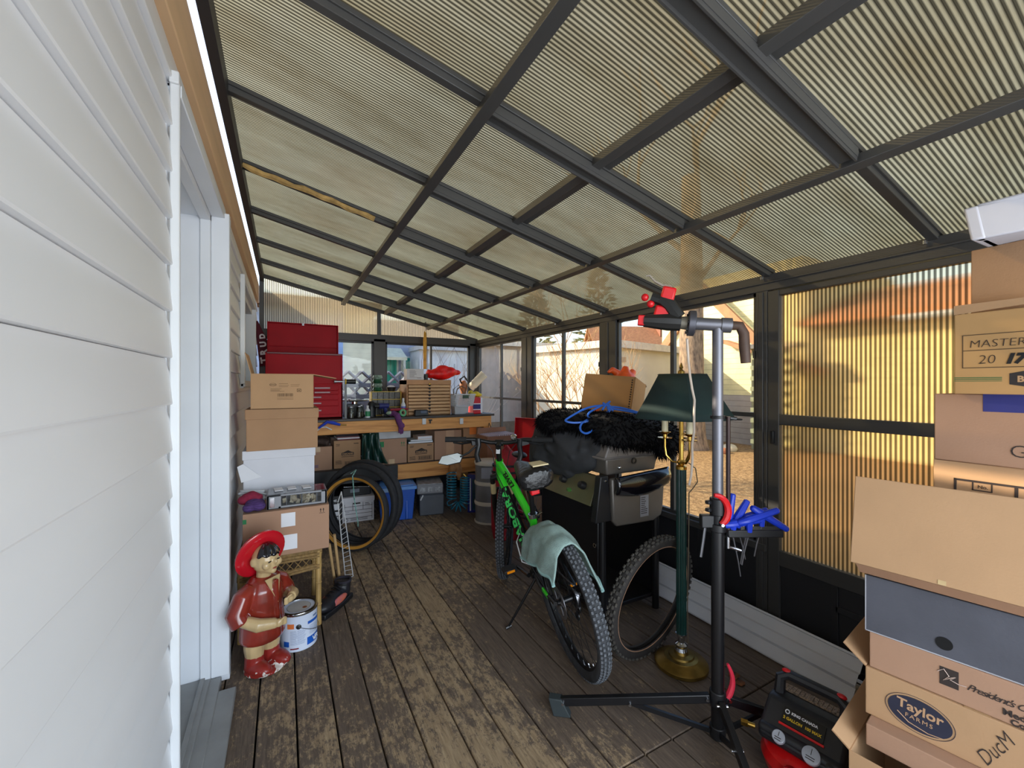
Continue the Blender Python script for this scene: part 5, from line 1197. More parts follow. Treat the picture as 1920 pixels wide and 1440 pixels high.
mb.tube([S((-.15, .86, 1.05)), S((-.13, .93, 1.05)), S((-.06, .93, .97)), (-.04, .84, .86), (-.034, .6, .7), (-.036, .45, .38), (-.06, .1, .36)], .0028, n=5)
mb.tube([S((.15, .86, 1.05)), S((.13, .93, 1.05)), S((.06, .93, .97)), (.04, .84, .86), (.034, .6, .71), (.036, .45, .4), (.06, .1, .38)], .0028, n=5)
mb.build('cables', BLACK, bike)
# cranks, pedals, kickstand, bottle cage
for s, a in ((-1, R(10)), (1, R(190))):
    e = V((s * .075, .43 + .165 * cos(a), .31 + .165 * sin(a) * .4 - .02)); mb = MB(); mb.tube([BB + V((s * .055, 0, 0)), e], [.014, .011], n=8); mb.build('crank_arm', GBLACK, bike)
    mb = MB(); mb.box(e + V((s * .055, 0, 0)), (.085, .075, .022)); mb.cyl(e, e + V((s * .09, 0, 0)), .008); pd = mb.build('pedal', BLACK, bike, bevel=.003)
    for yy in (-.039, .039):
        mb = MB(); mb.box(e + V((s * .055, yy, 0)), (.05, .005, .014)); mb.build('orange_reflector', mat('amber reflector', (255, 150, 20), .2), pd)
inv = BM.inverted(); foot = inv @ V((1.152, 2.164, .008))
mb = MB(); mb.tube([BB + V((-.03, -.05, 0)), foot], [.009, .007], n=8); mb.tube([foot + V((-.015, 0, 0)), foot + V((.02, .0, .005))], .009, n=8); mb.build('kickstand', GBLACK, bike)
mb = MB(); b0 = V((-.035, .455, .36)); mb.tube([b0, b0 + V((-.035, .02, .02)), b0 + V((-.035, .06, .13)), b0 + V((0, .09, .16)), b0 + V((.035, .06, .13)), b0 + V((.035, .02, .02)), b0], .004, n=6, closed=True); mb.build('bottle_cage', WHITE, bike)

# towel over the rear wheel
TOW = mat('pale teal terry towel', (152, 178, 172), .95, var=.12, scale=30, bump=.6, bscale=240)
t = thing('towel', 'pale teal terry towel draped over the rear wheel of the green bike', 'towel', mw=BM)
def tw(u, v):
    y = -.16 + .42 * u; s = (v - .5) * 2
    ridge = .768 - .17 * (u - .5) ** 2 * 1.2 - (.05 * u)
    dl = .15 + .05 * sin(3 * u) * u if s < 0 else .21 + .05 * (1 - u)
    a = abs(s)
    x = (.050 * min(1, a * 3) + (.06 if s < 0 else .085) * a) * (1 if s > 0 else -1) + .008 * sin(16 * u + 5 * v)
    z = ridge - .012 - dl * max(0, a - .12) * 1.15 + .006 * sin(20 * u)
    return (x - .01, y + .04 * a * (u - .5), z)
mb = MB(); mb.grid(tw, 30, 40); mb.build('terry_cloth', TOW, t, smooth=60, solid=.010, normals=False, sub=1)
mb = MB(); mb.tube([tw(i / 20, 0.01) for i in range(21)], .009, n=6); mb.tube([tw(i / 20, .99) for i in range(21)], .009, n=6); mb.build('hem', mat('smooth teal hem', (150, 190, 188), .9), t)

# second bicycle mostly hidden
BM2 = bmat(1.795, 2.93, .03, .02)
b2 = thing('bicycle', 'black bicycle with a silver rimmed wheel mostly hidden behind the green bike', 'bicycle', mw=BM2)
wheel(b2, (0, .0, .335), .335, .020, rim=CHROME, knob=False, rimline=True)
mb = MB(); mb.tube([(0, .34, .28), (0, .24, .72)], .016, n=10)
for s in (-1, 1): mb.tube([(s * .012, .26, .66), (s * .06, .0, .34)], .008, n=6); mb.tube([(s * .02, .32, .28), (s * .06, 0, .335)], .009, n=6)
mb.tube([(0, .34, .28), (.0, .36, .58)], .018, n=10); mb.build('frame', GBLACK, b2)
mb = MB(); mb.tube([(0, .24, .70), (0, .22, .80)], .013, n=10); mb.build('seat_post', CHROME, b2)
mb = MB(); mb.ell((0, .22, .82), (.055, .10, .028)); mb.build('saddle', BLACK, b2)
mb = MB(); mb.box((0, .15, .66), (.05, .03, .06)); mb.build('red_tail_light', mat('red reflector', (226, 20, 34), .15), b2, bevel=.005)

# ================================================================ BARBECUE and what lies on it
GX, GY = 1.63, 1.90
t = thing('barbecue', 'black gas barbecue cart with grey folded side shelf against the right wall', 'barbecue', (GX, GY, 0))
GRILLG = mat('bronze grey metal', (112, 106, 100), .4, var=.12, scale=4, metal=.4)
for x, y in ((.02, .02), (.46, .02), (.02, .64), (.46, .64)):
    mb = MB(); mb.tube([(x, y, 0), (x, y, .70)], .022, n=12); mb.build('leg', BLACKMETAL, t)
mb = MB(); mb.span((-.005, .03, .08), (.02, .64, .70)); mb.build('front_panel', BLACKMETAL, t, bevel=.006)
mb = MB(); mb.span((.0, .03, .07), (.48, .64, .095)); mb.build('bottom_shelf', BLACKMETAL, t, bevel=.005)
mb = MB(); mb.span((.46, .03, .095), (.475, .64, .70)); mb.build('rear_panel', BLACKMETAL, t)
mb = MB(); mb.prism([(-.03, .07, .70), (-.03, .66, .70), (.03, .66, .87), (.03, .07, .87)], (.03, 0, 0)); mb.build('control_panel', mat('olive stainless panel', (150, 146, 116), .35, metal=.7, var=.2, scale=3), t, bevel=.003)
for y in (.17, .37, .55):
    mb = MB(); mb.lathe([(0, 0), (.024, 0), (.026, .012), (.020, .036), (0, .038)], n=20, M=frame((.003, y, .80), (0, -1, 0), (.33, 0, .94))); mb.build('control_knob', BLACK, t)
mb = MB(); mb.lathe([(0, 0), (.026, 0), (.026, .004), (0, .004)], n=24, M=frame((-.012, .30, .748), (0, -1, 0), (.33, 0, .94)) @ Matrix.Diagonal((1, .55, 1, 1))); mb.build('badge', CHROME, t)
for y in (-.005, .67):
    mb = MB(); mb.prism([(-.05, y, .62), (.07, y, .62), (.045, y, .89), (-.012, y, .89)], (0, .05, 0)); mb.build('end_bracket', BLACK, t, bevel=.006)
mb = MB(); mb.lathe([(0, 0), (.009, 0), (.007, .006), (0, .007)], n=12, M=frame((.022, -.006, .86), (1, 0, 0), (0, 0, 1))); mb.build('bracket_bolt', CHROME, t)
mb = MB(); mb.lathe([(.008, 0), (.013, 0), (.013, .004), (.008, .004), (.008, 0)], n=14, M=frame((-.006, .055, .47), (0, -1, 0), (0, 0, 1))); mb.build('panel_bolt', CHROME, t)
# folded side shelf (faces the camera side)
mb = MB(); sh = [(.07, .62), (.10, .585), (.40, .575), (.47, .60), (.485, .66), (.50, .84), (.49, .885), (.06, .87)]
mb.prism([(x, -.02, z) for x, z in sh], (0, .035, 0)); mb.build('side_shelf', GRILLG, t, bevel=.01)
mb = MB(); mb.grid(lambda u, v: (.065 + .43 * u, -.045 - .02 * sin(pi * v), .80 + .095 * v + .03 * (u - .5) * 2 * .4 - .035 * (1 - v) * sin(pi * u)), 20, 8); mb.build('shelf_handle', mat('glossy black shelf edge', (14, 12, 18), .12, coat=.7), t, solid=.02, normals=False)
mb = MB(); pr(mb, frame((.285, -.0405 + .02, .615), (1, 0, 0), (0, 0, 1)), 0, 0, .07, .13); mb.build('warning_sticker', mat('grey sticker', (158, 152, 150), .5), t, smooth=0)
mb = MB(); textlines(mb, frame((.288, -.0212, .615), (1, 0, 0), (0, 0, 1)), .004, .115, .055, 9, .012, 4); mb.build('sticker_print', INK, t, smooth=0)
# firebox and lid
mb = MB(); mb.box((.27, .345, .93), (.40, .62, .10), taper=(1.08, 1.03)); mb.build('firebox', GRILLG, t, bevel=.01)
mb = MB(); mb.prism([(.045, .025, .985), (.49, .025, .985), (.44, .025, 1.10), (.36, .025, 1.15), (.17, .025, 1.15), (.09, .025, 1.09)], (0, .64, 0)); mb.span((.03, .02, .975), (.50, .67, .99)); mb.build('lid', mat('warm grey lid', (118, 112, 108), .42, var=.1, scale=5), t, bevel=.012)
mb = MB(); mb.ring([(.012, 0), (.02, 0), (.02, .006), (.012, .006)], nu=18, M=frame((.27, .018, .955), (1, 0, 0), (0, 0, 1))); mb.build('spit_hole', BLACK, t)

JACK = mat('charcoal jacket fabric', (48, 49, 52), .85, var=.2, scale=5, bump=.15, bscale=9)
t = thing('jacket', 'charcoal jacket bunched over the front of the barbecue', 'jacket', (GX + .085, GY - .01, 0))
def f(mb):
    mb.ell((.06, .38, 1.08), (.15, .30, .14)); mb.ell((-.05, .44, .98), (.10, .25, .15)); mb.ell((-.06, .60, 1.0), (.11, .16, .17)); mb.ell((-.04, .28, .95), (.08, .16, .10))
    mb.tube([(.10, .20, 1.12), (.0, .16, 1.02), (-.03, .22, .92)], [.08, .07, .055], n=10); mb.tube([(-.03, .34, .93), (-.055, .36, .86), (-.05, .40, .82)], [.07, .06, .04], n=10); mb.tube([(.0, .70, 1.10), (-.07, .72, 1.0), (-.09, .70, .88)], [.08, .075, .05], n=10)
    for a, b, c in (((-.10, .66, 1.10), (-.15, .48, 1.0), (-.10, .30, .90)), ((.02, .62, 1.18), (-.12, .42, 1.08), (-.12, .24, .97)), ((-.04, .72, 1.02), (-.15, .60, .93), (-.11, .46, .86)), ((.10, .42, 1.2), (.02, .22, 1.12), (-.02, .12, .99)), ((.02, .30, 1.16), (-.08, .20, 1.02), (-.07, .22, .92))):
        mb.tube([a, b, c], [.012, .030, .014], n=8)
    mb.ell((-.09, .66, .90), (.06, .10, .09)); mb.ell((-.06, .48, .88), (.07, .18, .08))
    mb.tube([(-.15, .58, 1.08), (-.1, .4, .96), (-.08, .25, .93)], [.02, .03, .02], n=8); mb.tube([(.04, .5, 1.2), (-.09, .38, 1.10), (-.12, .3, .98)], [.03, .035, .02], n=8)
jk = blob('jacket_cloth', JACK, t, f, .010, 6)
k = jk.modifiers.new('folds', 'DISPLACE'); tex = bpy.data.textures.new('folds', 'CLOUDS'); tex.noise_scale = .2; tex.noise_depth = 0; k.texture = tex; k.strength = .05; k.mid_level = .5
mb = MB(); mb.ell((.028, -.012, .935), .011); mb.build('snap_button', CHROME, t)
mb = MB(); mb.tube([(-.06, .74, 1.10), (-.12, .66, 1.09), (-.17, .60, 1.04)], .008, n=6); mb.build('pale_seam', mat('grey seam', (120, 122, 124), .8), t)

# black shaggy rug: folded cloth with tufts
t = thing('shaggy_rug', 'black shaggy rug folded over the top of the barbecue', 'rug', (GX, GY, 0))
rugE = [((.14, .235, 1.165), (.16, .15, .075)), ((.30, .30, 1.175), (.27, .34, .075)), ((.10, .40, 1.19), (.16, .26, .07)), ((.42, .10, 1.12), (.18, .16, .11)), ((.20, .06, 1.13), (.18, .12, .10)), ((.54, .04, 1.07), (.13, .12, .11)), ((.33, .0, 1.12), (.2, .09, .085)), ((-.02, .46, 1.17), (.10, .16, .065)), ((.08, .55, 1.18), (.14, .14, .07)), ((.12, .12, 1.18), (.12, .15, .07))]
def f(mb):
    for c, r in rugE: mb.ell(c, r)
base = blob('rug_backing', mat('black wool', (9, 8, 11), .95, var=.3, scale=20), t, f, .012, 2)
mb = MB(); rr = random.Random(11)
for c, r in rugE:
    for i in range(900):
        a, z = rr.uniform(0, 2 * pi), rr.uniform(-1, 1); q = sqrt(1 - z * z); n_ = V((q * cos(a), q * sin(a), z)); p = V(c) + V((n_.x * r[0], n_.y * r[1], n_.z * r[2])) * .97
        if any(sum(((p[j] - c2[j]) / r2[j]) ** 2 for j in range(3)) < .85 for c2, r2 in rugE): continue
        d = (V((n_.x / r[0], n_.y / r[1], n_.z / r[2])).normalized() + V((rr.uniform(-.6, .6), rr.uniform(-.6, .6), rr.uniform(-.7, .3)))).normalized()
        L_ = rr.uniform(.02, .042); s_ = d.orthogonal().normalized() * .0045; s2 = d.cross(s_)
        e_ = p + d * L_ + V((0, 0, -.012))
        k = len(mb.v); mb.v += [p + s_, p - s_ * .5 + s2 * .87, p - s_ * .5 - s2 * .87, e_]; mb.f += [(k, k + 1, k + 3), (k + 1, k + 2, k + 3), (k + 2, k, k + 3)]
tf_ = mb.build('tufts', mat('black wool strands', (11, 10, 14), .9, var=.4, scale=60, spec=.15), t, smooth=0, normals=False); tf_['kind'] = 'stuff'
mb = MB(); mb.prism([(.33, -.055, 1.13), (.37, -.07, 1.12), (.42, -.065, 1.135), (.38, -.05, 1.14)], (0, -.003, .004)); mb.build('white_tag', PAPER, t)
t = thing('blue_cord', 'bright blue cord coiled and tied on the black shaggy rug', 'cord', (GX, GY, 0))
BC = mat('bright blue cord', (52, 112, 214), .4)
mb = MB(); CF = frame((.06, .13, 1.215), (.82, -.44, .04), (.30, .58, .75))
def smooth(p, n=6):
    out = []; p = [V(q) for q in p]; m = len(p)
    for i in range(m - 1):
        a, b, c, d = p[max(0, i - 1)], p[i], p[i + 1], p[min(m - 1, i + 2)]
        for k in range(n):
            f_ = k / n; out.append(.5 * (2 * b + (c - a) * f_ + (2 * a - 5 * b + 4 * c - d) * f_ ** 2 + (3 * b - a - 3 * c + d) * f_ ** 3))
    return out + [p[-1]]
for q, r in ((((20, 22), (-10, 18), (-44, 3), (-47, -3), (-30, -5), (0, -2), (22, 10), (26, 22)), .0065), (((16, 22), (-8, 10), (-9, 2), (12, 3), (28, 14), (27, 22)), .0065), (((2, 4), (-22, -6), (-27, -17), (-18, -23), (0, -13), (12, -2), (16, 6)), .0065), (((-6, 4), (0, -8), (8, -6), (10, 0)), .0055), (((18, 26), (24, 20), (32, 12)), .007), (((14, 14), (22, 22), (30, 28)), .007), (((26, 26), (28, 18), (34, 18)), .007), (((24, 20), (50, 17), (85, 9)), .0062), (((22, 17), (50, 13), (78, 10)), .006)):
    mb.tube(smooth([CF @ V((x / 262, y / 215, .004 * (k % 2) - .00065 * max(0, x - 30))) for k, (x, y) in enumerate(q)]), r, n=8)
mb.build('cord_loops', BC, t)

# tilted carton with an orange bag
MC, LC = V((1.97, 2.02, 1.235)), V((1.80, 2.325, 1.245)); ex = (MC - LC).normalized(); wv = (MC - LC).length
KM = frame(LC, ex, V((0, 0, 1)).cross(ex)) @ Euler((R(-11), R(3), 0)).to_matrix().to_4x4()
t = thing('tilted_carton', 'open brown carton tilted back on the shaggy rug beside the lamp shade', 'box', mw=KM)
w_, d_, h_ = wv, .28, .265; mb = MB(); e = .004
mb.span((0, 0, 0), (w_, d_, e)); mb.span((0, 0, 0), (w_, e, h_)); mb.span((0, d_ - e, 0), (w_, d_, h_)); mb.span((0, 0, 0), (e, d_, h_)); mb.span((w_ - e, 0, 0), (w_, d_, h_)); mb.build('body', mat('warm brown cardboard', (176, 130, 80), .8, var=.05), t, smooth=0)
mb = MB(); M = frame((0, -.0005, 0), (1, 0, 0), (0, 0, 1)); text_mb(mb, 'THE HOME DEPOT', .017, M @ Matrix.Translation((.155, .012, 0))); mb.tube([M @ V((.05, .016, 0)), M @ V((.11, .016, 0))], .0012, n=4)
for k in range(14): pr(mb, M, w_ - .022, .03 + k * .016, .010, .009)
mb.build('printing', INK, t, smooth=0)
mb = MB(); pr(mb, M, .10, .004, .036, .036); mb.build('orange_logo', mat('orange ink', (226, 96, 40), .6), t, smooth=0)
mb = MB(); mb.prism([(0, d_, h_), (w_, d_, h_), (w_ - .02, d_ + .10, h_ + .0), (.02, d_ + .10, h_ + .0)], (0, 0, .004)); mb.build('flap', CARD2, t, smooth=0)
def f(mb):
    mb.ell((0, 0, -.02), (.09, .07, .06)); mb.tube([(-.02, 0, 0), (-.10, .02, .05), (-.13, .02, .03)], [.035, .022, .012], n=8); mb.tube([(.0, 0, .01), (.01, 0, .075)], [.05, .018], n=8); mb.tube([(.04, 0, .0), (.085, .0, .045)], [.04, .022], n=8)
o_ = blob('orange_bag', mat('orange plastic bag', (248, 96, 30), .4, var=.2, scale=14, bump=.4, bscale=25), None, f, .007, 1); o_.matrix_world = Matrix.Translation(KM @ V((w_ * .68, d_ * .45, h_ + .018))) ; tag(o_, 'orange plastic bag poking out of the tilted carton', 'bag')

# loose knobbly tire leaning on the lamp pole
lt, ll = 1.449, .159; eh = V((sin(lt), cos(lt), 0)); nn = V((cos(lt), -sin(lt), 0)); ev = V((0, 0, cos(ll))) + nn * sin(ll)
T = Matrix((eh, ev, eh.cross(ev))).transposed().to_4x4(); T.translation = V((1.676, 1.565, .326))
t = thing('bicycle_tire', 'loose knobbly tire leaning upright between the barbecue and the floor lamp', 'tire', mw=T)
tr = tire_mesh(.322, .026).build('carcass', mat('brown black rubber', (46, 42, 40), .8, var=.2, scale=20), t, smooth=50)
k = knobs(MB(), .322, .027, 58, 1.7); k.build('tread_knobs', mat('dusty brown tread', (84, 80, 74), .9, var=.35, scale=40), tr, smooth=0)
mb = MB()
for z in (-.017, .017): mb.torus((0, 0, z), .279, .0035, 64, 6)
mb.build('tan_bead', mat('tan bead', (168, 128, 100), .7), t)
# ================================================================ FLOOR LAMP
LX, LY = 1.772, 1.46
GLAMP = mat('dark green lacquer', (14, 52, 48), .3, var=.2, scale=12, coat=.3)
AGED = mat('aged brass', (170, 138, 70), .38, metal=.9, var=.45, scale=9)
t = thing('floor_lamp', 'brass and dark green floor lamp with a dark green shade', 'lamp', (LX, LY, 0))
mb = MB(); mb.lathe([(0, 0), (.12, 0), (.128, .008), (.128, .022), (.118, .032), (.085, .044), (.08, .050), (.062, .054), (.058, .062), (.036, .068), (.030, .08), (0, .08)], n=48); mb.build('base', AGED, t)
mb = MB(); mb.lathe([(0, .075), (.03, .078), (.024, .095), (.03, .105), (.03, .112), (.016, .122), (.018, .150), (.026, .158), (.026, .166), (0, .168)], n=24); mb.build('brass_collar', CHROME, t)
mb = MB(); prof = []
rings = []
for z in (.166, 1.0):
    rings.append([V(((.0225 + (.0022 if k % 2 else 0)) * cos(2 * pi * k / 32), (.0225 + (.0022 if k % 2 else 0)) * sin(2 * pi * k / 32), z)) for k in range(32)])
mb.ring_tube(rings); mb.build('fluted_pole', GLAMP, t, smooth=20)
mb = MB(); mb.lathe([(0, .995), (.027, .998), (.027, 1.012), (.014, 1.02), (.020, 1.035), (.012, 1.05), (.011, 1.27), (0, 1.27)], n=20); mb.build('brass_stem', BRASS, t)
for a in (0.15, pi * 2 / 3 + .15, pi * 4 / 3 + .15):
    c, s = cos(a), sin(a)
    mb = MB(); mb.tube([(.01 * c, .01 * s, 1.03), (.045 * c, .045 * s, 1.035), (.072 * c, .072 * s, 1.065), (.078 * c, .078 * s, 1.11), (.078 * c, .078 * s, 1.15)], .0055, n=8)
    mb.lathe([(0, 1.148), (.034, 1.152), (.036, 1.156), (.010, 1.158), (.010, 1.172), (.030, 1.184), (.026, 1.186), (0, 1.186)], (.078 * c, .078 * s, 0), 18); ar = mb.build('candle_arm', BRASS, t)
    mb = MB(); mb.cyl((.078 * c, .078 * s, 1.184), (.078 * c, .078 * s, 1.28), .016); mb.build('candle_sleeve', mat('ivory candle sleeve', (226, 214, 176), .5), ar)
mb = MB()
def shade(u, v):
    a = 2 * pi * u; k = pi / 5; b = (a % (2 * k)) - k; f_ = (cos(k) / cos(b)) ** .55
    r = (.246 + (.118 - .246) * v) * f_; return (r * cos(a + .25), r * sin(a + .25), 1.258 + .222 * v - .004 * sin(pi * v))
mb.grid(shade, 80, 6); sh = mb.build('shade', mat('worn dark green shade', (17, 44, 42), .85, var=.3, scale=6), t, smooth=18, solid=.003, normals=False)
mb = MB()
for i in range(8):
    pass
mb.tube([shade(.735, .9), shade(.74, .72)], .0012, n=4); mb.tube([shade(.75, .7), shade(.765, .74), shade(.775, .75)], .001, n=4); mb.build('scuff_marks', mat('pale scuffs', (140, 160, 156), .8), sh)
mb = MB(); mb.lathe([(0, 1.27), (.01, 1.272), (.006, 1.3), (.006, 1.48), (.018, 1.482), (.016, 1.495), (.006, 1.505), (.010, 1.515), (.003, 1.535), (0, 1.54)], n=14); mb.build('finial', AGED, t)
mb = MB()
for k in range(3): a = k * 2 * pi / 3 + .2; mb.tube([(.006 * cos(a), .006 * sin(a), 1.478), (.114 * cos(a), .114 * sin(a), 1.478)], .002, n=5)
mb.build('shade_ring', BRASS, t)
mb = MB(); mb.tube([(.03, -.02, 1.03), (.07, -.03, 1.0), (.085, -.03, .93), (.05, -.03, .90), (.027, -.025, .88), (.03, -.02, .6), (.034, -.01, .3), (.05, .0, .1), (.09, .05, .045)], .0028, n=6); mb.build('lamp_cord', mat('brown cord', (96, 84, 66), .7), t)
mb = MB(); o_ = mb.tube([(1.448, 1.165, 1.615), (1.50, 1.20, 1.53), (1.555, 1.235, 1.465), (1.568, 1.235, 1.41), (1.59, 1.24, 1.36), (1.575, 1.23, 1.30), (1.575, 1.23, 1.22), (1.60, 1.26, 1.16), (1.615, 1.27, 1.09), (1.60, 1.265, 1.02), (1.58, 1.26, .98)], .0052, n=8).build('hanging_wire', mat('white insulated wire', (222, 206, 190), .6), None)
tag(o_, 'thin white wire hanging from the repair stand clamp in front of the lamp shade', 'wire')

# ================================================================ BIKE REPAIR STAND
PX, PY = 1.532, 1.086
t = thing('bike_repair_stand', 'black and silver bike repair stand with red quick release levers', 'repair stand', (PX, PY, 0))
ALU = mat('brushed aluminium tube', (124, 124, 131), .45, metal=.7, var=.1)
mb = MB(); mb.cyl((0, 0, .015), (0, 0, .955), .0245, n=24); mb.build('lower_pole', BLACKMETAL, t)
mb = MB(); mb.cyl((0, 0, .95), (0, 0, 1.655), .0205, n=24); mb.build('upper_pole', ALU, t)
mb = MB(); mb.cyl((0, 0, .905), (0, 0, .972), .030, n=20); mb.box((-.03, .016, .955), (.03, .02, .014)); mb.box((-.03, .016, .925), (.03, .02, .014)); mb.build('upper_collar', BLACK, t, bevel=.003)
tv = V((-.4776, .8786, 0)); rv = V((.8786, -.4776, 0)); cv = V((-.4776, -.8786, 0))
def lever(c, sc, name):
    mb = MB(); pts = []
    for i in range(9):
        a = R(-60 + 150 * i / 8); pts.append(V(c) + cv * .034 + rv * (.055 * cos(a) - .03) * sc + V((0, 0, .062 * sin(a) * sc)))
    mb.tube(pts, [.010, .013, .014, .014, .014, .013, .012, .010, .007], n=8); mb.build(name, RED, t)
    mb = MB(); mb.cyl(V(pts[0]) - cv * .02, V(pts[0]) + cv * .014, .006); mb.build('lever_bolt', CHROME, t)
lever((0, 0, .93), 1.0, 'quick_release_lever')
mb = MB(); pts = [V((0, 0, .17 + .135 * i / 8)) + rv * (.03 + .03 * sin(pi * (i / 8 * .8 + .1))) for i in range(9)]; mb.tube(pts, [.012, .013, .012, .011, .010, .009, .008, .007, .005], n=8); mb.build('lower_release_lever', mat('pinkish red plastic', (232, 54, 78), .35), t)
mb = MB(); mb.cyl((0, 0, .14), (0, 0, .20), .031, n=20); mb.build('leg_hub', BLACK, t, bevel=.004)
mb = MB(); mb.cyl((0, 0, .012), (0, 0, .06), .030, n=20); mb.build('bottom_collar', BLACK, t, bevel=.004)
for a, L_ in ((139.6, .66), (-26, .34), (-122, .32)):
    d = V((cos(R(a)), sin(R(a)), 0)); s_ = V((-d.y, d.x, 0)); mb = MB()
    p0, p1 = d * .03 + V((0, 0, .165)), d * (L_ - .03) + V((0, 0, .058))
    ax = (p1 - p0); M = frame(p0, ax, s_.cross(ax) if False else V((0, 0, 1)))
    mb.add(*[(lambda b: (b.v, b.f))(MB().box((ax.length / 2, 0, 0), (ax.length, .034, .024)))][0], M=M)
    lg = mb.build('leg', BLACKMETAL, t, bevel=.003)
    mb = MB(); m0, m1 = d * .03 + V((0, 0, .035)), p0.lerp(p1, .52) + V((0, 0, -.012)); ax2 = m1 - m0; M2 = frame(m0, ax2, V((0, 0, 1)))
    b_ = MB().box((ax2.length / 2, 0, 0), (ax2.length, .018, .012)); mb.add(b_.v, b_.f, M2); mb.build('strut', BLACKMETAL, lg)
    mb = MB(); fp = d * L_; mb.prism([fp + V((0, 0, .004)) - d * .075, fp + V((0, 0, 0)) + d * .0, fp + V((0, 0, .075)) + d * .022, fp + V((0, 0, .075)) - d * .035][::1], s_ * .04); mb.v = [q - s_ * .02 for q in mb.v]; mb.build('rubber_foot', mat('dark rubber foot', (44, 52, 54), .7), lg, bevel=.004)
    mb = MB()
    for q in (p0 + d * .012, p1 - d * .01, m1): mb.cyl(q - s_ * .021, q + s_ * .021, .006)
    mb.build('leg_bolts', CHROME, lg)
# clamp head
CD = V((-.70, .70, .10)).normalized(); CT = V((0, 0, 1.668)); cs = CD.cross(V((0, 0, 1))).normalized(); cu = cs.cross(CD)
mb = MB(); mb.cyl(CT - CD * .045, CT + CD * .085, .0255, n=20); mb.cyl(CT - CD * .05, CT - CD * .012, .030, n=20); mb.build('cross_tube', ALU, t)
mb = MB(); mb.cyl(CT + CD * .085, CT + CD * .112, .052, n=28)
mb.build('round_flange', mat('grey flange', (92, 92, 100), .4, metal=.6), t, bevel=.003)
mb = MB()
for k in range(6): a = k * pi / 3; q = CT + CD * .116 + (cs * cos(a) + cu * sin(a)) * .041; mb.cyl(q - CD * .032, q + CD * .001, .006, n=8)
mb.build('flange_holes', BLACK, t)
mb = MB(); mb.cyl(CT + CD * .115, CT + CD * .145, .028, .025, n=20); mb.build('cast_neck', mat('cast grey metal', (140, 134, 120), .5, metal=.5), t)
mb = MB(); q = CT + CD * .14; mb.tube([q, q + CD * .05, q + CD * .145], [.034, .036, .026], n=10); mb.build('lower_jaw', mat('matte black jaw', (30, 29, 28), .5), t)
mb = MB(); mb.box((0, 0, 0), (1, 1, 1)); mb.v = []; mb.f = []
b_ = MB().box((0, 0, 0), (.034, .042, .036)); mb.add(b_.v, b_.f, frame(q + CD * .152, CD, cu)); mb.build('red_jaw_tip', RED, t, bevel=.004)
mb = MB(); mb.tube([q + CD * .01 + cu * .02, q + CD * .05 + cu * .07, q + CD * .09 + cu * .095], [.030, .030, .024], n=8); mb.tube([q + CD * .07 + cu * .085, q + CD * .125 + cu * .10], [.024, .020], n=8); mb.build('upper_jaw', mat('matte black jaw', (30, 29, 28), .5), t)
for c, d_ in ((q + CD * .070 + cu * .036, (.075, .055, .026)), (q + CD * .06 + cu * .115, (.055, .055, .045))):
    mb = MB(); b_ = MB().box((0, 0, 0), d_); mb.add(b_.v, b_.f, frame(c, CD + cu * .15, cu)); mb.build('red_pad', RED, t, bevel=.008)
for c in (q + CD * .125 + cu * .072, q + CD * .15 + cu * .098):
    mb = MB(); mb.ell(c, .016, 12, 8); mb.build('red_knob', RED, t)
mb = MB(); mb.cyl(q + CD * .07 + cu * .01, q + CD * .07 + cu * .13, .008); mb.build('clamp_screw', CHROME, t)
mb = MB(); mb.tube([q + CD * .05 + cu * .145, q + CD * .085 + cu * .15, q + CD * .115 + cu * .165, q + CD * .14 + cu * .19, q + CD * .155 + cu * .187], [.012, .010, .008, .007, .006], n=8, flat=.6); mb.build('clamp_lever', mat('pale aluminium', (210, 200, 186), .35, metal=.6), t)
mb = MB(); e_ = CT - CD * .05; mb.tube([e_, e_ - CD * .03, e_ - CD * .045 + V((0, 0, -.03)), e_ - CD * .047 + V((0, 0, -.08)), e_ - CD * .052 + V((0, 0, -.145))], [.019, .02, .02, .0205, .0185], n=12); mb.build('twist_handle', mat('brown rubber handle', (84, 62, 50), .6, var=.3, scale=10), t)
# tool rod with bracket, tray with hex keys
RP = rv * .036 + cv * .012
mb = MB(); mb.cyl(RP + V((0, 0, .84)), RP + V((0, 0, 1.30)), .0085); mb.build('tool_rod', mat('dark brown rod', (60, 44, 42), .4, metal=.5), t)
mb = MB(); mb.ring([(.021, -.006), (.028, -.006), (.028, .006), (.021, .006)], (0, 0, 1.297), nu=24); mb.tube([rv * .024 + V((0, 0, 1.297)), rv * .075 + V((0, 0, 1.29))], .007, n=6); mb.torus(tuple(rv * .085 + V((0, 0, 1.288))), .010, .004, 16, 6); mb.build('rod_bracket', BLACK, t)
mb = MB(); mb.cyl(RP + V((0, 0, .775)), RP + V((0, 0, .84)), .007); mb.tube([RP + V((0, 0, .78)), RP + rv * .03 + V((0, 0, .772)), RP + rv * .05 + V((0, 0, .765))], .006, n=8); mb.build('rod_crank', CHROME, t)
mb = MB(); mb.ring([(.0245, -.016), (.032, -.016), (.032, .016), (.0245, .016)], (0, 0, .855), nu=24)
b_ = MB().box((.14, 0, -.02), (.22, .05, .03)); mb.add(b_.v, b_.f, frame((0, 0, .855), rv, (0, 0, 1)) @ Matrix.Rotation(R(90), 4, 'X') if False else Matrix.Translation((0, 0, .855)) @ Matrix.Rotation(math.atan2(rv.y, rv.x), 4, 'Z'))
b_ = MB().box((-.045, .0, .01), (.05, .03, .05)); mb.add(b_.v, b_.f, Matrix.Translation((0, 0, .87)) @ Matrix.Rotation(math.atan2(rv.y, rv.x), 4, 'Z')); mb.build('tool_tray', BLACK, t, bevel=.004)
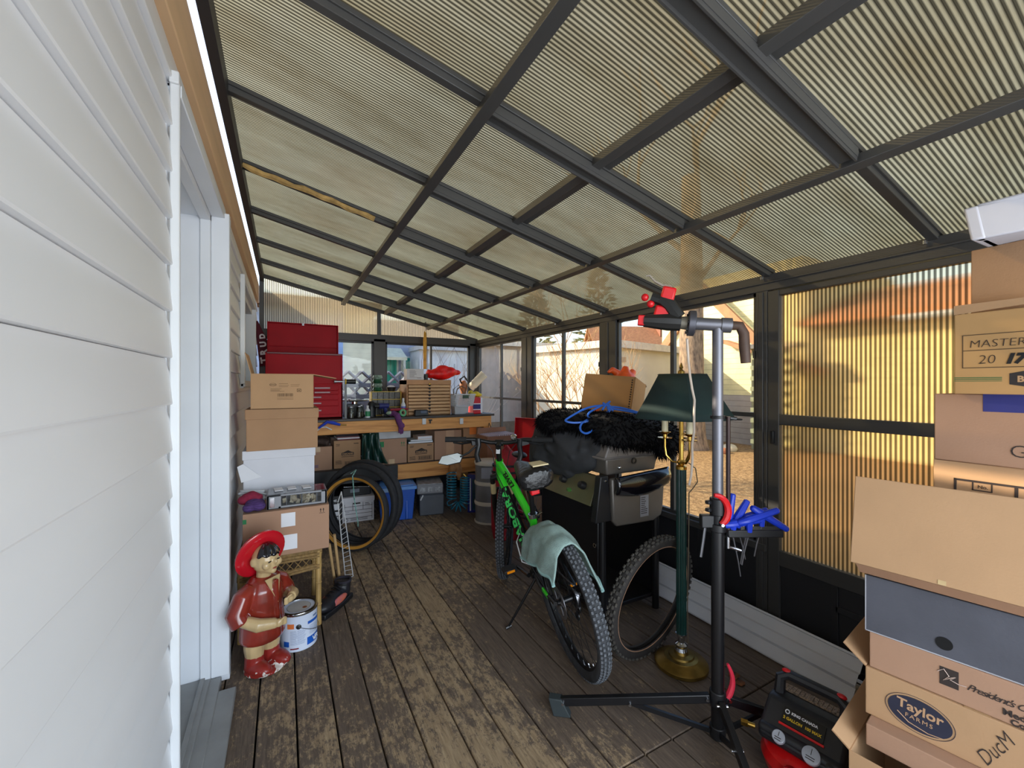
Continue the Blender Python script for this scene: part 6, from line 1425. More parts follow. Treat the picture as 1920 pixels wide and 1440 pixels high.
mb = MB(); mb.tube([-rv * .05 + V((0, 0, .86)), -rv * .058 + V((0, 0, .80)), -rv * .068 + V((0, 0, .735))], .0055, n=6); mb.build('hanging_spindle', STEEL, t)
KB = mat('cobalt blue grip', (28, 60, 196), .35)
keys = [((.055, .0), 8, .085, 'large blue hex key whose handle lies level nearest the stand pole', .16, .0), ((.115, .01), 18, .085, 'blue hex key second from the stand pole in the tool tray', .13, .02), ((.17, .0), -32, .085, 'large blue hex key with handle sloping down at the outer end of the tray', .12, .04),
        ((.05, -.02), 80, .06, 'dark blue hex key with its handle standing upright behind the stand pole', .10, .03), ((.085, -.02), 60, .055, 'small blue hex key fanned upwards in the middle of the tool tray', .12, .02), ((.125, -.02), 20, .06, 'small blue hex key with a shaded handle at the back of the tool tray', .14, .02)]
for (dx, dy), ang, hl, lab, sl, up in keys:
    o = V((PX, PY, .872 + up)) + rv * dx + cv * (.012 + dy)
    k = thing('hex_key', lab, 'hex key', tuple(o)); hv = rv * cos(R(ang)) + V((0, 0, sin(R(ang))))
    mb = MB(); hl *= 1.45; mb.tube([-hv * hl * .4, -hv * hl * .35, hv * 0, hv * hl * .95, hv * hl], [.008, .013, .0165, .012, .007], n=10); mb.tube([V((0, 0, 0)), V((0, 0, -.05))], [.0145, .010], n=8); mb.build('handle', KB, k)
    mb = MB(); mb.tube([V((0, 0, -.05)), V((0, 0, -.05 - sl * .6)) + rv * (.02 if dx < .1 else -.02), V((0, 0, -.05 - sl)) + rv * (.03 if dx < .1 else -.03)], .0024, n=5); mb.build('shaft', STEEL, k)

# ribbed metal sheet along the right wall, leaves
t = thing('metal_sheet', 'long ribbed grey metal sheet lying against the foot of the right wall', 'sheet', (2.22, 1.9, 0))
mb = MB(); n = 8; base_, top_ = V((0, 0, .003)), V((.125, 0, .165)); prof = []
dv = (top_ - base_); nv = V((-dv.z, 0, dv.x)).normalized()
for s_, off in ((0, 0), (.03, .0), (.035, .012), (.05, .012), (.055, 0), (.33, 0), (.38, .012), (.62, .012), (.67, 0), (.94, 0), (.95, .010), (1.0, .010)): prof.append(base_ + dv * s_ + nv * off)
poly = [p for p in prof] + [p - nv * .003 for p in prof[::-1]]
mb.prism([p + V((0, -.98, 0)) for p in poly], (0, 2.0, 0)); mb.build('ribbed_panel', mat('pale grey coated metal', (216, 218, 224), .4, var=.08, scale=3), t, smooth=0)
mb = MB(); mb.tube([base_ + nv * .012 + V((0, -.98, .004)), base_ + nv * .012 + V((0, 1.02, .004))], .004, n=6); mb.build('bottom_lip', mat('bright edge', (204, 206, 212), .3), t)
LEAF = mat('dry brown leaf', (150, 96, 58), .8, var=.3, scale=30)
for x, y, r, lab in ((1.925, 1.275, .03, 'curled dry leaf on the deck behind its lighter neighbour'), (1.91, 1.235, .026, 'lighter flat dry leaf on the deck beside the red stand lever')):
    mb = MB(); pts = [(0, 0, .006)]
    for i in range(22): a = 2 * pi * i / 22; rr_ = r * (.75 + .25 * abs(sin(3.5 * a))) ; pts.append((rr_ * cos(a), rr_ * .8 * sin(a), .004 + .012 * abs(cos(2 * a)) * (1 if 'curled' in lab else .3)))
    mb.add(pts, [(0, i + 1, (i + 1) % 22 + 1) for i in range(22)]); o_ = mb.build('dry_leaf', LEAF, None, solid=.0015, normals=False); o_.location = (x, y, 0); tag(o_, lab, 'leaf')

# ================================================================ AIR COMPRESSOR
t = thing('air_compressor', 'black and red pancake air compressor on the deck by the box stack', 'air compressor', (1.655, .825, 0), R(-80)); t.scale = (.86, .86, .92)
mb = MB(); mb.lathe([(0, .02), (.11, .022), (.15, .04), (.162, .075), (.15, .11), (.11, .13), (0, .132)], n=40); mb.build('tank', mat('bright red tank', (226, 22, 24), .3, coat=.4), t)
for k in range(3):
    a = k * 2 * pi / 3 + .4; mb = MB(); mb.cyl((.10 * cos(a), .10 * sin(a), 0), (.10 * cos(a), .10 * sin(a), .035), .014); mb.build('rubber_foot', BLACK, t)
HB = mat('black compressor shell', (34, 34, 38), .45, var=.15, scale=12)
mb = MB(); mb.prism([(-.15, -.10, .13), (.15, -.10, .13), (.155, .10, .13), (-.155, .10, .13)], (0, 0, .06)); mb.prism([(-.15, -.115, .155), (-.15, .02, .26), (-.15, .10, .255), (-.15, .10, .15)], (.30, 0, 0)); mb.build('housing', HB, t, bevel=.018, seg=3)
PM = frame((-.15, -.117, .157), (1, 0, 0), (0, .135, .105))
mb = MB(); pr(mb, PM, .075, .085, .15, .062, .003); lab_ = mb.build('front_label', mat('black label', (10, 10, 12), .4), t, smooth=0)
mb = MB(); pr(mb, PM, .07, .074, .16, .008, .0045); mb.build('red_stripe', RED, t, smooth=0)
mb = MB(); text_mb(mb, 'KING CANADA', .0135, PM @ Matrix.Translation((.105, .127, .0035)), bold=.0006); mb.ring([(.007, 0), (.011, 0), (.011, .001), (.007, .001)], nu=20, M=PM @ Matrix.Translation((.090, .131, .0032)) @ Matrix.Diagonal((.8, .8, 1, 1))); mb.build('white_lettering', PAPER, lab_, smooth=0)
mb = MB(); text_mb(mb, '2 GALLON', .0145, PM @ Matrix.Translation((.080, .102, .0035)), bold=.0006); text_mb(mb, '100 MAX', .0145, PM @ Matrix.Translation((.158, .102, .0035)), bold=.0006); mb.build('yellow_lettering', YEL, lab_, smooth=0)
for x, r in ((.085, .024), (.20, .031)):
    mb = MB(); mb.lathe([(0, 0), (r, 0), (r, .012), (r * .9, .014), (0, .014)], n=26, M=PM @ Matrix.Translation((x, .025, 0))); g = mb.build('gauge', mat('pale gauge face', (186, 192, 204), .3), t)
    mb = MB(); pr(mb, PM @ Matrix.Translation((x, .025, .0143)), -.001, 0, .002, r * .7); textlines(mb, PM @ Matrix.Translation((x, .025, .0143)), -r * .5, -r * .3, r, 2, .008, 2); mb.build('needle', INK, g, smooth=0)
mb = MB(); mb.lathe([(0, 0), (.012, 0), (.012, .02), (0, .022)], n=16, M=PM @ Matrix.Translation((.262, .02, 0))); mb.build('regulator_knob', BLACK, t)
mb = MB(); mb.cyl((-.165, -.08, .15), (-.19, -.09, .15), .010); mb.cyl((-.19, -.09, .15), (-.215, -.10, .15), .014, n=6); mb.build('brass_coupler', BRASS, t)
mb = MB(); mb.tube([(-.12, .07, .25), (-.12, .085, .31), (-.09, .10, .325), (.09, .10, .325), (.12, .085, .31), (.12, .07, .25)], [.024, .022, .020, .020, .022, .024], n=10); mb.build('carry_handle', HB, t)
for x in (-.10, .10):
    mb = MB(); mb.ell((x, .098, .338), (.020, .012, .010), 12, 8); mb.build('red_insert', RED, t)
mb = MB(); mb.prism([(-.13, .10, .14), (.13, .10, .14), (.13, .16, .16), (.13, .16, .24), (-.13, .16, .24), (-.13, .16, .16)][:2] + [(.13, .10, .25), (-.13, .10, .25)], (0, .055, 0)); mb.build('motor_cover', HB, t, bevel=.008)
mb = MB()
for i in range(16): mb.span((-.125 + i * .0162, .156, .15), (-.118 + i * .0162, .159, .24))
mb.span((-.12, .10, .252), (.12, .15, .256))
for i in range(14): mb.span((-.115 + i * .017, .104, .256), (-.107 + i * .017, .148, .2585))
mb.build('vent_label', mat('tan warning label', (178, 150, 122), .5, col2=(70, 58, 50), scale=120), t, smooth=0)
mb = MB(); mb.tube([(.15, .05, .2), (.19, .03, .24), (.21, -.02, .2), (.20, -.06, .12)], .006, n=6); mb.build('power_cord', BLACK, t)
mb = MB(); mb.cyl((.0, -.155, .10), (.0, -.19, .115), .03, .026, n=18); mb.build('red_outlet', mat('dark red outlet', (176, 10, 28), .3), t)
mb = MB(); mb.cyl((.0, -.186, .113), (.0, -.193, .116), .012, n=14); mb.build('outlet_hole', BLACK, t)

# ================================================================ RIGHT-HAND BOX STACKS
# near stack: the -X face of each box looks at the camera, local Y runs from near (-) to far (+)
def rbox(name, label, far, near, z, h, depth, m, cat='box', **k):
    """box whose visible left face runs from far (x,y) to near (x,y) at floor height z"""
    f_, n_ = V((*far, 0)), V((*near, 0)); L_ = (f_ - n_).length; dirv = (f_ - n_).normalized(); inn = V((dirv.y, -dirv.x, 0))
    c = (f_ + n_) / 2 + inn * depth / 2
    rz = math.atan2(dirv.y, dirv.x) - pi / 2
    return carton(name, label, (c.x, c.y, z), (depth, L_, h), m, rz, **k), leftf(depth, L_, h), L_
SK = [0.0]
t, M, L_ = rbox('cardboard_box', 'open brown box lowest in the near right stack beside the compressor', (1.435, .60), (1.505, .16), 0, .372, .40, CARD2, open_top=True, flaps=(('b', 62, .05),))
t, M, L_ = rbox('cardboard_box', 'pinkish brown box resting on the lowest open box of the near right stack', (1.50, .585), (1.57, .15), .373, .062, .36, CARD3, tape=False)
t, M, L_ = rbox('produce_box', 'brown produce box with a dark oval farm logo in the near right stack', (1.548, .605), (1.618, .155), .4355, .140, .32, CARD2, flaps=(('b', 55, .07),))
mb = MB(); EL = M @ Matrix.Translation((.118, .062, 0)) @ Matrix.Rotation(R(-3), 4, 'Z')
mb.lathe([(0, 0), (1, 0), (1, .001), (0, .001)], n=44, M=EL @ Matrix.Diagonal((.066, .044, 1, 1))); mb.ring([(.985, 0), (1.0, 0), (1.0, .001), (.985, .001)], nu=44, M=EL @ Matrix.Diagonal((.072, .050, 1, 1))); mb.build('oval_logo', mat('navy ink', (40, 42, 62), .7), t, smooth=0)
mb = MB(); text_mb(mb, 'Taylor', .036, EL @ Matrix.Translation((0, .004, .0013)), align='CENTER', bold=.0008); text_mb(mb, 'FARMS', .016, EL @ Matrix.Translation((.0, -.017, .0013)), align='CENTER', space=1.3)
mb.tube([EL @ V((-.045, -.012, .0014)), EL @ V((-.02, -.030, .0014)), EL @ V((.02, -.036, .0014)), EL @ V((.05, -.030, .0014))], .0012, n=4); mb.build('logo_lettering', mat('tan knock out', (196, 156, 120), .8), t, smooth=0)
mb = MB(); text_mb(mb, 'DucM', .042, M @ Matrix.Translation((.245, .012, .0006)) @ Matrix.Rotation(R(62), 4, 'Z'), shear=.4, bold=-.0006); mb.build('handwriting', INK, t, smooth=0)
t, M, L_ = rbox('brand_box', 'pinkish brown box with a dark square logo between the farm box and grey box', (1.556, .598), (1.626, .15), .5765, .106, .31, CARD3, tape=False)
mb = MB(); pr(mb, M, .150, .034, .036, .048); mb.build('square_logo', INK, t, smooth=0)
mb = MB(); mb.tube([M @ V(p) for p in ((.146, .066, .001), (.158, .077, .001), (.168, .062, .001), (.156, .046, .001), (.172, .060, .001), (.180, .066, .001), (.170, .054, .001), (.186, .050, .001), (.200, .052, .001))], .0011, n=4); mb.build('logo_signature', mat('pale signature', (214, 190, 176), .8), t, smooth=0)
mb = MB(); text_mb(mb, "President's Choice", .024, M @ Matrix.Translation((.200, .046, .0006)), shear=.45, space=.8); mb.build('script_lettering', INK, t, smooth=0)
mb = MB(); text_mb(mb, 'Medium', .022, M @ Matrix.Translation((.262, .020, .0006)), bold=.0006); text_mb(mb, 'Coffee', .020, M @ Matrix.Translation((.275, .002, .0006)), bold=.0006); mb.build('block_lettering', INK, t, smooth=0)
GREYC = mat('scuffed grey carton', (82, 83, 92), .55, var=.12, scale=7, bump=.05, bscale=160)
t, M, L_ = rbox('grey_box', 'scuffed dark grey lid shaped box with a round hand hole in the near right stack', (1.552, .607), (1.636, .16), .6835, .168, .33, GREYC, tape=False)
mb = MB(); mb.lathe([(0, 0), (.017, 0), (.017, .0015), (0, .0015)], n=28, M=M @ Matrix.Translation((.168, .038, 0))); mb.build('hand_hole', mat('black hole', (6, 5, 6), .9), t)
mb = MB(); pr(mb, M, 0, 0, L_, .003); pr(mb, M, 0, 0, .0025, .168); mb.build('worn_edge', mat('pale worn edge', (176, 176, 182), .8), t, smooth=0)
t, M, L_ = rbox('cardboard_box', 'plain brown carton with lifted bottom flaps on top of the near right stack', (1.525, .635), (1.60, .215), .853, .262, .14, CARD2, tape=False)
t.rotation_euler = (0, R(13), t.rotation_euler.z); t.location.z += .07 * sin(R(13))
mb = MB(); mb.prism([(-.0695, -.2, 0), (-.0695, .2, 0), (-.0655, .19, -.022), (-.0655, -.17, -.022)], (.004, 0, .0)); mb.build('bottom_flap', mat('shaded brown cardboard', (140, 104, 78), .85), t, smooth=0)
mb = MB(); pr(mb, M, .19, .002, .016, .012); mb.build('tape_scrap', mat('tan tape', (206, 178, 130), .4), t, smooth=0)
# rear stack by the door
t, M, L_ = rbox('cardboard_box', 'brown carton standing lowest behind the near right stack against the door', (1.87, .60), (1.95, .16), 0, .60, .38, CARD)
t, M, L_ = rbox('cardboard_box', 'brown carton second from the floor in the rear right stack', (1.87, .59), (1.95, .15), .602, .285, .38, CARD3)
t, M, L_ = rbox('ruled_box', 'brown carton with thick black ruled lines in the rear right stack', (1.80, .527), (1.83, .14), .888, .305, .36, CARD2, tape=False)
mb = MB()
for a in ((.045, .02, .006, .235), (.045, .249, .34, .006), (.165, .02, .007, .23), (.083, .225, .04, .003), (.083, .225, .003, .024), (.121, .225, .003, .024)): pr(mb, M, *a)
text_mb(mb, 'No.', .014, M @ Matrix.Translation((.094, .233, .0006))); mb.build('printing', INK, t, smooth=0)
t, M, L_ = rbox('taped_box', 'brown carton with a strip of blue tape on its edge in the rear right stack', (1.80, .525), (1.80, .13), 1.1945, .205, .36, CARD3, tape=False)
mb = MB(); pr(mb, M, .105, .155, .12, .052); mb.build('blue_tape', mat('navy tape', (48, 52, 128), .5), t, smooth=0)
mb = MB(); text_mb(mb, 'GM', .05, M @ Matrix.Translation((.155, .03, .0006)), bold=-.0008); mb.build('handwriting', INK, t, smooth=0)
t, M, L_ = rbox('records_box', 'records box with handwriting and two green lines near the top of the rear right stack', (1.76, .470), (1.72, .06), 1.401, .235, .36, mat('yellow brown cardboard', (186, 146, 96), .85, var=.05), tape=False)
mb = MB(); 
for a in ((.018, .075, .002, .095), (.018, .170, .38, .002), (.018, .075, .38, .002), (.02, .125, .37, .002)): pr(mb, M, *a)
mb.build('printed_frame', mat('brown printed line', (86, 66, 46), .8), t, smooth=0)
mb = MB(); text_mb(mb, 'MASTERC', .031, M @ Matrix.Translation((.032, .134, .0006)), shear=.1, bold=-.0007); mb.build('handwriting', INK, t, smooth=0)
mb = MB(); text_mb(mb, 'Tools', .02, M @ Matrix.Translation((.138, .126, .0006)), shear=.15, bold=-.0006); mb.build('small_handwriting', INK, t, smooth=0)
mb = MB(); text_mb(mb, '20', .036, M @ Matrix.Translation((.05, .087, .0006)), shear=.12, bold=-.0008); text_mb(mb, '-', .04, M @ Matrix.Translation((.15, .087, .0006))); mb.build('written_year', INK, t, smooth=0)
mb = MB(); text_mb(mb, '17', .036, M @ Matrix.Translation((.102, .087, .0008)), shear=.3, bold=.0024); mb.build('marker_digits', BLACK, t, smooth=0)
mb = MB(); pr(mb, M, 0, .046, .098, .0022); pr(mb, M, 0, .0415, .098, .0022); pr(mb, M, 0, .037, .098, .0015); mb.build('green_lines', mat('green line', (64, 112, 66), .8), t, smooth=0)
BL = M @ Matrix.Translation((.112, .028, 0))
mb = MB(); pts = [(0, 0), (.0, .03), (.05, .042), (.14, .042), (.19, .03), (.19, 0), (.14, -.010), (.05, -.010)]; mb.prism([BL @ V((x, y, 0)) for x, y in pts], BL.to_3x3() @ V((0, 0, .0006))); mb.build('badge', mat('dark badge ink', (44, 40, 42), .7), t, smooth=0)
mb = MB(); text_mb(mb, 'BANKERS BOX', .023, BL @ Matrix.Translation((.014, .007, .0008)), bold=.0008, space=1.05); mb.build('badge_lettering', CARD2, t, smooth=0)
mb = MB(); mb.prism([M @ V((0, .235, -.004)), M @ V((.165, .245, -.004)), M @ V((.15, .262, -.004)), M @ V((.0, .262, -.004))][:3] + [M @ V((0, .262, -.004))], M.to_3x3() @ V((0, 0, .004))); mb.build('torn_flap', CARD2, t, smooth=0)
t, M, L_ = rbox('cardboard_box', 'brown carton highest of the rear right stack under the white foam piece', (1.80, .445), (1.74, .05), 1.637, .19, .34, CARD, tape=False)
t = thing('foam_piece', 'white moulded packing foam on top of the rear right stack', 'packing foam', (1.80, .25, 1.8275), R(0))
mb = MB(); mb.span((-.10, -.22, .0), (.24, .155, .012)); mb.prism([(-.125, .165, .0), (-.105, .185, .10), (.24, .185, .115), (.25, .16, .0)], (0, -.03, 0)); mb.prism([(-.125, .165, .0), (-.095, .155, .0), (-.085, .16, .10), (-.105, .185, .10)], (.03, -.40, 0)); mb.span((-.10, -.22, .085), (.24, .16, .105))
mb.build('foam', mat('white foam', (206, 206, 216), .7, var=.04), t, bevel=.012, seg=3)
# ================================================================ OUTSIDE
GZ = -0.47
WHITEP = mat_planks('white vertical panel', (206, 212, 222), 'X', .3, .82, .05)
def block(mb, x0, x1, y0, y1, z0, z1): mb.span((x0, y0, z0), (x1, y1, z1))
t = thing('white_shed', 'white panelled shed seen through the right half of the back window', 'shed', (5.0, 13.8, GZ))
mb = MB(); block(mb, -1.02, 1.10, 0, 1.2, 0, 3.05); mb.build('wall', WHITEP, t, smooth=0)
mb = MB(); block(mb, -1.06, 1.08, -.2, 1.3, 3.05, 3.2); mb.build('roof', mat('grey white roof edge', (196, 200, 206), .7), t, smooth=0)
mb = MB(); block(mb, .2, .24, -.02, 0, .1, 2.6); block(mb, -.7, -.66, -.02, 0, .1, 2.6); mb.build('door_trim', mat('shed trim', (170, 176, 186), .7), t)
t = thing('long_shed', 'long beige grey shed beyond the corner windows', 'shed', (6.2, 13.9, GZ))
mb = MB(); block(mb, 0, 5.9, 0, 4, 0, 3.3); mb.build('wall', mat_planks('beige shed boards', (192, 180, 170), 'X', .22, .86, .06), t, smooth=0)
mb = MB(); block(mb, 0, 6.0, -.35, 4.2, 3.3, 3.48); mb.build('roof', mat('pale roof edge', (226, 216, 200), .7), t, smooth=0)
mb = MB(); block(mb, 2.75, 2.95, -.06, 0, 0, 3.3); block(mb, 1.9, 2.0, -.06, 0, 0, 3.3); mb.build('corner_post', mat('brown grey post', (128, 112, 106), .8), t)
mb = MB(); block(mb, 0, 5.9, -.03, 0, 0, .5); mb.build('skirting', mat('dark shed base', (140, 122, 104), .9), t)
t = thing('garage', 'low white garage with a small window seen through the large right window', 'garage', (8.2, 9.25, GZ))
rz_ = math.atan2(.9, 4.1); t.rotation_euler.z = rz_
mb = MB(); block(mb, 0, 4.1, 0, 3.4, 0, 2.95); mb.build('wall', mat('off white stucco', (226, 214, 188), .8, var=.06, scale=1.5), t, smooth=0)
mb = MB(); block(mb, -.15, 4.2, -.25, 3.6, 2.95, 3.16); mb.build('roof', mat('pale flat roof edge', (220, 208, 188), .7), t, smooth=0)
mb = MB(); block(mb, .15, .62, -.03, 0, 1.75, 2.45); wf = mb.build('window', mat('grey beige trim', (176, 160, 140), .7), t)
mb = MB(); block(mb, .24, .56, -.04, -.03, 1.82, 2.36); mb.build('window_glass', mat('grey glass', (150, 150, 152), .3), wf)
mb = MB(); block(mb, .05, .8, -.04, 0, 2.55, 2.7); mb.build('vent_board', mat('tan board', (190, 164, 132), .8), t)
t = thing('neighbour_house', 'pale green sided house with blue corner trim beyond the back window', 'house', (1.5, 12.9, GZ))
mb = MB(); block(mb, -.15, .80, 0, 4, 0, 4.0); mb.build('wall', mat_planks('pale green lap siding', (224, 228, 206), 'Z', .14, .86, .08), t, smooth=0)
mb = MB(); block(mb, -3.2, -.15, .05, 4, 0, 4.0); mb.build('blue_wall', mat_planks('pale blue lap siding', (178, 200, 232), 'Z', .14, .86, .08), t, smooth=0)
mb = MB(); block(mb, -.17, -.02, -.06, 0, 0, 4.0); mb.build('corner_trim', mat('sky blue trim', (150, 184, 236), .7), t)
mb = MB(); block(mb, -.95, -.35, -.02, .05, 1.4, 2.6); mb.build('window', mat('blue window', (110, 150, 220), .3), t)
mb = MB(); block(mb, -3.4, 1.0, -.4, 4.2, 4.0, 4.25); mb.build('roof', mat('brown shingles', (110, 86, 70), .9), t)
t = thing('grey_house', 'grey house with teal curtained windows and a small white porch roof', 'house', (3.6, 15.4, GZ))
mb = MB(); block(mb, -1.05, 2.4, 0, 4, 0, 4.2); mb.build('wall', mat_planks('lilac grey siding', (168, 172, 192), 'Z', .16, .86, .08), t, smooth=0)
TEAL = mat_planks('teal curtains', (24, 178, 150), 'X', .13, .7, .3)
for x0, x1, z0, z1 in ((-.85, -.02, 1.7, 2.85), (.22, .60, 1.9, 2.85), (-1.02, -.92, 1.2, 2.75)):
    mb = MB(); block(mb, x0 - .07, x1 + .07, -.05, 0, z0 - .07, z1 + .07); wf = mb.build('window', mat('white window trim', (236, 234, 220), .6), t, smooth=0)
    mb = MB(); block(mb, x0, x1, -.07, -.05, z0, z1); mb.build('curtain', TEAL, wf, smooth=0)
mb = MB(); mb.prism([(-1.0, -.9, 2.72), (.15, -.9, 2.72), (.15, 0, 3.1), (-1.0, 0, 3.1)], (0, 0, .1)); mb.build('porch_roof', mat('cream porch roof', (242, 236, 206), .6), t)
mb = MB(); block(mb, .02, .1, -.9, -.82, 0, 2.72); mb.build('porch_post', mat('white window trim', (236, 234, 220), .6), t)
mb = MB(); block(mb, -.45, .05, -.85, -.3, .9, 1.85); mb.build('porch_box', mat('tan porch box', (222, 190, 132), .8), t)
# lattice fence
LG = mat('weathered grey wood', (140, 142, 152), .9, var=.2, scale=6)
t = thing('lattice_fence', 'grey wooden lattice fence just outside the back windows', 'fence', (1.3, 7.05, GZ))
for x in (-.62, .0, .62):
    mb = MB(); block(mb, x - .04, x + .04, -.04, .04, 0, 2.1); mb.build('post', LG, t)
mb = MB()
for z in (1.70, 1.88): block(mb, -.66, .66, -.025, .025, z - .035, z + .035)
block(mb, -.66, .66, -.02, .02, .2, 1.64); mb.build('rails', LG, t)
mb = MB()
for i in range(6):
    x0 = -.62 + i * .207
    for z0, h in ((1.90, .20), (1.66, .24)):
        for s in (0, 1): mb.tube([(x0 + (.207 if s else 0), .0, z0), (x0 + (0 if s else .207), 0, z0 + h)], .024, n=4)
mb.build('lattice', LG, t)
mb = MB(); mb.lathe([(0, 1.4), (.18, 1.4), (.2, 1.7), (.17, 1.95), (.05, 2.1), (0, 2.1)], (.52, -.25, 0), 16); mb.cyl((.52, -.25, 0), (.52, -.25, 1.42), .05); mb.build('covered_post', mat('grey cover', (132, 134, 142), .9), t)
# yellow house
YS = mat_planks('yellow lap siding', (232, 220, 164), 'Z', .17, .62, .10)
BRB = mat('brown rake board', (178, 124, 84), .8, var=.15, scale=5)
t = thing('yellow_house', 'yellow sided house with brown gable boards at the far right of the yard', 'house', (12.7, 3.0, GZ))
mb = MB(); mb.prism([(0, 4.28, 0), (0, 8.7, 0), (0, 8.7, 2.9), (0, 6.47, 5.2), (0, 4.28, 2.9)], (.4, 0, 0)); block(mb, .4, 6, 3.6, 8.7, 0, 5.6); block(mb, .3, 6, -9, 3.6, 0, 3.5); mb.build('wall', YS, t, smooth=0)
mb = MB()
for a, b in (((4.0, 2.70), (6.47, 5.35)), ((8.95, 2.70), (6.47, 5.35))): mb.prism([(-.12, a[0], a[1]), (-.12, b[0], b[1]), (-.12, b[0], b[1] - .42), (-.12, a[0], a[1] - .42)], (.12, 0, 0))
mb.build('rake_boards', BRB, t)
mb = MB(); block(mb, -.06, 0, 4.28, 8.7, .0, 1.55); mb.build('grey_lower_siding', mat_planks('grey weathered siding', (182, 172, 158), 'Z', .17, .6, .12), t, smooth=0)
mb = MB(); mb.prism([(-.25, -9.2, 3.5), (-.25, 3.6, 3.5), (3.2, 3.6, 4.7), (3.2, -9.2, 4.7)], (0, 0, .15)); block(mb, 3.2, 6.2, -9.2, 3.6, 4.5, 4.7); mb.build('roof', mat('brown orange shingles', (188, 128, 86), .9, var=.2, scale=12), t, smooth=0)
mb = MB(); mb.prism([(-.35, 3.0, 2.2), (0.2, 3.0, 2.2), (0.2, 5.6, 3.2), (-.35, 5.6, 3.2)], (0, 0, .12)); mb.build('awning', BRB, t)
for y0, y1 in ((-.6, .2), (-3.2, -2.2)):
    mb = MB(); block(mb, .22, .3, y0, y1, 1.6, 2.9); wf = mb.build('window', mat('white window trim', (236, 234, 220), .6), t)
    mb = MB(); block(mb, .2, .22, y0 + .1, y1 - .1, 1.7, 2.8); mb.build('window_glass', mat('grey glass', (150, 150, 152), .3), wf)
t = thing('trellis_rack', 'pale yellow trellis rack standing in front of the yellow house', 'trellis', (11.95, 7.3, GZ))
PY_ = mat('pale yellow plastic', (226, 222, 160), .6)
mb = MB()
for y in (-.9, -.45, .0): block(mb, -.05, .05, y - .06, y + .06, 0, 2.9)
mb.build('uprights', mat('olive frame', (150, 146, 112), .7), t)
for i in range(9):
    mb = MB(); block(mb, -.2, .2, -.9, .0, .2 + i * .30, .32 + i * .30); mb.build('shelf', PY_, t)
mb = MB(); block(mb, -.35, .3, -1.1, .2, 2.9, 3.02); mb.build('cap', mat('grey cap', (170, 160, 140), .7), t)
# trees
BARK = mat('rough pine bark', (176, 148, 116), .95, var=.45, scale=14, bump=1.0, bscale=10, stretch=(1, 1, .35), col2=(96, 80, 66))
t = thing('tree', 'thick bare tree trunk standing in the yard behind the floor lamp', 'tree', (10.45, 8.25, GZ))
mb = MB(); mb.tube([(.02, 0, -.05), (0, .02, .4), (-.02, 0, 1.4), (.02, .02, 3), (0, 0, 5), (.1, .1, 8)], [.48, .40, .35, .33, .31, .25], n=20); mb.build('trunk', BARK, t)
def branches(mb, p, d, L, r, depth, rr):
    n = 3; pts = [p]; q = p
    for i in range(n):
        d = (d + V((rr.uniform(-.25, .25), rr.uniform(-.25, .25), rr.uniform(-.05, .2)))).normalized(); q = q + d * L / n; pts.append(q)
    mb.tube(pts, [r, r * .85, r * .7, r * .5], n=5)
    if depth == 0: return
    for k in range(rr.choice((2, 3, 3))):
        nd = (d + V((rr.uniform(-.9, .9), rr.uniform(-.9, .9), rr.uniform(-.15, .6)))).normalized()
        branches(mb, pts[rr.choice((2, 3, 3))], nd, L * rr.uniform(.6, .8), r * .58, depth - 1, rr)
mb = MB(); rr = random.Random(4)
for a in (.3, 2.2, 4.0): branches(mb, V((0, 0, 4.5 + a * .5)), V((cos(a), sin(a), .7)).normalized(), 2.2, .10, 3, rr)
mb.build('branches', BARK, t)
TWIG = mat('pale orange twigs', (206, 160, 108), .8, var=.2, scale=5)
for loc, seed, lab, h, nb, dep, mt in (((4.75, 6.55, GZ), 9, 'bare orange twigged shrub just outside the middle right window', .95, 8, 4, TWIG), ((2.95, 7.7, GZ), 21, 'thin bare shrub with dark stems outside the back window', 1.15, 9, 1, mat('grey stems', (120, 116, 118), .9))):
    rr = random.Random(seed); t = thing('shrub', lab, 'shrub', loc); mb = MB()
    for k in range(nb):
        a = 2 * pi * k / nb + rr.uniform(-.3, .3); sp = rr.uniform(.12, .45)
        branches(mb, V((.1 * cos(a), .1 * sin(a), 0)), V((sp * cos(a), sp * sin(a), 1)).normalized(), h * rr.uniform(1.2, 1.8) if dep > 1 else 2.0, .022 if dep > 1 else .008, dep, rr)
    mb.build('branches', mt, t)
NEED = mat('olive pine needles', (122, 124, 62), .9, var=.4, scale=2, col2=(72, 84, 44))
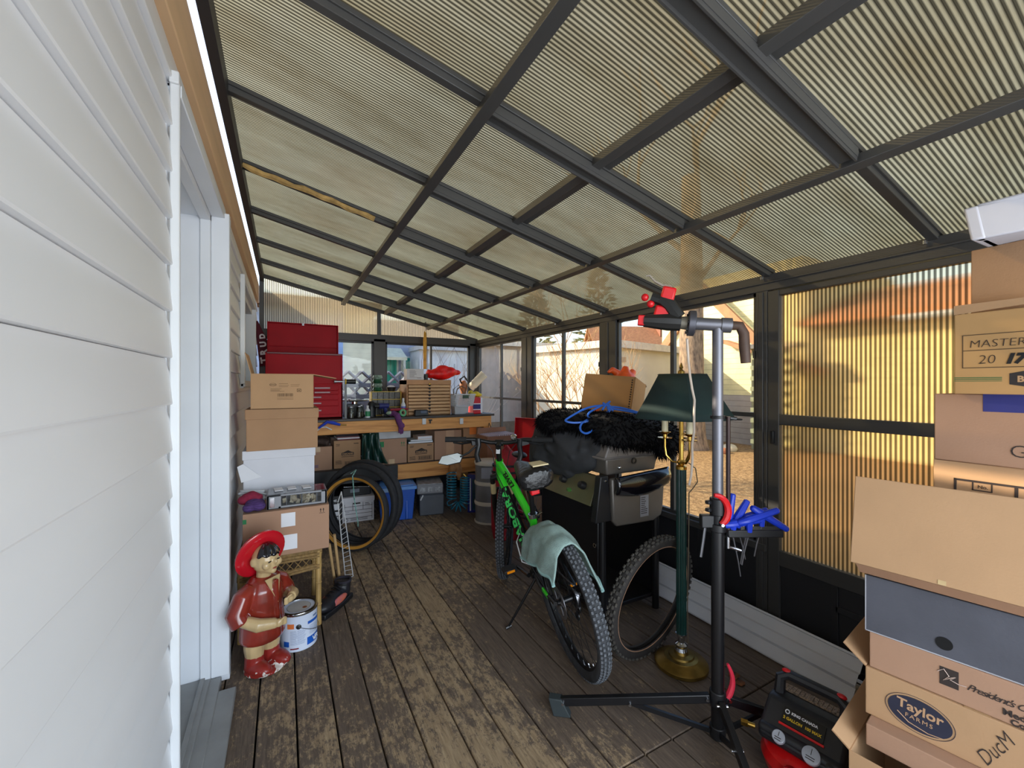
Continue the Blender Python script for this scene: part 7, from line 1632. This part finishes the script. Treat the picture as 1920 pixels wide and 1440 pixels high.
for i, (loc, h, lab) in enumerate((((30.0, 35.5, GZ), 14.5, 'tallest distant pine tree above the brown roofed house'), ((22.5, 36.5, GZ), 12, 'distant pine tree left of the tallest pine'), ((38, 31, GZ), 12.5, 'distant pine tree right of the tallest pine'))):
    t = thing('pine_tree', lab, 'tree', loc); rr = random.Random(30 + i); mb = MB(); mb.tube([(0, 0, 0), (0, 0, h * .95)], [.3, .06], n=8); mb.build('trunk', BARK, t)
    mb = MB()
    for k in range(520):
        z = h * rr.uniform(.22, 1.0); R_ = (1.05 - z / h) * h * .30 + .2; a = rr.uniform(0, 2 * pi); q = R_ * sqrt(rr.random())
        p = V((q * cos(a), q * sin(a), z - q * .12)); d = V((cos(a) + rr.uniform(-.4, .4), sin(a) + rr.uniform(-.4, .4), rr.uniform(-.2, .5))).normalized() * rr.uniform(.5, 1.0); s_ = d.orthogonal().normalized() * .22
        k0 = len(mb.v); mb.v += [p + s_, p - s_, p + d, p + d.cross(s_).normalized() * .2]; mb.f += [(k0, k0 + 1, k0 + 2), (k0, k0 + 3, k0 + 2)]
    mb.build('foliage', NEED, t, smooth=0, normals=False)
t = thing('brown_house', 'distant house with a brown roof and chimney behind the white garage', 'house', (24.5, 21.0, GZ), R(-25))
mb = MB(); block(mb, -5, 6, 0, 6, 0, 3.4); mb.build('wall', mat('tan house wall', (206, 170, 126), .8), t)
mb = MB(); mb.prism([(-5.4, -.5, 3.3), (6.4, -.5, 3.3), (6.4, 3, 6.3), (-5.4, 3, 6.3)], (0, .1, .15)); mb.prism([(-5.4, 6.5, 3.3), (6.4, 6.5, 3.3), (6.4, 3, 6.3), (-5.4, 3, 6.3)], (0, .1, .15)); mb.build('roof', mat('rust brown shingles', (172, 116, 76), .9, var=.2, scale=6), t)
mb = MB(); block(mb, .0, .9, 2.0, 2.8, 4, 7.3); mb.build('chimney', mat('brick chimney', (150, 96, 72), .9), t)
mb = MB(); mb.prism([(-5.0, -.6, 3.3), (-2.2, -.6, 3.3), (-3.6, -.6, 4.9)], (0, 2.5, 0)); mb.build('snowy_gable', mat('pale gable', (236, 226, 206), .7), t)
for i, (x, y, r, lab) in enumerate(((11.0, 7.45, .20, 'larger pale stone at the foot of the bare tree'), (10.5, 7.3, .15, 'smaller rusty stone at the foot of the bare tree'))):
    mb = MB(); mb.ell((0, 0, r * .4), (r * 1.3, r, r * .7), 12, 8); o_ = mb.build('stone', mat('pale stone', (214, 196, 160), .9) if i == 0 else mat('rusty stone', (196, 120, 76), .9)); o_.location = (x, y, GZ); tag(o_, lab, 'stone')
